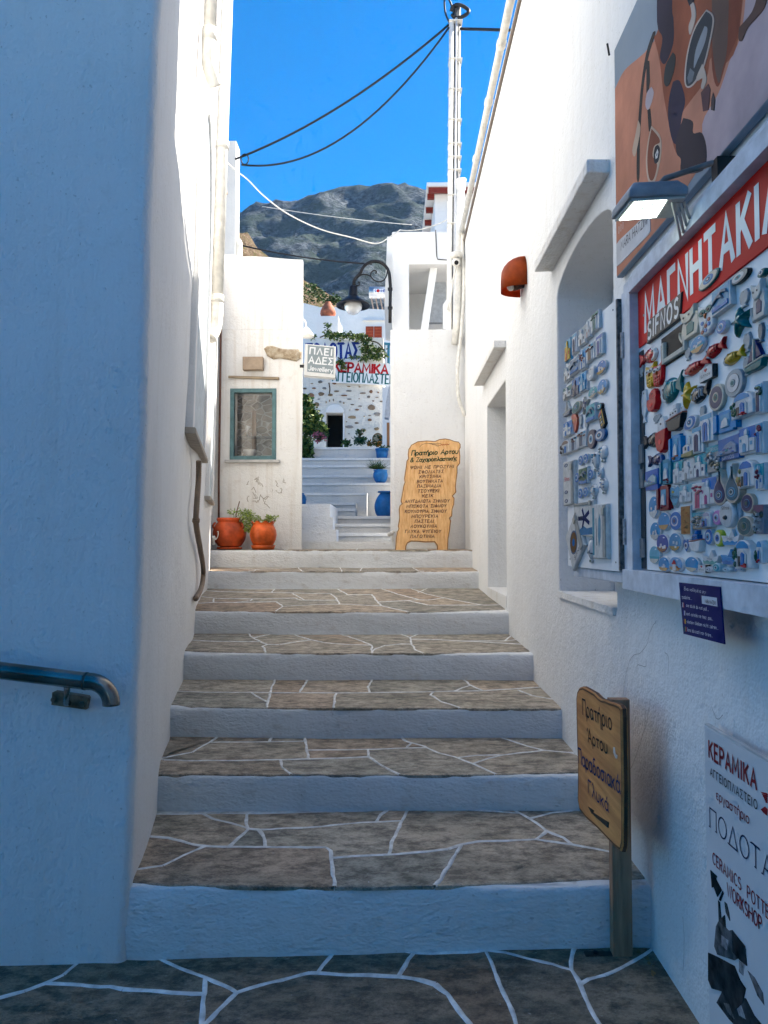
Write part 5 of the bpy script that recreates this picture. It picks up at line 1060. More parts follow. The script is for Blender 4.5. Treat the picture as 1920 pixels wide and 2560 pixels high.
ob('wall_plate', plate(NB(), WFm, [wq(129, 1762), wq(131, 1731), wq(137, 1728), wq(218, 1741), wq(221, 1746), wq(215, 1774)], -0.03, 0.004, 0.002), plain('rusted_plate', (0.26, 0.165, 0.10), 0.5, 0.4, 30, 0.3, metal=0.2), hr)
for x, y in ((137, 1748), (207, 1759)): ob('bolt', plate(NB(), WFm, ell(*wq(x, y), 0.0095, 0.0095, 6), 0.004, 0.014, 0.002), plain('bolt_rust', (0.22, 0.16, 0.12), 0.45, metal=0.6), hr)
# ---- corrugated conduit on the left house
LP_ = lambda px, py, off=0.03: hit(px, py, LW.p(0, 0, off), LW.n)
hz_ = thing('corrugated_conduit', LP_(488, 1490), 'brown corrugated conduit hanging down the left house wall to the steps', 'conduit'); pth = smoothline([LP_(*p) for p in ((497,1152),(496,1200),(492,1260),(490,1300),(493,1330),(500,1370),(507,1410),(508,1440),(503,1470),(489,1497))], 12)
rd = []; dense = []
for i in range(len(pth)-1):
    for kx in range(2): dense.append(pth[i].lerp(pth[i+1], kx/2)); rd.append(0.0195 if len(rd) % 2 else 0.0165)
ob('hose', tube(NB(), dense, rd, 10), plain('brown_pvc', (0.23, 0.165, 0.115), 0.6), hz_, smooth=True)
ob('clip', tube(NB(), [LP_(490, 1298), LP_(490, 1305)], 0.024, 10), plain('brown_pvc', (0.23, 0.165, 0.115), 0.6), hz_)
# ---- downpipes on the left house
def on_left(y, z, off): return Vector((XL(y, z)+off, y, z))
dp = thing('downpipe', on_left(4.1, 3.85, .05), 'short cream downpipe ending in an elbow high on the left house', 'pipe')
ob('pipe', tube(NB(), [on_left(4.12, 6.2, .06), on_left(4.12, 4.12, .06)], .036, 16), CREAM, dp, smooth=True)
ob('elbow', tube(NB(), smoothline([on_left(4.12, 4.14, .06), on_left(4.12, 4.0, .06), on_left(4.13, 3.93, .075), on_left(4.16, 3.87, .10)]), .041, 16), CREAM, dp, smooth=True)
ob('collar', tube(NB(), [on_left(4.12, 4.17, .06), on_left(4.12, 4.10, .06)], .0425, 16), CREAM, dp, smooth=True)
dp = thing('downpipe', on_left(5.2, 2.9, .05), 'long cream downpipe running down the left house to an elbow', 'pipe')
ob('pipe', tube(NB(), [on_left(5.95, 6.8, .075), on_left(5.95, 3.2, .075)], .047, 16), CREAM, dp, smooth=True)
ob('elbow', tube(NB(), smoothline([on_left(5.95, 3.22, .075), on_left(5.95, 3.1, .075), on_left(5.94, 3.0, .06), on_left(5.9, 2.93, .03)]), .052, 16), CREAM, dp, smooth=True)
for z in (4.45, 3.22): ob('collar', tube(NB(), [on_left(5.95, z, .075), on_left(5.95, z+.06, .075)], .054, 16), CREAM, dp, smooth=True)
# ---- small drain pipe at the end wall
dr = thing('drain_spout', at_y(972, 1338, 9.0), 'small white drain spout at the foot of the end wall', 'pipe'); ob('spout', tube(NB(), [at_y(983, 1330, 9.02), at_y(973, 1336, 8.93)], [.022, .026], 12), CREAM, dr, smooth=True); ob('bracket', tube(NB(), [at_y(982, 1336, 9.0), at_y(982, 1356, 9.0)], .01, 6), CREAM, dr)
# ---- terracotta wall light cover
tl = thing('wall_light', (RX, 4.86, 3.0), 'orange terracotta half-dome wall light on the long house', 'wall light')
c = Vector((RX-0.002, 4.90, 3.02)); bm = NB(); rings = []
for i in range(13):     # half vault, open below
    a = math.pi*i/12; row = []
    for j in range(7):
        t = j/6*math.pi/2; rx_ = 0.145*math.sin(t) ; s = math.cos(t)*0.10 + 0.03*(1 if j < 6 else 0.2)
        row.append(bm.verts.new(c + Vector((-rx_ - 0.0, -math.cos(a)*s*1.0, math.sin(a)*s*1.25 - (0.06 if i in (0, 12) else 0)))))
    rings.append(row)
for a, b in zip(rings, rings[1:]):
    for j in range(6): bm.faces.new((a[j], b[j], b[j+1], a[j+1]))
bmesh.ops.solidify(bm, geom=bm.faces[:], thickness=0.012)
ob('cover', bm, plain('terracotta_lamp', (0.55, 0.10, 0.02), 0.4, 0.2, 12, 0.2), tl, smooth=True)
ob('bulb_holder', tube(NB(), [(RX, 4.9, 3.01), (RX-.07, 4.9, 2.99)], [.025, .03], 12), plain('brown_socket', (0.09, 0.05, 0.035), 0.5), tl, smooth=True)
ob('bulb', lathe(NB(), [(.012, -.02), (.025, -.005), (.028, .012), (.02, .03)], (RX-.085, 4.9, 2.985), 12), glaze((.7, .68, .62)), tl, smooth=True)

# ================================================================ jewellery poster and floodlight
POX = 0.818; PO = Frame((POX, 2.0, 2.5), (0, -1, 0), (0, 0, 1)); KP = kf(1380, 0, .3617)
po = thing('jewellery_poster', (RX, 2.3, 2.34), 'large photographic jewellery poster fixed high on the long house', 'poster')
y0_ = PO.px(*KP(437, 1000))[0]; zb_ = PO.px(*KP(440, 1930))[1]; zt_ = PO.px(*KP(437, 330))[1]
def pp(*l): return [(max(y0_+.003, min(1.2, a)), max(zb_+.003, min(zt_-.002, b))) for a, b in pline(PO, KP, *l)]
ob('panel', plate(NB(), PO, rect(y0_, zb_, 1.2, zt_), -0.022, 0.0, 0.003), plain('poster_backdrop', (0.22, 0.27, 0.32), 0.7, 0.12, 2, 0, spec=.12), po)
lay = [0]
def pr(name, col, *l, rough=0.35):
    lay[0] += 1; q = pp(*l)
    if len(l) > 5 and name != 'caption_plate':
        q = [tuple(p.xy) for p in smoothline([(a, b, 0) for a, b in q+q[:1]], 4)][:-1]; q = [(max(y0_+.003, min(1.2, a)), max(zb_+.003, min(zt_-.002, b))) for a, b in q]
        q = [p for i, p in enumerate(q) if math.dist(p, q[i-1]) > 1e-5]
    if abs(area2(q)) > 1e-6: ob(name, plate(NB(), PO, q, 0.0004, 0.0006+lay[0]*0.00007), plain('print_%02d' % lay[0], [min(.8, a*1.0) for a in col], 0.7, 0.2, 4, 0, spec=.08), po)
pr('print', (0.45, 0.34, 0.35), (1000,1000),(1100,650),(1200,300),(1300,-200),(1400,-700),(2600,-900),(2600,0),(1493,700),(1080,1150))
pr('print', (0.50, 0.205, 0.125), (437,615),(500,490),(600,400),(660,340),(745,180),(760,-300),(1310,-900),(1330,100),(1230,420),(1150,650),(1040,860),(1070,1150),(1000,1190),(800,1600),(437,1935))
pr('print', (0.28, 0.075, 0.035), (700,240),(740,190),(900,-400),(1310,-700),(1300,200),(1200,440),(1100,400),(1060,560),(880,820),(860,1060),(780,700),(745,420))
pr('print', (0.22, 0.05, 0.025), (1100,160),(1200,-200),(1310,-300),(1300,180),(1210,420),(1150,600),(1110,480))
pr('print', (0.13, 0.075, 0.06), (1110,-200),(1215,-200),(1215,300),(1180,480),(1150,570),(1110,300))
pr('braid', (0.028, 0.02, 0.04), (735,-300),(840,-400),(832,40),(842,140),(840,300),(785,440),(748,395),(765,260),(728,150))
pr('braid', (0.026, 0.02, 0.045), (838,565),(885,560),(922,690),(900,800),(872,980),(835,972),(805,820),(812,680))
pr('braid', (0.035, 0.026, 0.035), (910,815),(975,840),(978,920),(1040,920),(1072,1050),(1042,1180),(900,1192),(893,1100),(864,1060),(862,960))
pr('cord', (0.03, 0.026, 0.026), (700,222),(716,228),(672,380),(640,560),(622,760),(610,980),(606,1230),(588,1230),(590,1000),(604,760),(622,560),(655,360))
pr('cord', (0.03, 0.026, 0.026), (655,420),(675,420),(680,560),(668,650),(655,640))
pr('charm', (0.50, 0.42, 0.44), (690,600),(705,640),(690,710),(665,760),(648,720),(660,640))
pr('cord', (0.03, 0.026, 0.026), (662,760),(682,750),(690,840),(690,900),(672,910))
pr('charm', (0.50, 0.36, 0.26), (598,830),(614,880),(600,980),(575,1080),(558,1040),(580,930))
pr('charm', (0.035, 0.04, 0.042), (838,362),(856,390),(850,470),(820,570),(795,598),(776,560),(790,450))
pr('pendant', (0.52, 0.38, 0.28), (690,870),(745,930),(760,1010),(745,1140),(710,1260),(668,1250),(652,1120),(665,980))
pr('pendant', (0.22, 0.065, 0.035), (692,890),(738,945),(748,985),(710,1010),(700,1080),(730,1140),(705,1240),(675,1230),(662,1110),(674,980))
pr('pendant', (0.02, 0.022, 0.03), (735,1000),(750,1030),(740,1110),(715,1130),(706,1080),(715,1020))
pr('pendant', (0.55, 0.55, 0.55), (733,1030),(740,1050),(733,1090),(720,1100),(717,1070))
pr('pendant', (0.02, 0.04, 0.08), (729,1055),(733,1065),(729,1078),(724,1076))
pr('pendant', (0.50, 0.40, 0.34), (1072,66),(1118,105),(1118,200),(1060,450),(998,570),(945,608),(920,565),(926,440),(952,300),(996,175))
pr('pendant', (0.035, 0.042, 0.05), (1070,78),(1110,112),(1108,200),(1052,444),(990,562),(946,596),(930,560),(936,440),(960,305),(1002,185))
pr('pendant', (0.26, 0.28, 0.30), (1060,180),(1080,200),(1060,300),(1010,420),(985,470),(1000,340))
pr('pendant', (0.14, 0.16, 0.18), (960,470),(990,500),(975,560),(950,580),(940,540))
pr('charm', (0.50, 0.40, 0.32), (1045,440),(1065,500),(1072,560),(1050,615),(1035,600),(1045,540),(1010,560),(1005,530))
pr('charm', (0.45, 0.36, 0.3), (960,30),(985,20),(1000,100),(985,180),(958,240),(950,180),(970,110))
pr('charm', (0.02, 0.02, 0.03), (945,-60),(985,-60),(985,10),(955,40),(940,0))
pr('charm', (0.10, 0.045, 0.05), (1085,580),(1100,620),(1085,760),(1050,770),(1035,640))
pr('charm', (0.05, 0.035, 0.04), (1118,640),(1132,690),(1125,765),(1105,760),(1106,690))
pr('hand', (0.10, 0.05, 0.04), (1300,190),(1390,80),(1440,-60),(1493,-60),(1470,60),(1360,190),(1320,280),(1296,270))
pr('caption_plate', (0.58, 0.56, 0.55), (450,1690),(470,1660),(660,1480),(680,1490),(684,1600),(668,1625),(470,1830),(452,1840))
write(PO, KP, 'MARA HATZINI', (482, 1730), (664, 1545), (482, 1672), plain('caption_ink', (0.05, 0.04, 0.04), 0.6), po, thick=0.13, gap=0.2, c=0.0006+(lay[0]+1)*0.00007)
bm = NB()
for i in range(3): q = PO.px(*KP(470+i*14, 1590-i*16)); ribbon(bm, PO, ell(q[0], q[1], .006, .012, 12)+[ell(q[0], q[1], .006, .012, 12)[0]], .0009, 0.004)
ob('icon', bm, plain('icon_white', (0.6, 0.55, 0.52), 0.6), po)
for y_ in (2.87, 2.2): ob('fixing_cord', tube(NB(), [(RX-.02, y_, 3.2), (RX-.03, y_-.01, 3.24)], .004, 5), BLACK, po)
fd = thing('floodlight', (0.74, 1.96, 2.25), 'grey lit LED floodlight on an arm above the magnet cabinet', 'floodlight')
gq = [(.59, 2.055), (.597, 1.915), (.742, 1.90), (.752, 2.03)]; LZ = 2.222
bm = NB(); lo = [(x, y, LZ-.004) for x, y in gq]; hi_ = [(x+(.662-x)*.25, y+(1.975-y)*.25, LZ+.042) for x, y in gq]
a_ = [bm.verts.new(p) for p in lo]; m_ = [bm.verts.new((p[0], p[1], LZ+.016)) for p in lo]; b_ = [bm.verts.new(p) for p in hi_]
for r0, r1 in ((a_, m_), (m_, b_)):
    for i in range(4): bm.faces.new((r0[i], r0[(i+1) % 4], r1[(i+1) % 4], r1[i]))
bm.faces.new(b_); bm.faces.new(a_[::-1]); bmesh.ops.recalc_face_normals(bm, faces=bm.faces[:])
ob('housing', bm, plain('lamp_grey', (0.27, 0.28, 0.29), 0.45, 0.15), fd, bevel=0.006)
em = NT('led_panel'); em.base((.8, .85, .8)); em.b.inputs['Emission Color'].default_value = (.86, 1, .90, 1); em.b.inputs['Emission Strength'].default_value = 2.5; LED = em.done(.3)
ins = lambda f_: [(x+(.67-x)*f_, y+(1.975-y)*f_) for x, y in gq]
bm = NB(); prism(bm, [(x, y, LZ-.0105) for x, y in ins(.10)], (0, 0, .006)); ob('glass', bm, plain('lamp_glass', (0.42, 0.46, 0.43), 0.15), fd)
bm = NB(); gi = ins(.22); gi = [gi[0], gi[1], (gi[2][0]-.035, gi[2][1]), (gi[3][0]-.035, gi[3][1])]; prism(bm, [(x, y, LZ-.0125) for x, y in gi], (0, 0, .0018)); ob('led_panel', bm, LED, fd)
bm = NB()
for i in range(4):
    for j in range(5):
        u_, v_ = (i+.7)/4.4, (j+.7)/5.4; a = Vector(gi[0]).lerp(Vector(gi[3]), u_); b = Vector(gi[1]).lerp(Vector(gi[2]), u_); c = a.lerp(b, v_); lathe(bm, [(.0045, -.0015), (.003, .0005)], (c.x, c.y, LZ-.0135), 8)
ob('diode', bm, glaze((.75, .8, .76)), fd, kind='stuff')
ob('arm', tube(NB(), [(.685, 1.96, LZ+.045), (.70, 1.955, LZ+.062), (.80, 1.90, LZ+.075), (.83, 1.885, LZ+.06)], .0075, 10), plain('rusty_arm', (0.24, 0.20, 0.18), 0.7, 0.3), fd, smooth=True)
ob('clamp', box(NB(), .80, RX, 1.87, 1.905, 2.24, 2.30), plain('rust_clamp', (0.05, 0.035, 0.03), 0.8), fd, bevel=.004)
for i in range(4): ob('cable', tube(NB(), smoothline([(.74-.01*i, 1.93, LZ-.01), (.76, 1.95+.02*i, LZ-.04-.01*i), (.775, 1.98+.03*i, LZ-.03), (.79, 1.97, 2.195)]), .004, 5), plain('dirty_cable', (0.45, 0.44, 0.42), 0.6), fd, smooth=True)

# ================================================================ magnet cabinet
FX, BX = 0.768, 0.800; PAINT = plain('flaking_white_paint', (0.60, 0.62, 0.66), 0.65, 0.14, 22, 0.5, bscale=60); PANEL = plain("cabinet_board", (0.82, 0.82, 0.81), 0.5, 0.05, 4, 0.1)
mc = thing('magnet_cabinet', (RX, 2.0, 1.2), 'white painted wall cabinet with open leaf displaying fridge magnets', 'cabinet'); YF = 2.478; YN = 1.15
ob('back_panel', box(NB(), BX, RX-0.002, YN, YF, 1.262, 2.155), PANEL, mc)
ob('frame_stile', box(NB(), FX, RX-.001, YF, YF+.062, 1.20, 2.20), PAINT, mc, bevel=.004)
ob('frame_stile', box(NB(), FX+.012, RX-.001, YF+.0645, YF+.094, 1.215, 2.215), PAINT, mc, bevel=.004)
ob('frame_rail', box(NB(), FX-.004, RX-.001, YN, YF-.001, 2.156, 2.20), PAINT, mc, bevel=.004)
ob('frame_rail', box(NB(), FX+.02, RX-.001, YN, YF+.05, 2.2015, 2.235), PAINT, mc, bevel=.004)
ob('sill', box(NB(), FX-.012, RX-.001, YN, YF+.07, 1.196, 1.259), PAINT, mc, bevel=.006)
ob('frame_stile', box(NB(), FX, RX-.001, YN-.06, YN-.001, 1.2, 2.2), PAINT, mc, bevel=.004)
SHADOWG = plain('dark_gap', (0.06, 0.065, 0.07), 0.8)
ob('gap_strip', box(NB(), BX-.004, BX-.0005, YF-.042, YF-.002, 1.264, 1.96), SHADOWG, mc)
for z in (1.52, 1.60, 1.30): ob('gap_block', box(NB(), BX-.01, BX-.0045, YF-.04, YF-.004, z, z+.06), plain('old_block', (0.22, 0.22, 0.22), 0.8), mc)
for z in (1.34, 1.96): ob('hinge', tube(NB(), [(FX-.004, YF+.066, z), (FX-.004, YF+.066, z+.085)], .0065, 10), plain('chipped_hinge', (0.50, 0.42, 0.40), 0.5, 0.35, 60), mc)
KA = kf(1580, 680, .2049); KBm = kf(1580, 1040, .2049)
MF = Frame((BX, 2.0, 1.7), (0, -1, 0), (0, 0, 1))
q = pline(MF, KA, (365, 770), (660, 690), (690, 960), (440, 1140)); ob('inner_window', plate(NB(), MF, [(q[0][0], q[3][1]), (q[2][0], q[3][1]), (q[2][0], q[1][1]+.02), (q[0][0], q[1][1]+.02)], .0003, .002), plain('dark_hole', (0.01, 0.01, 0.011), 0.6), mc)
for r_ in ((rect(q[0][0]+.025, q[3][1]+.006, q[0][0]+.042, q[1][1])), rect(q[0][0]+.0425, q[3][1]+.006, q[2][0]-.012, q[3][1]+.02), rect(q[2][0]-.0115, q[3][1]+.006, q[2][0]+.002, q[1][1]-.02)): ob('inner_window_frame', plate(NB(), MF, r_, .002, .012, .002), plain('aged_cream', (0.50, 0.47, 0.40), 0.6), mc)
ob('rust_streak', plate(NB(), MF, rect(q[0][0], q[3][1]+.01, q[0][0]+.01, q[1][1]+.0), .002, .004), plain('rust_red', (0.16, 0.05, 0.025), 0.8), mc)
# the open leaf
l0, l1 = Vector((.754, 2.575, 1.25)), Vector((.716, 3.155, 1.25)); DF = Frame(l1, l0-l1, (0, 0, 1)); DL = (l0-l1).length
dm = ob('door_leaf', plate(NB(), DF, rect(0, 0, DL, .918), -.016, 0, .001), PANEL, mc)
ob('edge_strip', plate(NB(), DF, rect(DL+.0005, .004, DL+.012, .915), -.03, .002), plain('worn_edge', (0.17, 0.15, 0.14), 0.8, 0.4, 60), dm)
ob('ledger', plate(NB(), DF, rect(.045, -.038, DL+.02, -.002), -.04, -.008, .003), PAINT, dm)
ob('stile', plate(NB(), DF, rect(DL+.0135, -.03, DL+.06, .93), -.05, -.012, .003), PAINT, dm)
for a, b in ((.03, .03), (DL-.03, .03), (DL-.03, .89), (.03, .89)): ob('screw', plate(NB(), DF, ell(a, b, .003, .003, 8), 0, .0015), SHADOWG, dm)
# red sign
rs = thing('red_sign', (BX, 2.2, 1.97), 'long red sign with white Greek capitals inside the cabinet top', 'sign')
q0 = MF.px(1604, 868); q1 = MF.px(1598, 728)
ob('panel', plate(NB(), MF, rect(q1[0]+.004, q0[1], 2.0-YN-.004, q1[1]-.002), .0005, .006, .001), plain('sign_red', (0.62, 0.02, 0.016), 0.6, 0.06, 3, 0, spec=.12), rs)
a, b = MF.px(1619, 860)[0], MF.px(1907, 600)[0]; hb = q0[1]+.036
lettering(MF, 'ΜΑΓΝΗΤΑΚΙΑ', a, hb, .112, plain('sign_white', (0.68, 0.70, 0.72), 0.4, 0.04), rs, width=(b-a)*1.12, thick=.20, gap=.28, c=.0066)
ob('screw', plate(NB(), MF, ell(a-.012, q0[1]+.09, .004, .004, 10), .006, .008), plain('screw_grey', (0.3, 0.3, 0.3), 0.4, metal=.8), rs)
# blue notice
NX = 0.7525; NF = Frame((NX, 1.9, 1.2), (0, -1, 0), (0, 0, 1)); K6 = kf(1380, 1400, .5243)
nt = thing('blue_notice', (NX, 1.95, 1.1), 'small dark blue multilingual notice hanging under the cabinet sill', 'notice')
cor = pline(NF, K6, (605, 107), (800, 128), (822, 402), (627, 352)); xa = (cor[0][0]+cor[3][0])/2; xb = (cor[1][0]+cor[2][0])/2; ya = (cor[2][1]+cor[3][1])/2; yb = (cor[0][1]+cor[1][1])/2
ob('panel', plate(NB(), NF, cor, -.003, 0), plain('notice_navy', (0.006, 0.009, 0.10), 0.6, 0.1, 4, 0, spec=.15), nt)
NW = plain('notice_white', (0.62, 0.64, 0.68), 0.5, 0.04)
for s, p0, p1 in (('Είναι κολλημένα μην', (632, 143), (735, 160)), ('τραβάτε...', (620, 182), (668, 190)), ('are stuck do not pull...', (641, 222), (748, 243)), ('sont coincés ne tirez pas...', (642, 262), (770, 288)), ('stecken bleiben nicht ziehen...', (645, 300), (795, 332)), ('Sono bloccati non tirare...', (645, 338), (768, 368))):
    write(NF, K6, s, p0, p1, (p0[0], p0[1]-15), NW, nt, thick=.15, gap=.2, c=.0006)
for (x, y), cols in (((629, 215), ((.6, .6, .62), (.4, .02, .03))), ((634, 253), ((.02, .04, .3), (.6, .6, .6))), ((637, 293), ((.3, .03, .02), (.6, .4, .03))), ((640, 330), ((.02, .2, .06), (.5, .03, .03)))):
    for i, c in enumerate(cols): qx, qy = NF.px(*K6(x, y)); ob('flag', plate(NB(), NF, rect(qx-.008+i*.0055, qy-.006, qx-.003+i*.0055, qy+.006), .0003, .0008), plain('flag_%.2f_%.2f_%.2f' % c, c, 0.5, 0.02), nt)
cp = pline(NF, K6, (715, 170), (787, 180), (790, 222), (717, 208)); ob('label_plate', plate(NB(), NF, cp, .0003, .001), NW, nt)
write(NF, K6, 'MARA HATZINI', (732, 205), (784, 214), (732, 188), plain('caption_ink', (0.05, 0.04, 0.04), 0.6), nt, thick=.15, c=.0013)
# pottery workshop board
CXX = 0.802; CF = Frame((CXX, 1.8, .4), (0, -1, 0), (0, 0, 1)); K7 = kf(1640, 1780, .3527)
cs = thing('workshop_sign', (CXX+.02, 1.6, .012), 'white ceramics workshop board leaning on the lower right wall', 'sign')
q = CF.px(*K7(342, 95)); qb = CF.px(*K7(380, 1960)); zf_ = .014-.4+.004
ob('panel', plate(NB(), CF, [(q[0], q[1]), (q[0]+.004, zf_), (.75, zf_), (.75, q[1])], -.012, 0, .001), plain('board_grey_white', (0.64, 0.65, 0.66), 0.4, 0.05, 3, 0), cs)
ob('edge', plate(NB(), CF, rect(q[0]+.001, q[1]+.001, .75, q[1]+.006), -.012, -.001), plain('board_edge', (0.55, 0.55, 0.54), 0.8), cs)
DR = plain('workshop_red', (0.24, 0.012, 0.015), 0.5, 0.08); DK = plain('workshop_black', (0.012, 0.014, 0.016), 0.5, 0.08); NV = plain('workshop_navy', (0.012, 0.018, 0.07), 0.5, 0.08)
write(CF, K7, 'ΚΕΡΑΜΙΚΑ', (378, 318), (715, 548), (378, 205), DR, cs, thick=.19, gap=.28, c=.0008)
write(CF, K7, 'ΑΓΓΕΙΟΠΛΑΣΤΕΙΟ', (386, 448), (720, 692), (386, 395), DK, cs, thick=.17, gap=.28, c=.0008)
write(CF, K7, 'εργαστήριο', (430, 615), (665, 795), (430, 545), DR, cs, thick=.12, gap=.14, c=.0008)
write(CF, K7, 'ΠΟΔΟΤΑ', (385, 815), (830, 1210), (385, 680), NV, cs, thick=.085, gap=.2, c=.0008, serif=True)
a = CF.px(*K7(830, 1210)); h_ = abs(CF.px(*K7(385, 680))[1]-CF.px(*K7(385, 815))[1]); lettering(CF, 'Σ', a[0]+.02, CF.px(*K7(385, 815))[1], h_, NV, cs, thick=.085, c=.0008, serif=True)
write(CF, K7, 'CERAMICS', (405, 1070), (605, 1265), (405, 995), DR, cs, thick=.14, gap=.26, c=.0008)
a = CF.px(*K7(650, 1320)); b = CF.px(*K7(405, 995)); hh2 = abs(b[1]-CF.px(*K7(405, 1070))[1]); lettering(CF, 'POTTERY', a[0], CF.px(*K7(405, 1070))[1], hh2, DR, cs, thick=.14, gap=.26, c=.0008)
write(CF, K7, 'WORKSHOP', (508, 1300), (752, 1555), (508, 1212), DR, cs, thick=.14, gap=.24, c=.0008)
def c7(name, col, *l):
    lay[0] += 1; pts = [(min(.74, a), max(zf_+.004, b)) for a, b in pline(CF, K7, *l)]; ob(name, plate(NB(), CF, pts, .0003, .0005+(lay[0] % 40)*.00005), plain('halftone_%.3f' % col[0], col, .6, .9, 28, 0, spec=.1), cs)
c7('arrow', (.012,.014,.016), (390,1120),(436,1165),(428,1182),(470,1262),(440,1310),(412,1240),(400,1245))
c7('arrow', (.012,.014,.016), (476,1268),(482,1285),(462,1340),(450,1330)); 
for i, l in enumerate(([(445,1335),(450,1480),(470,1500),(455,1350)], [(490,1345),(500,1420),(528,1480),(520,1420),(505,1360)], [(470,1460),(490,1440),(500,1560),(470,1540)])): c7('halftone', (.05,.05,.05), *l)
c7('halftone', (.10,.10,.105), (430,1520),(450,1480),(520,1550),(545,1545),(640,1680),(640,1720),(560,1760),(440,1720),(418,1660))
c7('halftone', (.025,.025,.028), (545,1548),(635,1660),(648,1800),(600,1760),(548,1700)); c7('halftone', (.30,.30,.31), (470,1580),(520,1620),(510,1690),(465,1650))
c7('halftone', (.03,.03,.032), (375,1705),(440,1735),(560,1800),(600,1900),(640,1960),(620,2060),(560,2120),(470,1980),(400,1960),(375,1900))
c7('halftone', (.26,.26,.27), (395,1740),(430,1760),(425,1850),(395,1880)); c7('halftone', (.16,.16,.17), (470,1800),(530,1870),(540,1960),(480,1900)); c7('halftone', (.34,.34,.35), (440,1860),(480,1950),(470,2000),(430,1960))
c7('halftone', (.045,.045,.048), (470,1980),(640,2030),(700,2150),(790,2260),(780,2400),(640,2300),(520,2180),(430,2060)); c7('halftone', (.30,.30,.31), (560,2050),(600,2060),(640,2180),(590,2150)); c7('halftone', (.20,.20,.2), (480,2060),(520,2070),(560,2180),(510,2130))
c7('halftone', (.13,.13,.135), (650,1830),(700,1880),(760,1990),(770,2080),(720,2010),(690,1930)); c7('halftone', (.40,.40,.41), (590,1760),(630,1790),(620,1870),(590,1840))
for i in range(5): c7('crest', (.24,.012,.015), (740+i*9, 565+i*14), (790, 575+i*14), (794, 590+i*14), (760+i*5, 580+i*16))
c7('crest', (.24,.012,.015), (745,690),(775,670),(794,690),(790,735),(765,715))
# jewellery sign on the shop
js = thing('jewellery_sign', at_y(800, 940, 8.6), 'square grey and white jewellery box sign projecting from the shop corner', 'sign')
cor = [at_y(*K(*p), 8.6) for p in ((262, 1318), (607, 1348), (616, 1000), (276, 970))]; JF = Frame(cor[0], (1, 0.05, 0), (0, 0, 1)); q4 = [JF.px(*K(*p)) for p in ((262, 1318), (607, 1348), (616, 1000), (276, 970))]
ob('box', plate(NB(), JF, q4, -.11, 0, .004), plain('sign_case_white', (.66, .65, .62), .5, .04), js)
q5 = [JF.px(*K(*p)) for p in ((300, 1278), (590, 1308), (594, 1012), (308, 985))]; ob('face', plate(NB(), JF, q5, .0003, .002), plain('sign_face_grey', (.24, .28, .29), .5, .05), js)
LWH = plain('sign_letter_white', (.75, .75, .74), .5, .03)
write(JF, K, 'ΠΛΕΙ', (330, 1082), (570, 1102), (330, 1012), LWH, js, thick=.2, gap=.3, c=.0026)
write(JF, K, 'ΑΔΕΣ', (318, 1182), (582, 1205), (318, 1110), LWH, js, thick=.2, gap=.22, c=.0026)
write(JF, K, 'Jewellery', (318, 1262), (582, 1290), (318, 1212), LWH, js, thick=.17, gap=.16, c=.0026)
ob('bracket', box(NB(), sx1-.02, JF.o.x+.02, 8.64, 8.67, JF.p(0, .1).z, JF.p(0, .13).z), IRON, js)

dl = thing('dry_leaves', (0.80, 2.5, 0.02), 'few dry leaves and twigs by the foot of the sign post', 'leaves'); rng = random.Random(8)
for i in range(9):
    p = Vector((rng.uniform(.785, .835), rng.uniform(2.42, 2.56), .022)); a = rng.uniform(0, 6.3); l = rng.uniform(.012, .03); d = Vector((math.cos(a), math.sin(a), rng.uniform(0, .3))); s_ = Vector((-d.y, d.x, .2))*l*.25
    bm = NB(); vv = [bm.verts.new(p-d*l/2), bm.verts.new(p+s_), bm.verts.new(p+d*l/2), bm.verts.new(p-s_)]; bm.faces.new(vv); ob('leaf', bm, plain('dry_leaf', (0.24, 0.16, 0.07), 0.8), dl)

# ================================================================ magnets
L0 = Frame((0, 0, 0), (1, 0, 0), (0, 1, 0)); TH = 0.010
WHT, CRM, BLU, DBL, LBL, TEA, RDD, YEL, BLK, GRY, PNK, BRN, SND, GREN, PUR, MAG = (.58,.58,.57), (.52,.46,.36), (.004,.13,.38), (.004,.014,.085), (.06,.28,.44), (.004,.12,.12), (.46,.006,.01), (.58,.34,.015), (.02,.022,.026), (.28,.32,.34), (.45,.06,.14), (.16,.09,.06), (.48,.26,.09), (.03,.10,.05), (.12,.05,.10), (.20,.012,.035)
SKYB = (.006,.22,.46); TURQ = (.008,.27,.33)
def mp(name, root, col, pts, c0=0.0, c1=TH, rnd=0.0015, dm=0, rough=.3):
    bm = NB(); (dome(bm, L0, pts, c0, dm) if dm else plate(bm, L0, pts, c0, c1, rnd)); me = bpy.data.meshes.new(name); bm.to_mesh(me); bm.free(); me.materials.append(glaze(col, .14 if dm else rough))
    if dm:
        for p in me.polygons: p.use_smooth = True
    o = bpy.data.objects.new(name, me); COL.objects.link(o); o.parent = root; return o
def mtext(root, s, x, y, h, w, col, c, thick=.16):
    bm = NB(); text_bm(bm, L0, s, x, y, h, width=w, thick=thick, c=c); me = bpy.data.meshes.new('lettering'); bm.to_mesh(me); bm.free(); me.materials.append(glaze(col, .5)); o = bpy.data.objects.new('lettering', me); COL.objects.link(o); o.parent = root
def sc(pts, w, h): return [(x*w, y*h) for x, y in pts]
def jit(rng, pts, k): return [(x+rng.uniform(-k, k), y+rng.uniform(-k, k)) for x, y in pts]
def clump(root, rng, col, cx, cy, w, h, n, c):
    for i in range(n):
        x, y = cx+rng.uniform(-.5, .5)*w, cy+rng.uniform(-.5, .5)*h; mp('flower', root, [max(.003, a*rng.uniform(.7, 1.3)) for a in col], ell(x, y, w*.2, h*.2, 7), c, dm=.004+.001*rng.random())
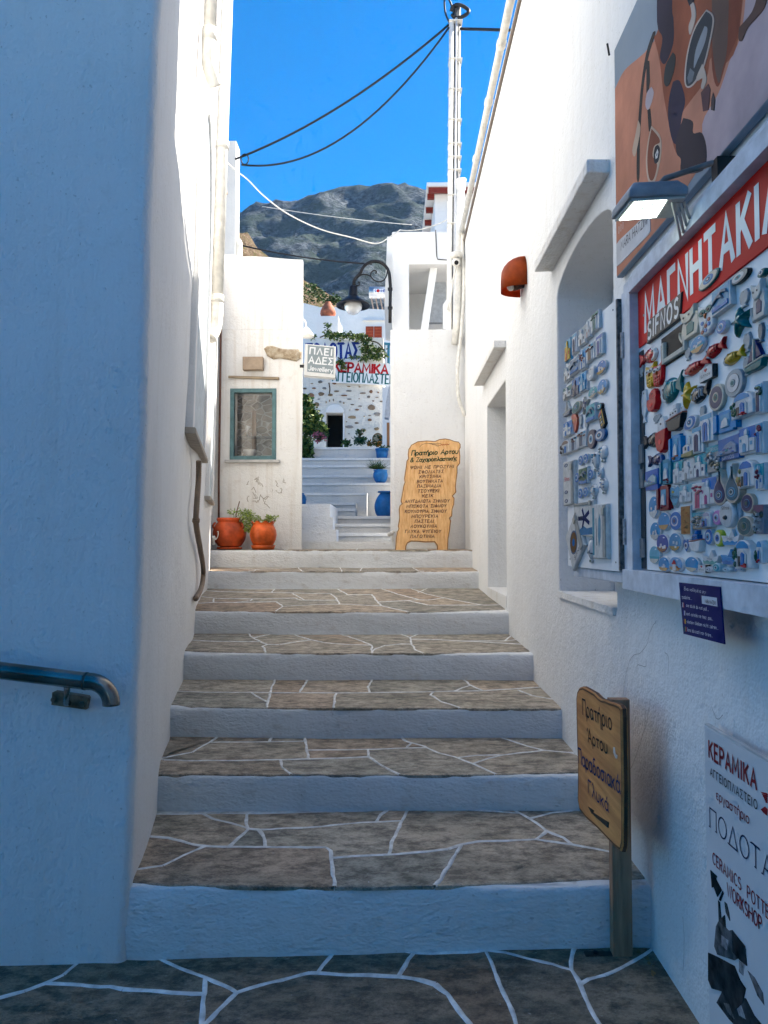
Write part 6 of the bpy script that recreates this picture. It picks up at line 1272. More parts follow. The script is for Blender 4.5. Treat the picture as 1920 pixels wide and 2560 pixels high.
def m_plaque(r, w, h, rng, sky=SKYB, body=WHT, door=BLU, flow=None, base=WHT, wide=False):
    mp('base', r, base, jit(rng, rect(-w/2, -h/2, w/2, h/2), w*.02)); mp('sky', r, sky, rect(-w*.49, -h*.3, w*.49, h*.48), TH, TH+.001, 0)
    t = TH+.0012
    mp('house', r, body, sc([(-.42,-.44),(.12,-.44),(.12,.12),(.0,.2),(-.42,.16)], w, h), TH, t+.004, .0008); mp('house', r, [a*.9 for a in body], sc([(.13,-.44),(.43,-.44),(.43,.02),(.13,.06)], w, h), TH, t+.003, .0008)
    mp('bell_tower', r, body, sc([(-.12,.2),(.06,.2),(.06,.34),(-.03,.42),(-.12,.34)], w, h), TH, t+.0045, .0006)
    mp('door', r, door, sc([(-.2,-.44),(-.02,-.44),(-.02,-.16),(-.11,-.1),(-.2,-.16)], w, h), t+.004, t+.0048, 0); mp('window', r, door, rect(.2*w, -.22*h, .32*w, -.08*h), t+.003, t+.0038, 0); mp('window', r, door, rect(-.36*w, -.05*h, -.27*w, .06*h), t+.004, t+.0048, 0)
    if flow: clump(r, rng, flow, -.1*w, .1*h, w*.5, h*.3, 6, t+.004)
def m_door(r, w, h, rng, door=BLU, sky=LBL, flow=None):
    mp('base', r, WHT, jit(rng, rect(-w/2, -h/2, w/2, h/2), w*.03), 0, TH+.002); t = TH+.002
    mp('sky', r, sky, rect(-w*.42, h*.3, w*.42, h*.46), t, t+.0008, 0); mp('arch', r, WHT, sc([(-.3,-.46),(.3,-.46),(.3,.2),(.2,.3),(-.2,.3),(-.3,.2)], w, h), t, t+.003, .001)
    mp('door', r, door, sc([(-.17,-.44),(.17,-.44),(.17,.12),(.08,.2),(-.08,.2),(-.17,.12)], w, h), t+.003, t+.0042, 0); mp('door_gap', r, BLK, rect(-.012*w, -.42*h, .012*w, .1*h), t+.0042, t+.0046, 0)
    if flow: clump(r, rng, flow, 0, .26*h, w*.7, h*.28, 8, t+.002)
def m_shutter(r, w, h, rng, col=SKYB, sky=LBL, flow=RDD):
    mp('base', r, col, rect(-w*.32, -h/2, w*.32, h/2)); t = TH
    for s in (-1, 1): mp('shutter', r, col, [(s*w*.33, -h*.4), (s*w*.5, -h*.46), (s*w*.5, h*.38), (s*w*.33, h*.42)], 0, TH+.004, .001)
    mp('view', r, sky, rect(-w*.2, -h*.3, w*.2, h*.34), t, t+.001, 0); mp('house', r, WHT, sc([(-.16,-.28),(.16,-.28),(.14,.05),(.02,.16),(-.1,.02)], w, h), t+.001, t+.004, .0006)
    if flow: clump(r, rng, flow, 0, -.36*h, w*.4, h*.16, 6, t+.001)
def m_eye(r, w, h, rng, cols=(WHT, BLU, WHT, LBL, DBL), rad=(1, .92, .55, .40, .18), dm_=.006, flat=False):
    mp('disc', r, cols[0], ell(0, 0, w/2, h/2, 28), 0, TH, .002); t = TH
    for i, (c, f) in enumerate(zip(cols[1:], rad[1:])):
        ox = 0 if flat else -.06*w*(i > 0); mp('ring', r, c, ell(ox, 0, w/2*f, h/2*f, 24), t+.0006*i, t+.0006*(i+1), 0)
def m_eyeleaf(r, w, h, rng, rim=TEA, fill=CRM, iris=BLU):
    o = sc([(-.5,-.18),(-.3,.28),(.1,.48),(.42,.36),(.5,.1),(.36,-.3),(0,-.5),(-.36,-.42)], w, h); o = [tuple(p.xy) for p in smoothline([(a, b, 0) for a, b in o+o[:1]], 3)][:-1]
    mp('rim', r, rim, o, 0, TH+.001); mp('eye_white', r, fill, [(x*.84, y*.84) for x, y in o], TH, TH+.002, 0)
    for i, (c, f) in enumerate(((iris, .3), (LBL, .2), (DBL, .13), (WHT, .05))): mp('iris', r, c, ell(.02*w, .02*h, w*f*.8, h*f, 20), TH+.002+i*.0005, TH+.0026+i*.0005, 0)
def m_scene(r, w, h, rng, top=SKYB, sand=SND, houses=True, sea=None, red=False):
    mp('button', r, WHT, ell(0, 0, w/2, h/2, 26), 0, TH*.8, .002); t = TH*.8
    mp('print', r, top, ell(0, 0, w*.45, h*.46, 26), t, t+.0008, 0)
    if sea: mp('print', r, sea, ell(0, 0, w*.45, h*.46, 18, 190, 350), t+.0008, t+.0012, 0)
    mp('print', r, sand, jit(rng, ell(-.02*w, 0, w*.44, h*.45, 14, 205, 335), w*.015), t+.0012, t+.0018, 0)
    if houses:
        for i in range(4): x = rng.uniform(-.26, .18)*w; y = rng.uniform(-.3, -.05)*h; mp('house', r, WHT, rect(x, y, x+w*.13, y+h*rng.uniform(.1, .18)), t+.0018+i*.0002, t+.0024+i*.0002, 0)
    if red: mp('windmill_roof', r, RDD, sc([(-.2,.0),(.1,.0),(-.05,.3)], w, h), t+.003, t+.004, 0); mp('windmill', r, WHT, sc([(-.17,-.4),(.07,-.4),(.04,0),(-.14,0)], w, h), t+.002, t+.0034, 0); clump(r, rng, (.5,.1,.03), .2*w, -.2*h, .2*w, .2*h, 4, t+.002)
    mp('glaze_highlight', r, (.75,.75,.75), ell(.16*w, .3*h, w*.07, h*.035, 8), t+.002, t+.0024, 0)
def m_fish(r, w, h, rng, body=RDD, head=WHT, fin=None, face=1, stripe=None):
    fin = fin or body; f = face
    o = sc([(.5*f,-.1),(.42*f,.2),(.15*f,.42),(-.12*f,.3),(-.24*f,.1),(-.24*f,-.12),(-.1*f,-.34),(.2*f,-.44),(.42*f,-.32)], w, h)
    o = [tuple(p.xy) for p in smoothline([(a, b, 0) for a, b in o+o[:1]], 3)][:-1]; mp('body', r, body, o, 0, dm=.016)
    mp('tail', r, fin, sc([(-.2*f,.06),(-.5*f,.42),(-.42*f,.02),(-.5*f,-.34),(-.2*f,-.08)], w, h), .001, .011, .003)
    mp('head', r, head, sc([(.505*f,-.1),(.43*f,.2),(.26*f,.38),(.2*f,.1),(.2*f,-.2),(.26*f,-.42),(.43*f,-.33)], w, h), .001, .0105, .003)
    for i in range(4): x = (.12-.1*i)*f; mp('stripe', r, stripe or [a*.55 for a in body], sc([(x,.26-.03*i),(x+.03*f,.26-.03*i),(x+.025*f,-.28+.03*i),(x-.005*f,-.28+.03*i)], w, h), .006, .0155-.0006*i, .001)
    mp('eye', r, BLK, ell(.34*f*w, .08*h, w*.035, h*.05, 10), .0105, .013, .0008)
def m_owl(r, w, h, rng, body=YEL, eyes=WHT, patch=None):
    o = sc([(-.5,.5),(-.28,.4),(0,.36),(.28,.4),(.5,.5),(.46,.1),(.4,-.3),(.2,-.48),(-.2,-.48),(-.4,-.3),(-.46,.1)], w, h); mp('body', r, body, o, 0, .012, .004)
    for s in (-1, 1): mp('eye', r, eyes, ell(s*.2*w, .2*h, w*.19, h*.1, 14), .012, .0145, .001); mp('pupil', r, BLK, ell(s*.18*w, .19*h, w*.07, h*.04, 8), .0145, .016, 0)
    mp('beak', r, (.5,.12,.02), sc([(-.08,.12),(.08,.12),(0,-.02)], w, h), .012, .016, .001)
    for i in range(3):
        for j in range(3): mp('feather', r, (patch or [body, [a*.7 for a in body], [min(1, a*1.3) for a in body]])[(i+j) % 3], ell((-.2+.2*j)*w, (-.1-.13*i)*h, w*.085, h*.06, 8), .012, .0138, .0006)
def m_cat(r, w, h, rng, body=CRM, belly=TEA):
    mp('body', r, body, sc([(-.35,-.5),(.38,-.5),(.48,-.2),(.4,.15),(.26,.3),(-.1,.3),(-.32,.1),(-.4,-.2)], w, h), 0, .011, .003); mp('head', r, body, sc([(-.3,.14),(-.4,.5),(-.14,.38),(.1,.38),(.3,.5),(.3,.16),(.1,.02),(-.16,.02)], w, h), .002, .015, .003)
    mp('belly', r, belly, sc([(-.1,-.36),(.22,-.36),(.26,-.1),(.1,.02),(-.1,-.06)], w, h), .011, .0125, .0008); bm = NB(); tube(bm, [(w*(-.36-.14*math.sin(R(a*.7))), h*(-.5+.0022*a), .007) for a in range(0, 200, 25)], .005, 6); me = bpy.data.meshes.new('tail'); bm.to_mesh(me); bm.free(); me.materials.append(glaze(body)); o = bpy.data.objects.new('tail', me); COL.objects.link(o); o.parent = r
    for s in (-.18, .08): mp('eye', r, BLK, ell(s*w, .24*h, w*.04, h*.03, 8), .015, .016, 0)
def m_starfish(r, w, h, rng, col=TEA, sharp=.42, flat=False):
    pts = []
    for i in range(10): a = math.pi/2 + i*math.pi/5 + .15; q = .5 if i % 2 == 0 else .5*sharp; pts.append((math.cos(a)*q*w, math.sin(a)*q*h))
    if flat: mp('body', r, CRM, pts, 0, .010, .002); mp('inlay', r, col, [(x*.72, y*.72) for x, y in pts], .010, .0115, 0); mp('eye', r, WHT, ell(0, 0, w*.08, h*.08, 10), .0115, .013, 0); return
    pts = [tuple(p.xy) for p in smoothline([(a, b, 0) for a, b in pts+pts[:1]], 3)][:-1]; mp('body', r, col, pts, 0, dm=.02)
    for i in range(5):
        a = math.pi/2 + i*2*math.pi/5 + .15
        for q in (.15, .26, .37): mp('bump', r, [min(1, c*1.4) for c in col], ell(math.cos(a)*q*w, math.sin(a)*q*h, w*.03, h*.03, 6), .02*(1-q*2.1), dm=.004)
def m_sailboat(r, w, h, rng, hull=TEA, sail=DBL):
    mp('hull', r, hull, sc([(-.5,-.3),(.5,-.22),(.4,-.46),(.1,-.5),(-.4,-.48)], w, h), 0, .014, .003); mp('deck', r, CRM, sc([(-.5,-.28),(.5,-.2),(.5,-.14),(-.46,-.22)], w, h), 0, .012, .001)
    mp('mast', r, CRM, sc([(-.03,-.2),(.03,-.2),(.03,.5),(-.03,.5)], w, h), .0, .013, .001); mp('sail', r, sail, sc([(-.05,-.16),(-.4,-.2),(-.05,.44)], w, h), 0, .010, .002); mp('sail', r, sail, sc([(.05,-.14),(.36,-.1),(.05,.46)], w, h), 0, .010, .002)
def m_ship(r, w, h, rng, hull=BLK, cabin=WHT):
    mp('hull', r, hull, sc([(-.5,-.04),(.5,.06),(.38,-.44),(.1,-.5),(-.3,-.42)], w, h), 0, .016, .004); mp('stripe', r, (.45,.15,.1), sc([(-.5,-.02),(.5,.08),(.5,.12),(-.5,.03)], w, h), 0, .014, .001); mp('cabin', r, cabin, sc([(-.3,.05),(.2,.1),(.2,.3),(-.26,.28)], w, h), 0, .013, .002); mp('bridge', r, cabin, sc([(-.1,.3),(.12,.31),(.12,.5),(-.08,.49)], w, h), 0, .012, .002)
    for i in range(3): mp('porthole', r, BLK, ell((-.2+.15*i)*w, (.17+.02*i)*h, w*.04, h*.03, 8), .013, .014, 0)
def m_drop(r, w, h, rng, fill=TEA):
    o = [(.02,.5),(.1,.34),(.2,.14),(.42,-.05),(.5,-.25),(.38,-.42),(.1,-.5),(-.2,-.48),(-.44,-.36),(-.5,-.16),(-.38,.06),(-.12,.24)]; o = [tuple(p.xy) for p in smoothline([(a*w, b*h, 0) for a, b in o+o[:1]], 3)][:-1]
    mp('body', r, (.50,.40,.31), o, 0, .016, .002); mp('glaze', r, fill, inset2(o if area2(o) > 0 else o[::-1], w*.09), .016, .0172, 0)
    for i, (c, f) in enumerate(((LBL, .2), (fill, .16), (WHT, .11), (TEA, .08), (BLK, .04))): mp('iris', r, c, ell(0, -.22*h, w*f*1.3, h*f*.62, 16), .0172+i*.0004, .0178+i*.0004, 0)
def m_heart(r, w, h, rng, col=LBL, eye=None, txt=None):
    o = [(0,-.5),(-.3,-.18),(-.5,.14),(-.46,.38),(-.28,.5),(-.08,.42),(0,.28),(.08,.42),(.28,.5),(.46,.38),(.5,.14),(.3,-.18)]; mp('body', r, WHT, sc(o, w, h), 0, .009, .002); mp('print', r, col, sc(o, w*.9, h*.9), .009, .010, 0)
    if txt: mtext(r, txt, -.34*w, -.08*h, .16*h, .64*w, BLK, .0106); mp('sun', r, YEL, ell(-.12*w, .22*h, w*.1, h*.06, 8), .0103, .011, 0); mp('boat', r, TURQ, sc([(-.16,-.3),(.16,-.3),(.1,-.38),(-.1,-.38)], w, h), .0103, .011, 0)
    if eye:
        for i, (c, f) in enumerate(((WHT, .24), (DBL, .13))): mp('iris', r, c, ell(0, 0, w*f, h*f, 12), .010+i*.0006, .0108+i*.0006, 0)
def m_spoon(r, w, h, rng):
    mp('bowl', r, WHT, ell(0, 0, w/2, h/2, 26), 0, .014, .004); mp('hollow', r, (.5,.5,.49), ell(0, 0, w*.4, h*.41, 24), .014, .0146, 0); mp('olive', r, BLK, ell(-.02*w, -.12*h, w*.12, h*.09, 12), .0146, dm=.006); mtext(r, 'Sifnos', -.26*w, .18*h, .12*h, .52*w, BLK, .0152)
def m_pboat(r, w, h, rng, col=WHT, wave=SKYB, txt=None):
    mp('hull', r, col, sc([(-.5,.12),(-.34,-.5),(.34,-.5),(.5,.16),(.12,-.02),(-.14,-.02)], w, h), 0, .012, .001); mp('sail', r, [a*.92 for a in col], sc([(-.16,-.02),(.02,.5),(.18,.0)], w, h), 0, .009, .001)
    if wave: mp('wave', r, wave, sc([(-.36,-.48),(.34,-.48),(.4,-.22),(.26,-.3),(.14,-.2),(0,-.3),(-.14,-.2),(-.28,-.3),(-.42,-.2)], w, h), .012, .0128, 0)
    if txt: mtext(r, txt, -.14*w, -.16*h, .13*h, .3*w, BLK, .0131)
def m_tag(r, w, h, rng, col=GRY, fish=True):
    mp('body', r, col, sc([(-.3,.5),(.3,.5),(.5,.2),(.4,-.2),(.16,-.34),(.3,-.5),(-.3,-.5),(-.14,-.34),(-.4,-.2),(-.5,.2)], w, h), 0, .006, .002); mp('hole', r, BLK, ell(0, .4*h, w*.06, h*.03, 8), .006, .0066, 0)
def m_sign(r, w, h, rng):
    mp('side', r, BLK, rect(-w*.48, -h/2, w*.5, h/2), 0, .012, .001); mp('face', r, WHT, rect(-w*.48, -h*.48, w*.44, h*.48), .012, .0132, 0); mp('heart', r, RDD, sc([(.0,.1),(-.12,.28),(-.06,.4),(.0,.34),(.06,.4),(.12,.28)], w, h), .0132, .014, 0); mtext(r, 'Sifnos', -.36*w, -.22*h, .22*h, .7*w, BLK, .0136); mtext(r, 'I', -.22*w, .14*h, .2*h, .03*w, BLK, .0136)
def m_archhouse(r, w, h, rng, sky=SKYB, green=GREN, flow=RDD):
    o = sc([(-.5,-.5),(.5,-.44),(.5,.1),(.4,.34),(.16,.48),(-.16,.48),(-.4,.34),(-.5,.1)], w, h); mp('base', r, WHT, o, 0, .016, .003); mp('sky', r, sky, sc([(-.36,.2),(.36,.2),(.3,.34),(.1,.44),(-.12,.44),(-.3,.34)], w, h), .016, .017, 0)
    mp('arch', r, [.5,.5,.48], sc([(-.3,-.44),(.26,-.44),(.26,.0),(.1,.16),(-.12,.16),(-.3,.02)], w, h), .016, .018, .001); mp('door', r, BLU, sc([(-.02,-.4),(.16,-.4),(.16,.02),(.06,.08),(-.02,.02)], w, h), .018, .0195, 0); mp('doorway', r, BLK, sc([(-.2,-.4),(-.08,-.4),(-.08,-.06),(-.2,-.06)], w, h), .018, .019, 0)
    clump(r, rng, green, -.34*w, -.1*h, w*.26, h*.5, 9, .017)
    if flow: clump(r, rng, flow, .1*w, -.36*h, w*.36, h*.14, 6, .019)
def m_town(r, w, h, rng, sky=TURQ, txt='SIFNOS', ground=(.30,.29,.27)):
    mp('base', r, ground, jit(rng, rect(-w/2, -h/2, w/2, h/2), w*.02), 0, TH); mp('sky', r, sky, rect(-w*.49, h*.24, w*.49, h*.49), TH, TH+.001, 0)
    for i in range(22): x = rng.uniform(-.44, .34)*w; y = rng.uniform(-.44, .16)*h; c = rng.uniform(.3, .66); mp('house', r, (c, c*.98, c*.95), rect(x, y, x+w*.1, y+h*.08), TH, TH+.003+.0003*i, .0005)
    clump(r, rng, (.05,.06,.04), 0, -.1*h, w*.8, h*.6, 8, TH)
    if txt: mtext(r, txt, -.2*w, .3*h, .11*h, .5*w, WHT, TH+.0014)
def m_relief(r, w, h, rng, sky=(.02,.12,.34), hill=(.20,.25,.33), txt='SIFNOS'):
    mp('base', r, sky, jit(rng, rect(-w/2, -h/2, w/2, h/2), w*.02), 0, TH+.002); t = TH+.002; mp('hill', r, hill, jit(rng, sc([(-.46,-.3),(.44,-.24),(.44,.06),(.2,.24),(-.06,.16),(-.24,.0),(-.42,-.02)], w, h), w*.02), t, t+.005, .002)
    for i in range(8): x = rng.uniform(-.34, .3)*w; y = rng.uniform(-.2, .06)*h; mp('rock', r, [a*rng.uniform(.7, 1.6) for a in hill], ell(x, y, w*.08, h*.05, 7), t+.004, dm=.004)
    if txt: mtext(r, txt, -.3*w, -.46*h, .14*h, .6*w, WHT, t+.001)
def m_dolphin(r, w, h, rng, sky=LBL):
    mp('base', r, WHT, jit(rng, rect(-w/2, -h/2, w/2, h/2), w*.02), 0, .014); mp('sea', r, sky, rect(-w*.46, -h*.46, w*.44, h*.46), .014, .0148, 0); mp('waves', r, BLU, jit(rng, sc([(-.44,-.44),(.42,-.44),(.42,-.24),(.1,-.3),(-.2,-.2),(-.44,-.28)], w, h), w*.02), .0148, .017, .001)
    for dx, dy in ((-.14, -.02), (.08, .1)): o = [(-.26,-.1),(-.14,.1),(.06,.2),(.24,.12),(.34,-.08),(.2,.0),(.04,.06),(-.1,-.02)]; mp('dolphin', r, (.14,.18,.22), [((x+dx)*w, (y+dy)*h) for x, y in o], .0148, .020, .002)
def m_chapel(r, w, h, rng, ground=(.28,.24,.10)):
    mp('rock', r, ground, jit(rng, sc([(-.5,-.5),(.5,-.5),(.46,-.2),(-.46,-.24)], w, h), w*.03), 0, .016, .003); mp('wall', r, WHT, sc([(-.4,-.26),(.36,-.22),(.34,.1),(-.02,.2),(-.4,.06)], w, h), 0, .013, .001); mp('bell_tower', r, WHT, sc([(.08,.1),(.32,.1),(.3,.4),(.2,.5),(.1,.4)], w, h), 0, .015, .001); mp('window', r, BLK, rect(-.2*w, -.14*h, -.1*w, .02*h), .013, .014, 0); mp('door', r, BLU, rect(.06*w, -.22*h, .18*w, .02*h), .013, .0142, 0)
def m_bird(r, w, h, rng, body=RDD, top=WHT):
    mp('body', r, body, sc([(-.4,.1),(.5,.14),(.46,-.2),(.3,-.44),(0,-.5),(-.28,-.42),(-.42,-.16)], w, h), 0, .018, .004); mp('head', r, top, sc([(-.3,.08),(.4,.12),(.34,.34),(.16,.5),(-.06,.48),(-.3,.34)], w, h), 0, .014, .003); mp('eye', r, BLK, ell(.02*w, .3*h, w*.06, h*.03, 8), .014, .0152, 0); mp('scroll', r, [min(1, a*1.6) for a in body], ell(.04*w, -.2*h, w*.12, h*.08, 12), .018, .0192, 0)
def m_bar(r, w, h, rng, col=BLK, acc=YEL):
    mp('body', r, col, rect(-w/2, -h/2, w/2, h/2), 0, .010, .002); mp('edge', r, acc, rect(w*.32, -h*.46, w*.42, h*.46), .010, .011, 0); mp('tip', r, (.5,.1,.06), rect(-w*.4, h*.34, w*.28, h*.47), .010, .011, 0)
    for i in range(4): mp('dot', r, (WHT, acc, WHT, acc)[i], ell(-.08*w, (.2-.16*i)*h, w*.16, h*.04, 8), .010, .011, 0)
def m_map(r, w, h, rng, col=(.50,.09,.05)):
    mp('body', r, col, jit(rng, sc([(-.5,.46),(-.2,.5),(.2,.42),(.5,.16),(.42,-.1),(.3,-.3),(.1,-.5),(-.06,-.4),(-.14,-.1),(-.34,.2)], w, h), w*.04), 0, .009, .001); mtext(r, 'Sifnos', -.3*w, .1*h, .12*h, .56*w, YEL, .0094)
def m_cork(r, w, h, rng):
    mp('base', r, WHT, rect(-w*.5, -h*.5, w*.5, h*.5), 0, .014, .002); mp('cork', r, (.36,.17,.06), rect(-w*.46, -h*.47, w*.42, h*.47), .014, .0152, 0, rough=.8)
    for i in range(24): mp('grain', r, (.20+.2*rng.random(),.12,.04), ell(rng.uniform(-.38, .34)*w, rng.uniform(-.42, .42)*h, w*.06, h*.02, 6), .0152, .0162, 0, rough=.8)
def m_cup(r, w, h, rng, col=WHT, acc=TEA):
    mp('body', r, col, ell(0, 0, w/2, h/2, 18), 0, .018, .003); mp('ring', r, acc, ell(0, 0, w*.36, h*.36, 16), .018, .0188, 0); mp('centre', r, col, ell(0, 0, w*.22, h*.22, 14), .0188, .0194, 0); mp('pupil', r, DBL, ell(0, 0, w*.1, h*.1, 10), .0194, .02, 0)
def m_charm(r, w, h, rng, acc=LBL):
    mp('body', r, (.50,.52,.53), sc([(-.1,.5),(.2,.44),(.4,.2),(.44,-.1),(.2,-.34),(-.1,-.36),(-.4,-.1),(-.4,.24)], w, h), 0, dm=.014); mp('bead', r, (.45,.46,.46), ell(.02*w, -.42*h, w*.18, h*.09, 10), 0, .008, .002); mp('pupil', r, GREN, ell(.02*w, -.42*h, w*.09, h*.045, 8), .008, .009, 0)
    for i in range(7): mp('spot', r, acc if i % 2 else (.16,.18,.2), ell(rng.uniform(-.24, .26)*w, rng.uniform(-.22, .36)*h, w*.08, h*.04, 7), .008, .0148, 0)
def m_pouch(r, w, h, rng, acc=BLU, deco='star', zip_='R'):
    mp('cloth', r, (.60,.58,.54), jit(rng, rect(-w*.5, -h*.5, w*.5, h*.5), w*.02), 0, .014, .005, rough=.9)
    zx = .36 if zip_ == 'R' else -.36
    if zip_ == 'T': mp('zip', r, (.36,.34,.30), rect(-w*.46, h*.40, w*.46, h*.47), .014, .018, .001, rough=.8); mp('zip_pull', r, (.42,.38,.30), rect(w*.36, h*.36, w*.44, h*.5), .018, .022, .001)
    else: mp('zip', r, (.36,.34,.30), rect((zx-.09)*w, -h*.47, (zx+.09)*w, h*.47), .014, .018, .001, rough=.8); mp('zip_pull', r, (.42,.38,.30), rect((zx-.1)*w, h*.28, (zx+.06)*w, h*.42), .018, .022, .001)
    z0 = .0142
    if deco == 'star':
        for i in range(5): a = 1.9+i*1.257; ribbon_ = [(.06*w, .02*h), (.06*w+math.cos(a)*.3*w, .02*h+math.sin(a)*.26*h)]; bm = NB(); ribbon(bm, L0, ribbon_, w*.035, z0+.0002*i); me = bpy.data.meshes.new('starfish_print'); bm.to_mesh(me); bm.free(); me.materials.append(glaze(DBL, .8)); o = bpy.data.objects.new('starfish_print', me); COL.objects.link(o); o.parent = r
        mtext(r, 'Sifnos', -.36*w, -.02*h, .10*h, .36*w, BLK, z0+.0012); mp('wave_print', r, (.06,.17,.30), jit(rng, sc([(-.44,-.46),(.44,-.46),(.44,-.24),(.2,-.3),(0,-.22),(-.2,-.3),(-.44,-.22)], w, h), w*.02), z0, z0+.0003, 0, rough=.8)
    if deco == 'fish': mp('fish_print', r, (.14,.28,.36), sc([(-.02,-.3),(.1,-.1),(.1,.2),(.02,.32),(-.06,.2),(-.08,-.1)], w, h), z0, z0+.0004, 0, rough=.8); mp('border_print', r, (.10,.27,.33), rect(-w*.47, -h*.44, -w*.34, h*.44), z0, z0+.0004, 0, rough=.8); mp('bone_print', r, (.08,.08,.09), sc([(-.2,-.26),(-.16,-.26),(-.2,.24),(-.22,.24)], w, h), z0, z0+.0004, 0, rough=.8)
    if deco == 'eye':
        for i, (c, f) in enumerate(((.10,.13,.2), .28), ((.14,.075,.03), .24), (BLU, .09)) if False else enumerate((((.10,.13,.2), .28), ((.14,.075,.03), .24), (BLU, .09))): mp('eye_print', r, c, ell(-.06*w, .0, w*f, h*f, 18), z0+i*.0002, z0+.0003+i*.0002, 0, rough=.8)
        mtext(r, 'Sifnos', -.2*w, -.4*h, .1*h, .5*w, BLK, z0+.001)
    if deco == 'text':
        mtext(r, 'Sifnos', -.34*w, .06*h, .09*h, .45*w, RDD, z0+.0004)
        for y in (-.2, -.4, .42):
            for i, (c, f) in enumerate(((DBL, .15), (WHT, .09), (DBL, .04))): mp('eye_print', r, c, ell(-.2*w, y*h, w*f, h*f*.28, 12), z0+i*.0002, z0+.0003+i*.0002, 0, rough=.8)
def m_word(r, w, h, rng):
    h = .056; tx = 'SIFNOS'; bm = NB(); text_bm(bm, L0, tx, -.44*w, -.44*h, h*.88, width=w*.88, thick=.2, gap=.36, c=.0112, shear=.1)
    me = bpy.data.meshes.new('lettering'); bm.to_mesh(me); bm.free(); me.materials.append(glaze((.72,.72,.72))); o = bpy.data.objects.new('lettering', me); COL.objects.link(o); o.parent = r
    mp('slab', r, BLK, sc([(-.49,-.62),(.47,-.62),(.53,.62),(-.43,.62)], w, h), 0, .0105, .003)
MK = {k[2:]: v for k, v in list(globals().items()) if k.startswith('m_') and callable(v)}
CNT = [0]
def magnet(fr, Kf, kind, cx, cy, w, h, label, cat='magnet', group='fridge magnets on the cabinet', rot=0.0, name=None, **kw):
    CNT[0] += 1; rng = random.Random(CNT[0]*17+1)
    c = fr.px(*Kf(cx, cy)); W_ = abs(fr.px(*Kf(cx+w/2, cy))[0]-fr.px(*Kf(cx-w/2, cy))[0]); H_ = abs(fr.px(*Kf(cx, cy+h/2))[1]-fr.px(*Kf(cx, cy-h/2))[1])
    # the picture height of a receding square includes the slant of its edges: take that out
    s = abs(fr.px(*Kf(cx+w/2, cy))[1]-fr.px(*Kf(cx-w/2, cy))[1]); H_ = max(H_*.62, H_-s*.55)
    W_ *= 1.10; H_ *= 1.10
    m = fr.matrix(c[0], c[1], 0.0006, rot); r = thing(name or 'fridge_magnet', (0, 0, 0), label, cat, group, mat=m)
    MK[kind](r, W_, H_, rng, **kw); return r
A = lambda *a, **k: magnet(MF, KA, *a, **k); B = lambda *a, **k: magnet(MF, KBm, *a, **k)
KC, KD = kf(1400, 740, .1719), kf(1400, 1060, .1719)
GL_ = 'magnets on the open cabinet leaf'
C = lambda *a, **k: magnet(DF, KC, *a, group=GL_, **k); D = lambda *a, **k: magnet(DF, KD, *a, group=GL_, **k)
A('eyeleaf', 985, 95, 235, 240, 'cream eye magnet with teal rim overlapping the red sign')
A('eye', 1365, 55, 200, 210, 'round black and white eye magnet at the top right of the board', cols=(BLK, (.2,.22,.22), WHT, TURQ, BLK), rad=(1, .9, .66, .34, .15))
A('eyeleaf', 1640, 10, 90, 120, 'teal ceramic magnet cut by the upper right picture edge', rim=TEA, fill=TEA, iris=WHT)
A('word', 415, 585, 390, 400, 'black SIFNOS word magnet on the red sign corner', rot=0)
A('dolphin', 1155, 320, 215, 360, 'square light blue magnet with two grey dolphins')
A('cat', 745, 620, 230, 430, 'cream ceramic cat magnet with teal belly under the red sign')
A('owl', 960, 560, 190, 460, 'white ceramic owl with teal eyes and red-blue feathers', body=WHT, eyes=TEA, patch=[BLU, WHT, (.3,.05,.03)])
A('eye', 1143, 670, 115, 190, 'small glossy blue eye magnet right of the white owl')
A('starfish', 1370, 600, 250, 440, 'glossy teal starfish magnet hanging below a grey tag'); A('tag', 1395, 325, 105, 230, 'grey fish tag above the teal starfish')
A('cat', 1600, 340, 170, 480, 'grey-white ceramic cat magnet with long curled tail at right edge', body=(.5,.48,.44), belly=DBL)
A('scene', 840, 885, 175, 250, 'oval beach scene magnet with blue sky and yellow sand', sea=TURQ)
A('fish', 1050, 940, 220, 250, 'small red striped fish magnet pointing down left', face=-1); A('fish', 815, 1150, 300, 260, 'large red striped fish magnet with white head', face=-1)
A('fish', 1280, 1030, 230, 240, 'yellow fish magnet beside a grey tag', body=YEL, head=GRY, face=-1); A('sailboat', 1548, 1010, 220, 420, 'teal sailboat magnet with dark blue sails')
A('tag', 1432, 860, 85, 240, 'grey fish tag between the starfish and the sailboat'); A('tag', 1425, 1150, 75, 230, 'narrow grey fish tag below left of the sailboat'); A('tag', 1600, 740, 60, 230, 'dark grey fish tag under the grey-white cat', col=(.12,.15,.17)); A('tag', 705, 1000, 65, 160, 'pale grey fish tag left of the oval beach magnet')
A('fish', 225, 1030, 180, 270, 'round fish magnet with red tail and white face', body=RDD, head=WHT); A('owl', 262, 1270, 100, 300, 'small yellow owl magnet with white eyes', body=YEL); A('owl', 355, 1250, 115, 310, 'small red owl magnet with white eyes', body=RDD)
A('sign', 965, 1240, 155, 190, 'white I love Sifnos magnet with black side'); A('fish', 520, 1420, 250, 400, 'big teal round fish with white face and red spot', body=TEA, head=WHT, face=-1, stripe=(.02,.26,.27))
A('starfish', 720, 1500, 170, 370, 'knobbly yellow starfish magnet beside the black fish', col=YEL); A('fish', 865, 1480, 215, 280, 'black and white striped fish magnet', body=BLK, head=WHT, face=-1, stripe=(.4,.4,.4))
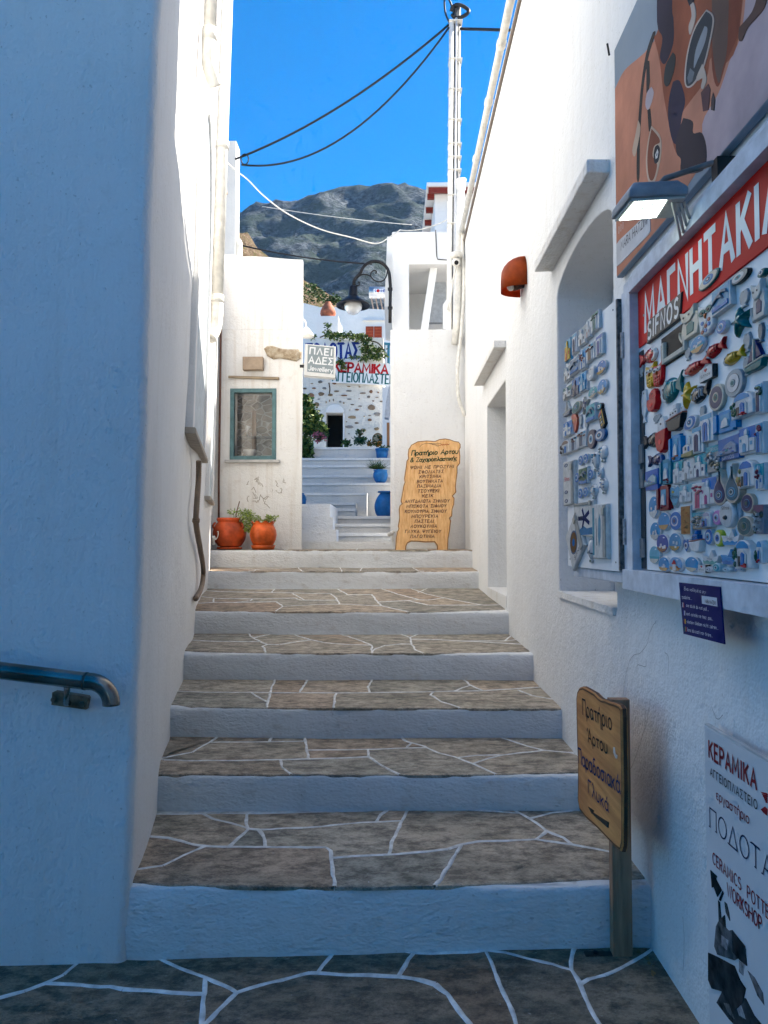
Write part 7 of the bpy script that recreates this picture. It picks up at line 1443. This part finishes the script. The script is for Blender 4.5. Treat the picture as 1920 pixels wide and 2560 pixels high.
A('eye', 1075, 1530, 170, 340, 'oval navy eye magnet with cream rim', cols=(CRM, DBL, CRM, TEA, BLK), rad=(1, .82, .38, .26, .12), flat=True); A('eye', 1290, 1355, 205, 360, 'large round grey eye magnet with white ring', cols=(GRY, BLK, (.6,.57,.55), BLK, (.3,.4,.4), TEA), rad=(1, .68, .65, .28, .25, .16), flat=True)
A('bird', 300, 1570, 120, 290, 'red elongated bird magnet with white wings', top=RDD); A('tag', 170, 1640, 60, 380, 'thin white crescent magnet at the left edge of the board', col=(.5,.55,.58)); A('ship', 570, 1780, 190, 350, 'black hulled ship magnet with cream cabin')
A('tag', 635, 1740, 70, 200, 'pale fish tag hanging in front of the black ship', col=(.42,.46,.48)); A('archhouse', 1425, 1620, 250, 340, 'round white house magnet with blue window and green creeper'); A('eyeleaf', 755, 1840, 150, 200, 'small blue fish-shaped eye magnet', rim=WHT, fill=BLU, iris=WHT)
A('tag', 885, 1720, 60, 170, 'small grey tag left of the navy oval eye'); A('shutter', 1195, 1820, 260, 290, 'blue shutter window magnet with white ship inside', flow=None, col=SKYB); A('door', 1620, 1540, 95, 360, 'white house magnet with green creeper at the right edge', door=DBL, flow=GREN)
A('tag', 325, 1790, 85, 110, 'pale grey tag under the red bird'); A('tag', 135, 1200, 45, 160, 'small pale blue tag hanging below the red and white fish')
B('door', 965, 150, 150, 360, 'tall white doorway magnet with narrow blue door'); B('bird', 410, 230, 130, 430, 'white headed bird magnet with glossy red body'); B('fish', 262, 300, 150, 230, 'black fish magnet at the left edge of the board', body=BLK, head=(.05,.06,.06))
B('fish', 320, 535, 160, 200, 'dark blue fish magnet below the black fish', body=DBL, head=(.03,.12,.3)); B('tag', 358, 640, 75, 170, 'pale blue fish tag hanging from the red bird', col=(.38,.46,.52))
B('shutter', 580, 390, 140, 320, 'blue shutter magnet with yellow and red flowers', flow=(.4,.12,.06)); B('chapel', 735, 380, 130, 250, 'white chapel magnet on green-brown rocks'); B('door', 855, 290, 130, 320, 'white house magnet with dark blue door and pale roof', door=DBL)
B('town', 1050, 520, 180, 320, 'turquoise and grey relief magnet of a hillside town', txt='SIFNOS'); B('relief', 1240, 395, 235, 290, 'dark blue relief magnet of a rocky headland reading SIFNOS'); B('plaque', 1478, 290, 200, 330, 'white chapel magnet against deep blue sky', sky=(.01,.14,.42), door=LBL)
B('door', 1625, 270, 90, 370, 'white doorway magnet with crimson bougainvillea at right edge, upper one', door=BLU, flow=MAG); B('relief', 285, 780, 140, 240, 'deep blue square magnet with a white dolphin', sky=(.008,.10,.38), hill=(.3,.4,.42), txt=None); B('shutter', 460, 680, 130, 300, 'teal shutter magnet with crimson flowers', col=(.015,.20,.28), flow=MAG)
B('plaque', 620, 690, 115, 280, 'pale magnet of a twin-towered white church', sky=TURQ, door=GRY); B('plaque', 745, 660, 145, 250, 'all-white relief magnet of cliff houses', sky=(.55,.55,.53), door=(.3,.3,.28)); B('plaque', 890, 610, 140, 290, 'white chapel magnet with turquoise sky and stairs', sky=TURQ, door=DBL)
B('drop', 1150, 865, 145, 430, 'navy teardrop eye magnet with clay rim', fill=DBL); B('drop', 1305, 820, 165, 460, 'teal teardrop eye magnet with clay rim', fill=(.01,.10,.15)); B('archhouse', 1475, 710, 195, 340, 'rounded white village magnet under deep blue sky', sky=(.01,.14,.42), green=SND, flow=None)
B('plaque', 1625, 740, 90, 310, 'white house magnet with crimson bougainvillea at right edge, lower one', flow=MAG, sky=TURQ); B('shutter', 430, 1000, 140, 290, 'dark red shutter magnet with white church', col=(.20,.008,.018), flow=MAG); B('heart', 565, 985, 140, 260, 'pale blue heart magnet with sun and small boat', txt='Sifnos')
B('plaque', 715, 945, 150, 220, 'white church magnet with pale turquoise sky and domes', sky=(.12,.33,.40), door=GRY); B('door', 870, 985, 145, 300, 'pink door magnet with magenta flowers', door=PNK, sky=(.5,.5,.48), flow=(.35,.03,.08)); B('plaque', 995, 920, 165, 330, 'white house magnet with magenta door and blue sky', sky=(.01,.14,.42), door=(.28,.02,.16))
B('eye', 1460, 1065, 145, 230, 'round navy eye magnet in a clay rim', cols=((.50,.40,.30), DBL, LBL, DBL, GREN), rad=(1, .84, .44, .38, .2), flat=True); B('eye', 1425, 1345, 170, 230, 'round teal eye magnet in a clay rim', cols=((.50,.40,.30), (.01,.09,.11), CRM, (.01,.09,.11), GREN), rad=(1, .86, .42, .38, .2), flat=True)
B('scene', 300, 1110, 120, 260, 'oval magnet with white boat on deep blue', sand=(.5,.5,.48)); B('scene', 425, 1285, 140, 210, 'round blue magnet with white and brown left rim', sand=SND, houses=False); B('eye', 578, 1280, 140, 220, 'large glossy blue and white eye button', cols=(WHT, BLU, WHT, BLU, DBL), rad=(1, .94, .56, .4, .2))
B('cork', 725, 1270, 115, 330, 'upright cork magnet with white side'); B('town', 870, 1275, 160, 190, 'beach town relief magnet with turquoise sea', txt='Sifnos', ground=(.40,.30,.20)); B('archhouse', 985, 1265, 100, 190, 'small lilac-white tower magnet beside the beach town', sky=(.3,.3,.38), green=(.3,.3,.36), flow=None)
B('eye', 1090, 1240, 100, 170, 'small pink eye magnet', cols=((.45,.25,.45), (.40,.16,.40), WHT, (.2,.3,.5), BLK), rad=(1, .94, .55, .4, .2)); B('spoon', 1222, 1200, 170, 310, 'white spoon-rest magnet with a black olive'); B('tag', 1340, 1160, 50, 220, 'slim grey-blue tag right of the white spoon rest', col=(.22,.32,.40))
B('scene', 318, 1405, 120, 210, 'oval magnet of a blue sky over white houses', sand=(.45,.42,.38)); B('scene', 408, 1555, 140, 215, 'round magnet with village on brown rocks under navy sky', top=(.01,.06,.28), sand=(.28,.12,.05)); B('scene', 563, 1540, 145, 215, 'round magnet with white village on golden rocks', top=(.05,.24,.42), sand=(.36,.22,.06))
B('heart', 708, 1580, 75, 150, 'small blue heart-shaped eye magnet', col=BLU, eye=True); B('ship', 832, 1530, 140, 250, 'white boat-shaped magnet with blue deck', hull=WHT, cabin=BLU); B('eye', 988, 1475, 95, 185, 'blue eye button left of the lime ringed eye'); B('eye', 1105, 1490, 95, 190, 'blue eye magnet with lime green ring', cols=((.42,.46,.04), (.36,.42,.03), WHT, BLU, DBL), rad=(1, .92, .72, .42, .18))
B('pboat', 1262, 1480, 205, 180, 'white paper-boat magnet with blue waves', txt='Milos'); B('scene', 310, 1695, 125, 215, 'oval turquoise beach magnet at the lower left', top=(.10,.36,.48), sea=TURQ, sand=(.5,.47,.4), houses=False); B('scene', 425, 1810, 130, 180, 'round blue magnet with tiny white church on an islet'); B('scene', 572, 1810, 160, 180, 'round magnet with red roofed windmill', top=(.15,.32,.52), red=True, houses=False)
B('scene', 770, 1810, 160, 185, 'wide round blue magnet in the bottom row with sandy rim', houses=False, sand=(.5,.42,.3)); B('pboat', 1012, 1725, 190, 165, 'white paper-boat magnet with green waves', wave=(.08,.28,.26), txt='Milos'); B('pboat', 1245, 1720, 190, 175, 'bright blue paper-boat magnet', col=SKYB, wave=(.02,.15,.36))
B('sign', 915, 1862, 85, 90, 'tiny white cube magnet with red heart in the bottom row'); B('cup', 1018, 1872, 80, 70, 'tiny white ring magnet in the bottom row', acc=GRY); B('cup', 1120, 1850, 90, 110, 'small turquoise eye magnet in the bottom row', col=(.35,.5,.52), acc=TURQ); B('cup', 1242, 1872, 95, 70, 'small pale blue eye magnet at the bottom edge', col=(.42,.52,.54), acc=(.25,.42,.48))
B('archhouse', 1435, 1690, 200, 340, 'white archway magnet with green creeper and blue door in lower right'); B('plaque', 1362, 1855, 60, 80, 'tiny blue house magnet under the green archway'); B('town', 1605, 1260, 110, 330, 'purple-grey tree relief magnet at the right edge', sky=PUR, txt=None, ground=(.22,.20,.22)); B('archhouse', 1645, 1660, 70, 270, 'green creeper house magnet cut by the right picture edge')
# the open leaf
C('plaque', 155, 790, 75, 330, 'blue magnet with yellow lettering at the far upper corner', sky=LBL, body=YEL, door=RDD, base=LBL); C('door', 255, 690, 70, 300, 'narrow white magnet with tall navy door on the leaf', door=DBL); C('plaque', 368, 590, 100, 290, 'white church facade magnet in the top row of the leaf', sky=GRY, door=BLK); C('plaque', 460, 480, 65, 290, 'slender white tower magnet in the top row of the leaf', sky=WHT, door=(.3,.15,.12)); C('door', 555, 375, 105, 300, 'deep teal doorway magnet at the top of the leaf', door=TEA, sky=TEA, flow=GREN)
C('plaque', 380, 920, 80, 310, 'white house magnet with blue windows and red flowers on the leaf', door=BLU, flow=(.3,.06,.04)); C('door', 485, 820, 110, 270, 'white doorway magnet with brown-red creeper on the leaf', door=BRN, flow=(.12,.04,.04)); C('door', 615, 715, 90, 310, 'blue door magnet with red side edge on the leaf', door=(.03,.06,.25), sky=(.06,.12,.36), flow=None)
C('dolphin', 258, 1015, 120, 250, 'grey-blue dolphin magnet on the leaf', sky=(.13,.22,.32)); C('plaque', 150, 1130, 90, 230, 'white village magnet at the far edge of the leaf', sky=GRY, door=BLK); C('bird', 505, 1130, 110, 230, 'white gull magnet with red beak on the leaf', body=(.55,.55,.54), top=(.6,.58,.56)); C('scene', 632, 1040, 140, 240, 'oval deep blue magnet with golden islet on the leaf', sand=(.45,.25,.05), top=(.01,.14,.40))
C('scene', 645, 1320, 130, 240, 'oval magnet with white church on pale blue sky on the leaf', top=(.05,.25,.52), sand=(.42,.26,.06)); C('scene', 510, 1400, 130, 190, 'round sandy magnet with turquoise patch on the leaf', top=TURQ, sand=(.42,.34,.24)); C('plaque', 268, 1330, 95, 280, 'blue sky magnet with brown headland on the leaf', sky=(.04,.18,.44), body=(.14,.12,.16), door=BLK); C('plaque', 378, 1250, 90, 290, 'bright blue magnet with tiny white chapel on the leaf', sky=(.04,.28,.50), body=LBL, door=WHT)
C('plaque', 150, 1400, 120, 200, 'beach magnet with palm at the far edge of the leaf', sky=TEA, door=BLK); C('sailboat', 140, 1640, 100, 220, 'small white boat magnet at the far edge of the leaf', hull=(.14,.16,.2), sail=(.5,.5,.48)); C('eyeleaf', 272, 1620, 115, 190, 'cream eye-shaped magnet with dark rings on the leaf', rim=CRM, fill=TEA, iris=(.04,.1,.1)); C('starfish', 392, 1590, 110, 280, 'cream star magnet with navy inlay on the leaf', col=DBL, sharp=.4, flat=True)
C('dolphin', 500, 1700, 125, 270, 'turquoise cube magnet with a leaping dolphin on the leaf', sky=TURQ); C('eye', 612, 1608, 70, 115, 'small black backed turquoise eye magnet on the leaf', cols=(BLK, TURQ, WHT, DBL), rad=(1, .8, .5, .25)); C('map', 240, 1850, 90, 280, 'coral red island-map magnet on the leaf'); C('bar', 645, 1800, 62, 270, 'slanted black and yellow bar magnet on the leaf', rot=.5)
C('tag', 318, 1825, 40, 190, 'grey tag below the cream eye-shaped magnet'); C('tag', 405, 1850, 45, 200, 'grey tag below the cream star magnet'); C('plaque', 150, 1935, 115, 230, 'white and blue chapel magnet at the far edge of the leaf', sky=(.02,.14,.40))
D('archhouse', 130, 340, 120, 220, 'dark brown creeper house magnet on the leaf', green=(.07,.03,.03), flow=None, sky=BRN); D('door', 245, 290, 100, 210, 'white door magnet with maroon bougainvillea, left one of the pair', door=(.05,.08,.14), flow=(.12,.015,.02)); D('door', 360, 220, 120, 230, 'white door magnet with maroon bougainvillea, right one of the pair', door=(.05,.08,.14), flow=(.12,.015,.02))
D('eye', 492, 220, 110, 280, 'tall brown-purple eye disc on the leaf', cols=((.08,.06,.09), (.09,.065,.09), WHT, LBL, DBL), rad=(1, .94, .5, .34, .16), flat=True); D('eye', 622, 160, 140, 200, 'blue-grey eye disc with white ring on the leaf', cols=((.03,.11,.26), (.03,.12,.28), WHT, DBL, LBL), rad=(1, .94, .6, .34, .16))
for x, y, wh in ((340, 530, 'above the green tile, left one'), (415, 500, 'above the green tile, right one'), (283, 780, 'directly left of the green tile'), (487, 730, 'directly right of the green tile'), (335, 1010, 'below the green tile, left one'), (412, 990, 'below the green tile, right one')): D('eye', x, y, 66, 145, 'small blue eye button ' + wh, cols=(WHT, BLU, WHT, SKYB, DBL), rad=(1, .92, .55, .4, .18))
D('dolphin', 388, 760, 120, 240, 'dark green tile magnet amid the blue eye buttons', sky=GREN)
D('charm', 540, 540, 90, 290, 'blue and silver seahorse charm on the leaf'); D('charm', 648, 430, 120, 260, 'silver turtle charm in the upper right of the charms'); D('charm', 625, 720, 60, 200, 'slim silver charm with ring links'); D('charm', 660, 900, 105, 230, 'silver charm with blue spots above the fish pouch', acc=BLU); D('charm', 515, 980, 110, 220, 'silver fish charm beside the blue buttons'); D('charm', 470, 1840, 110, 330, 'silver turtle charm between the two lower pouches', acc=(.2,.25,.3))
D('pouch', 175, 860, 150, 600, 'long white zip pouch with red lettering at the far edge of the leaf', cat='pouch', name='zip_pouch', deco='text', zip_='R'); D('pouch', 392, 1380, 260, 470, 'white zip pouch printed with a navy starfish', cat='pouch', name='zip_pouch', deco='star', zip_='T'); D('pouch', 630, 1560, 195, 730, 'white zip pouch printed with blue fish', cat='pouch', name='zip_pouch', deco='fish', zip_='R'); D('pouch', 262, 1700, 185, 560, 'white zip pouch hung diagonally with a round eye print', cat='pouch', name='zip_pouch', deco='eye', zip_='R', rot=.62)

# ================================================================ air
bm = box(NB(), -1200, 1500, -310, 1640, -1.2, 760)
hz = NT('air'); out = hz.t.nodes['Material Output']; hz.t.nodes.remove(hz.b)
pv = hz.n('ShaderNodeVolumePrincipled'); pv.inputs['Color'].default_value = (0.42, 0.66, 1, 1); pv.inputs['Density'].default_value = 0.00004; pv.inputs['Anisotropy'].default_value = 0.2
hz.l(pv.outputs[0], out.inputs['Volume'])
haze = ob('haze', bm, hz.m, None, label='thin blue haze in the air between village and mountain', cat='haze', kind='stuff')
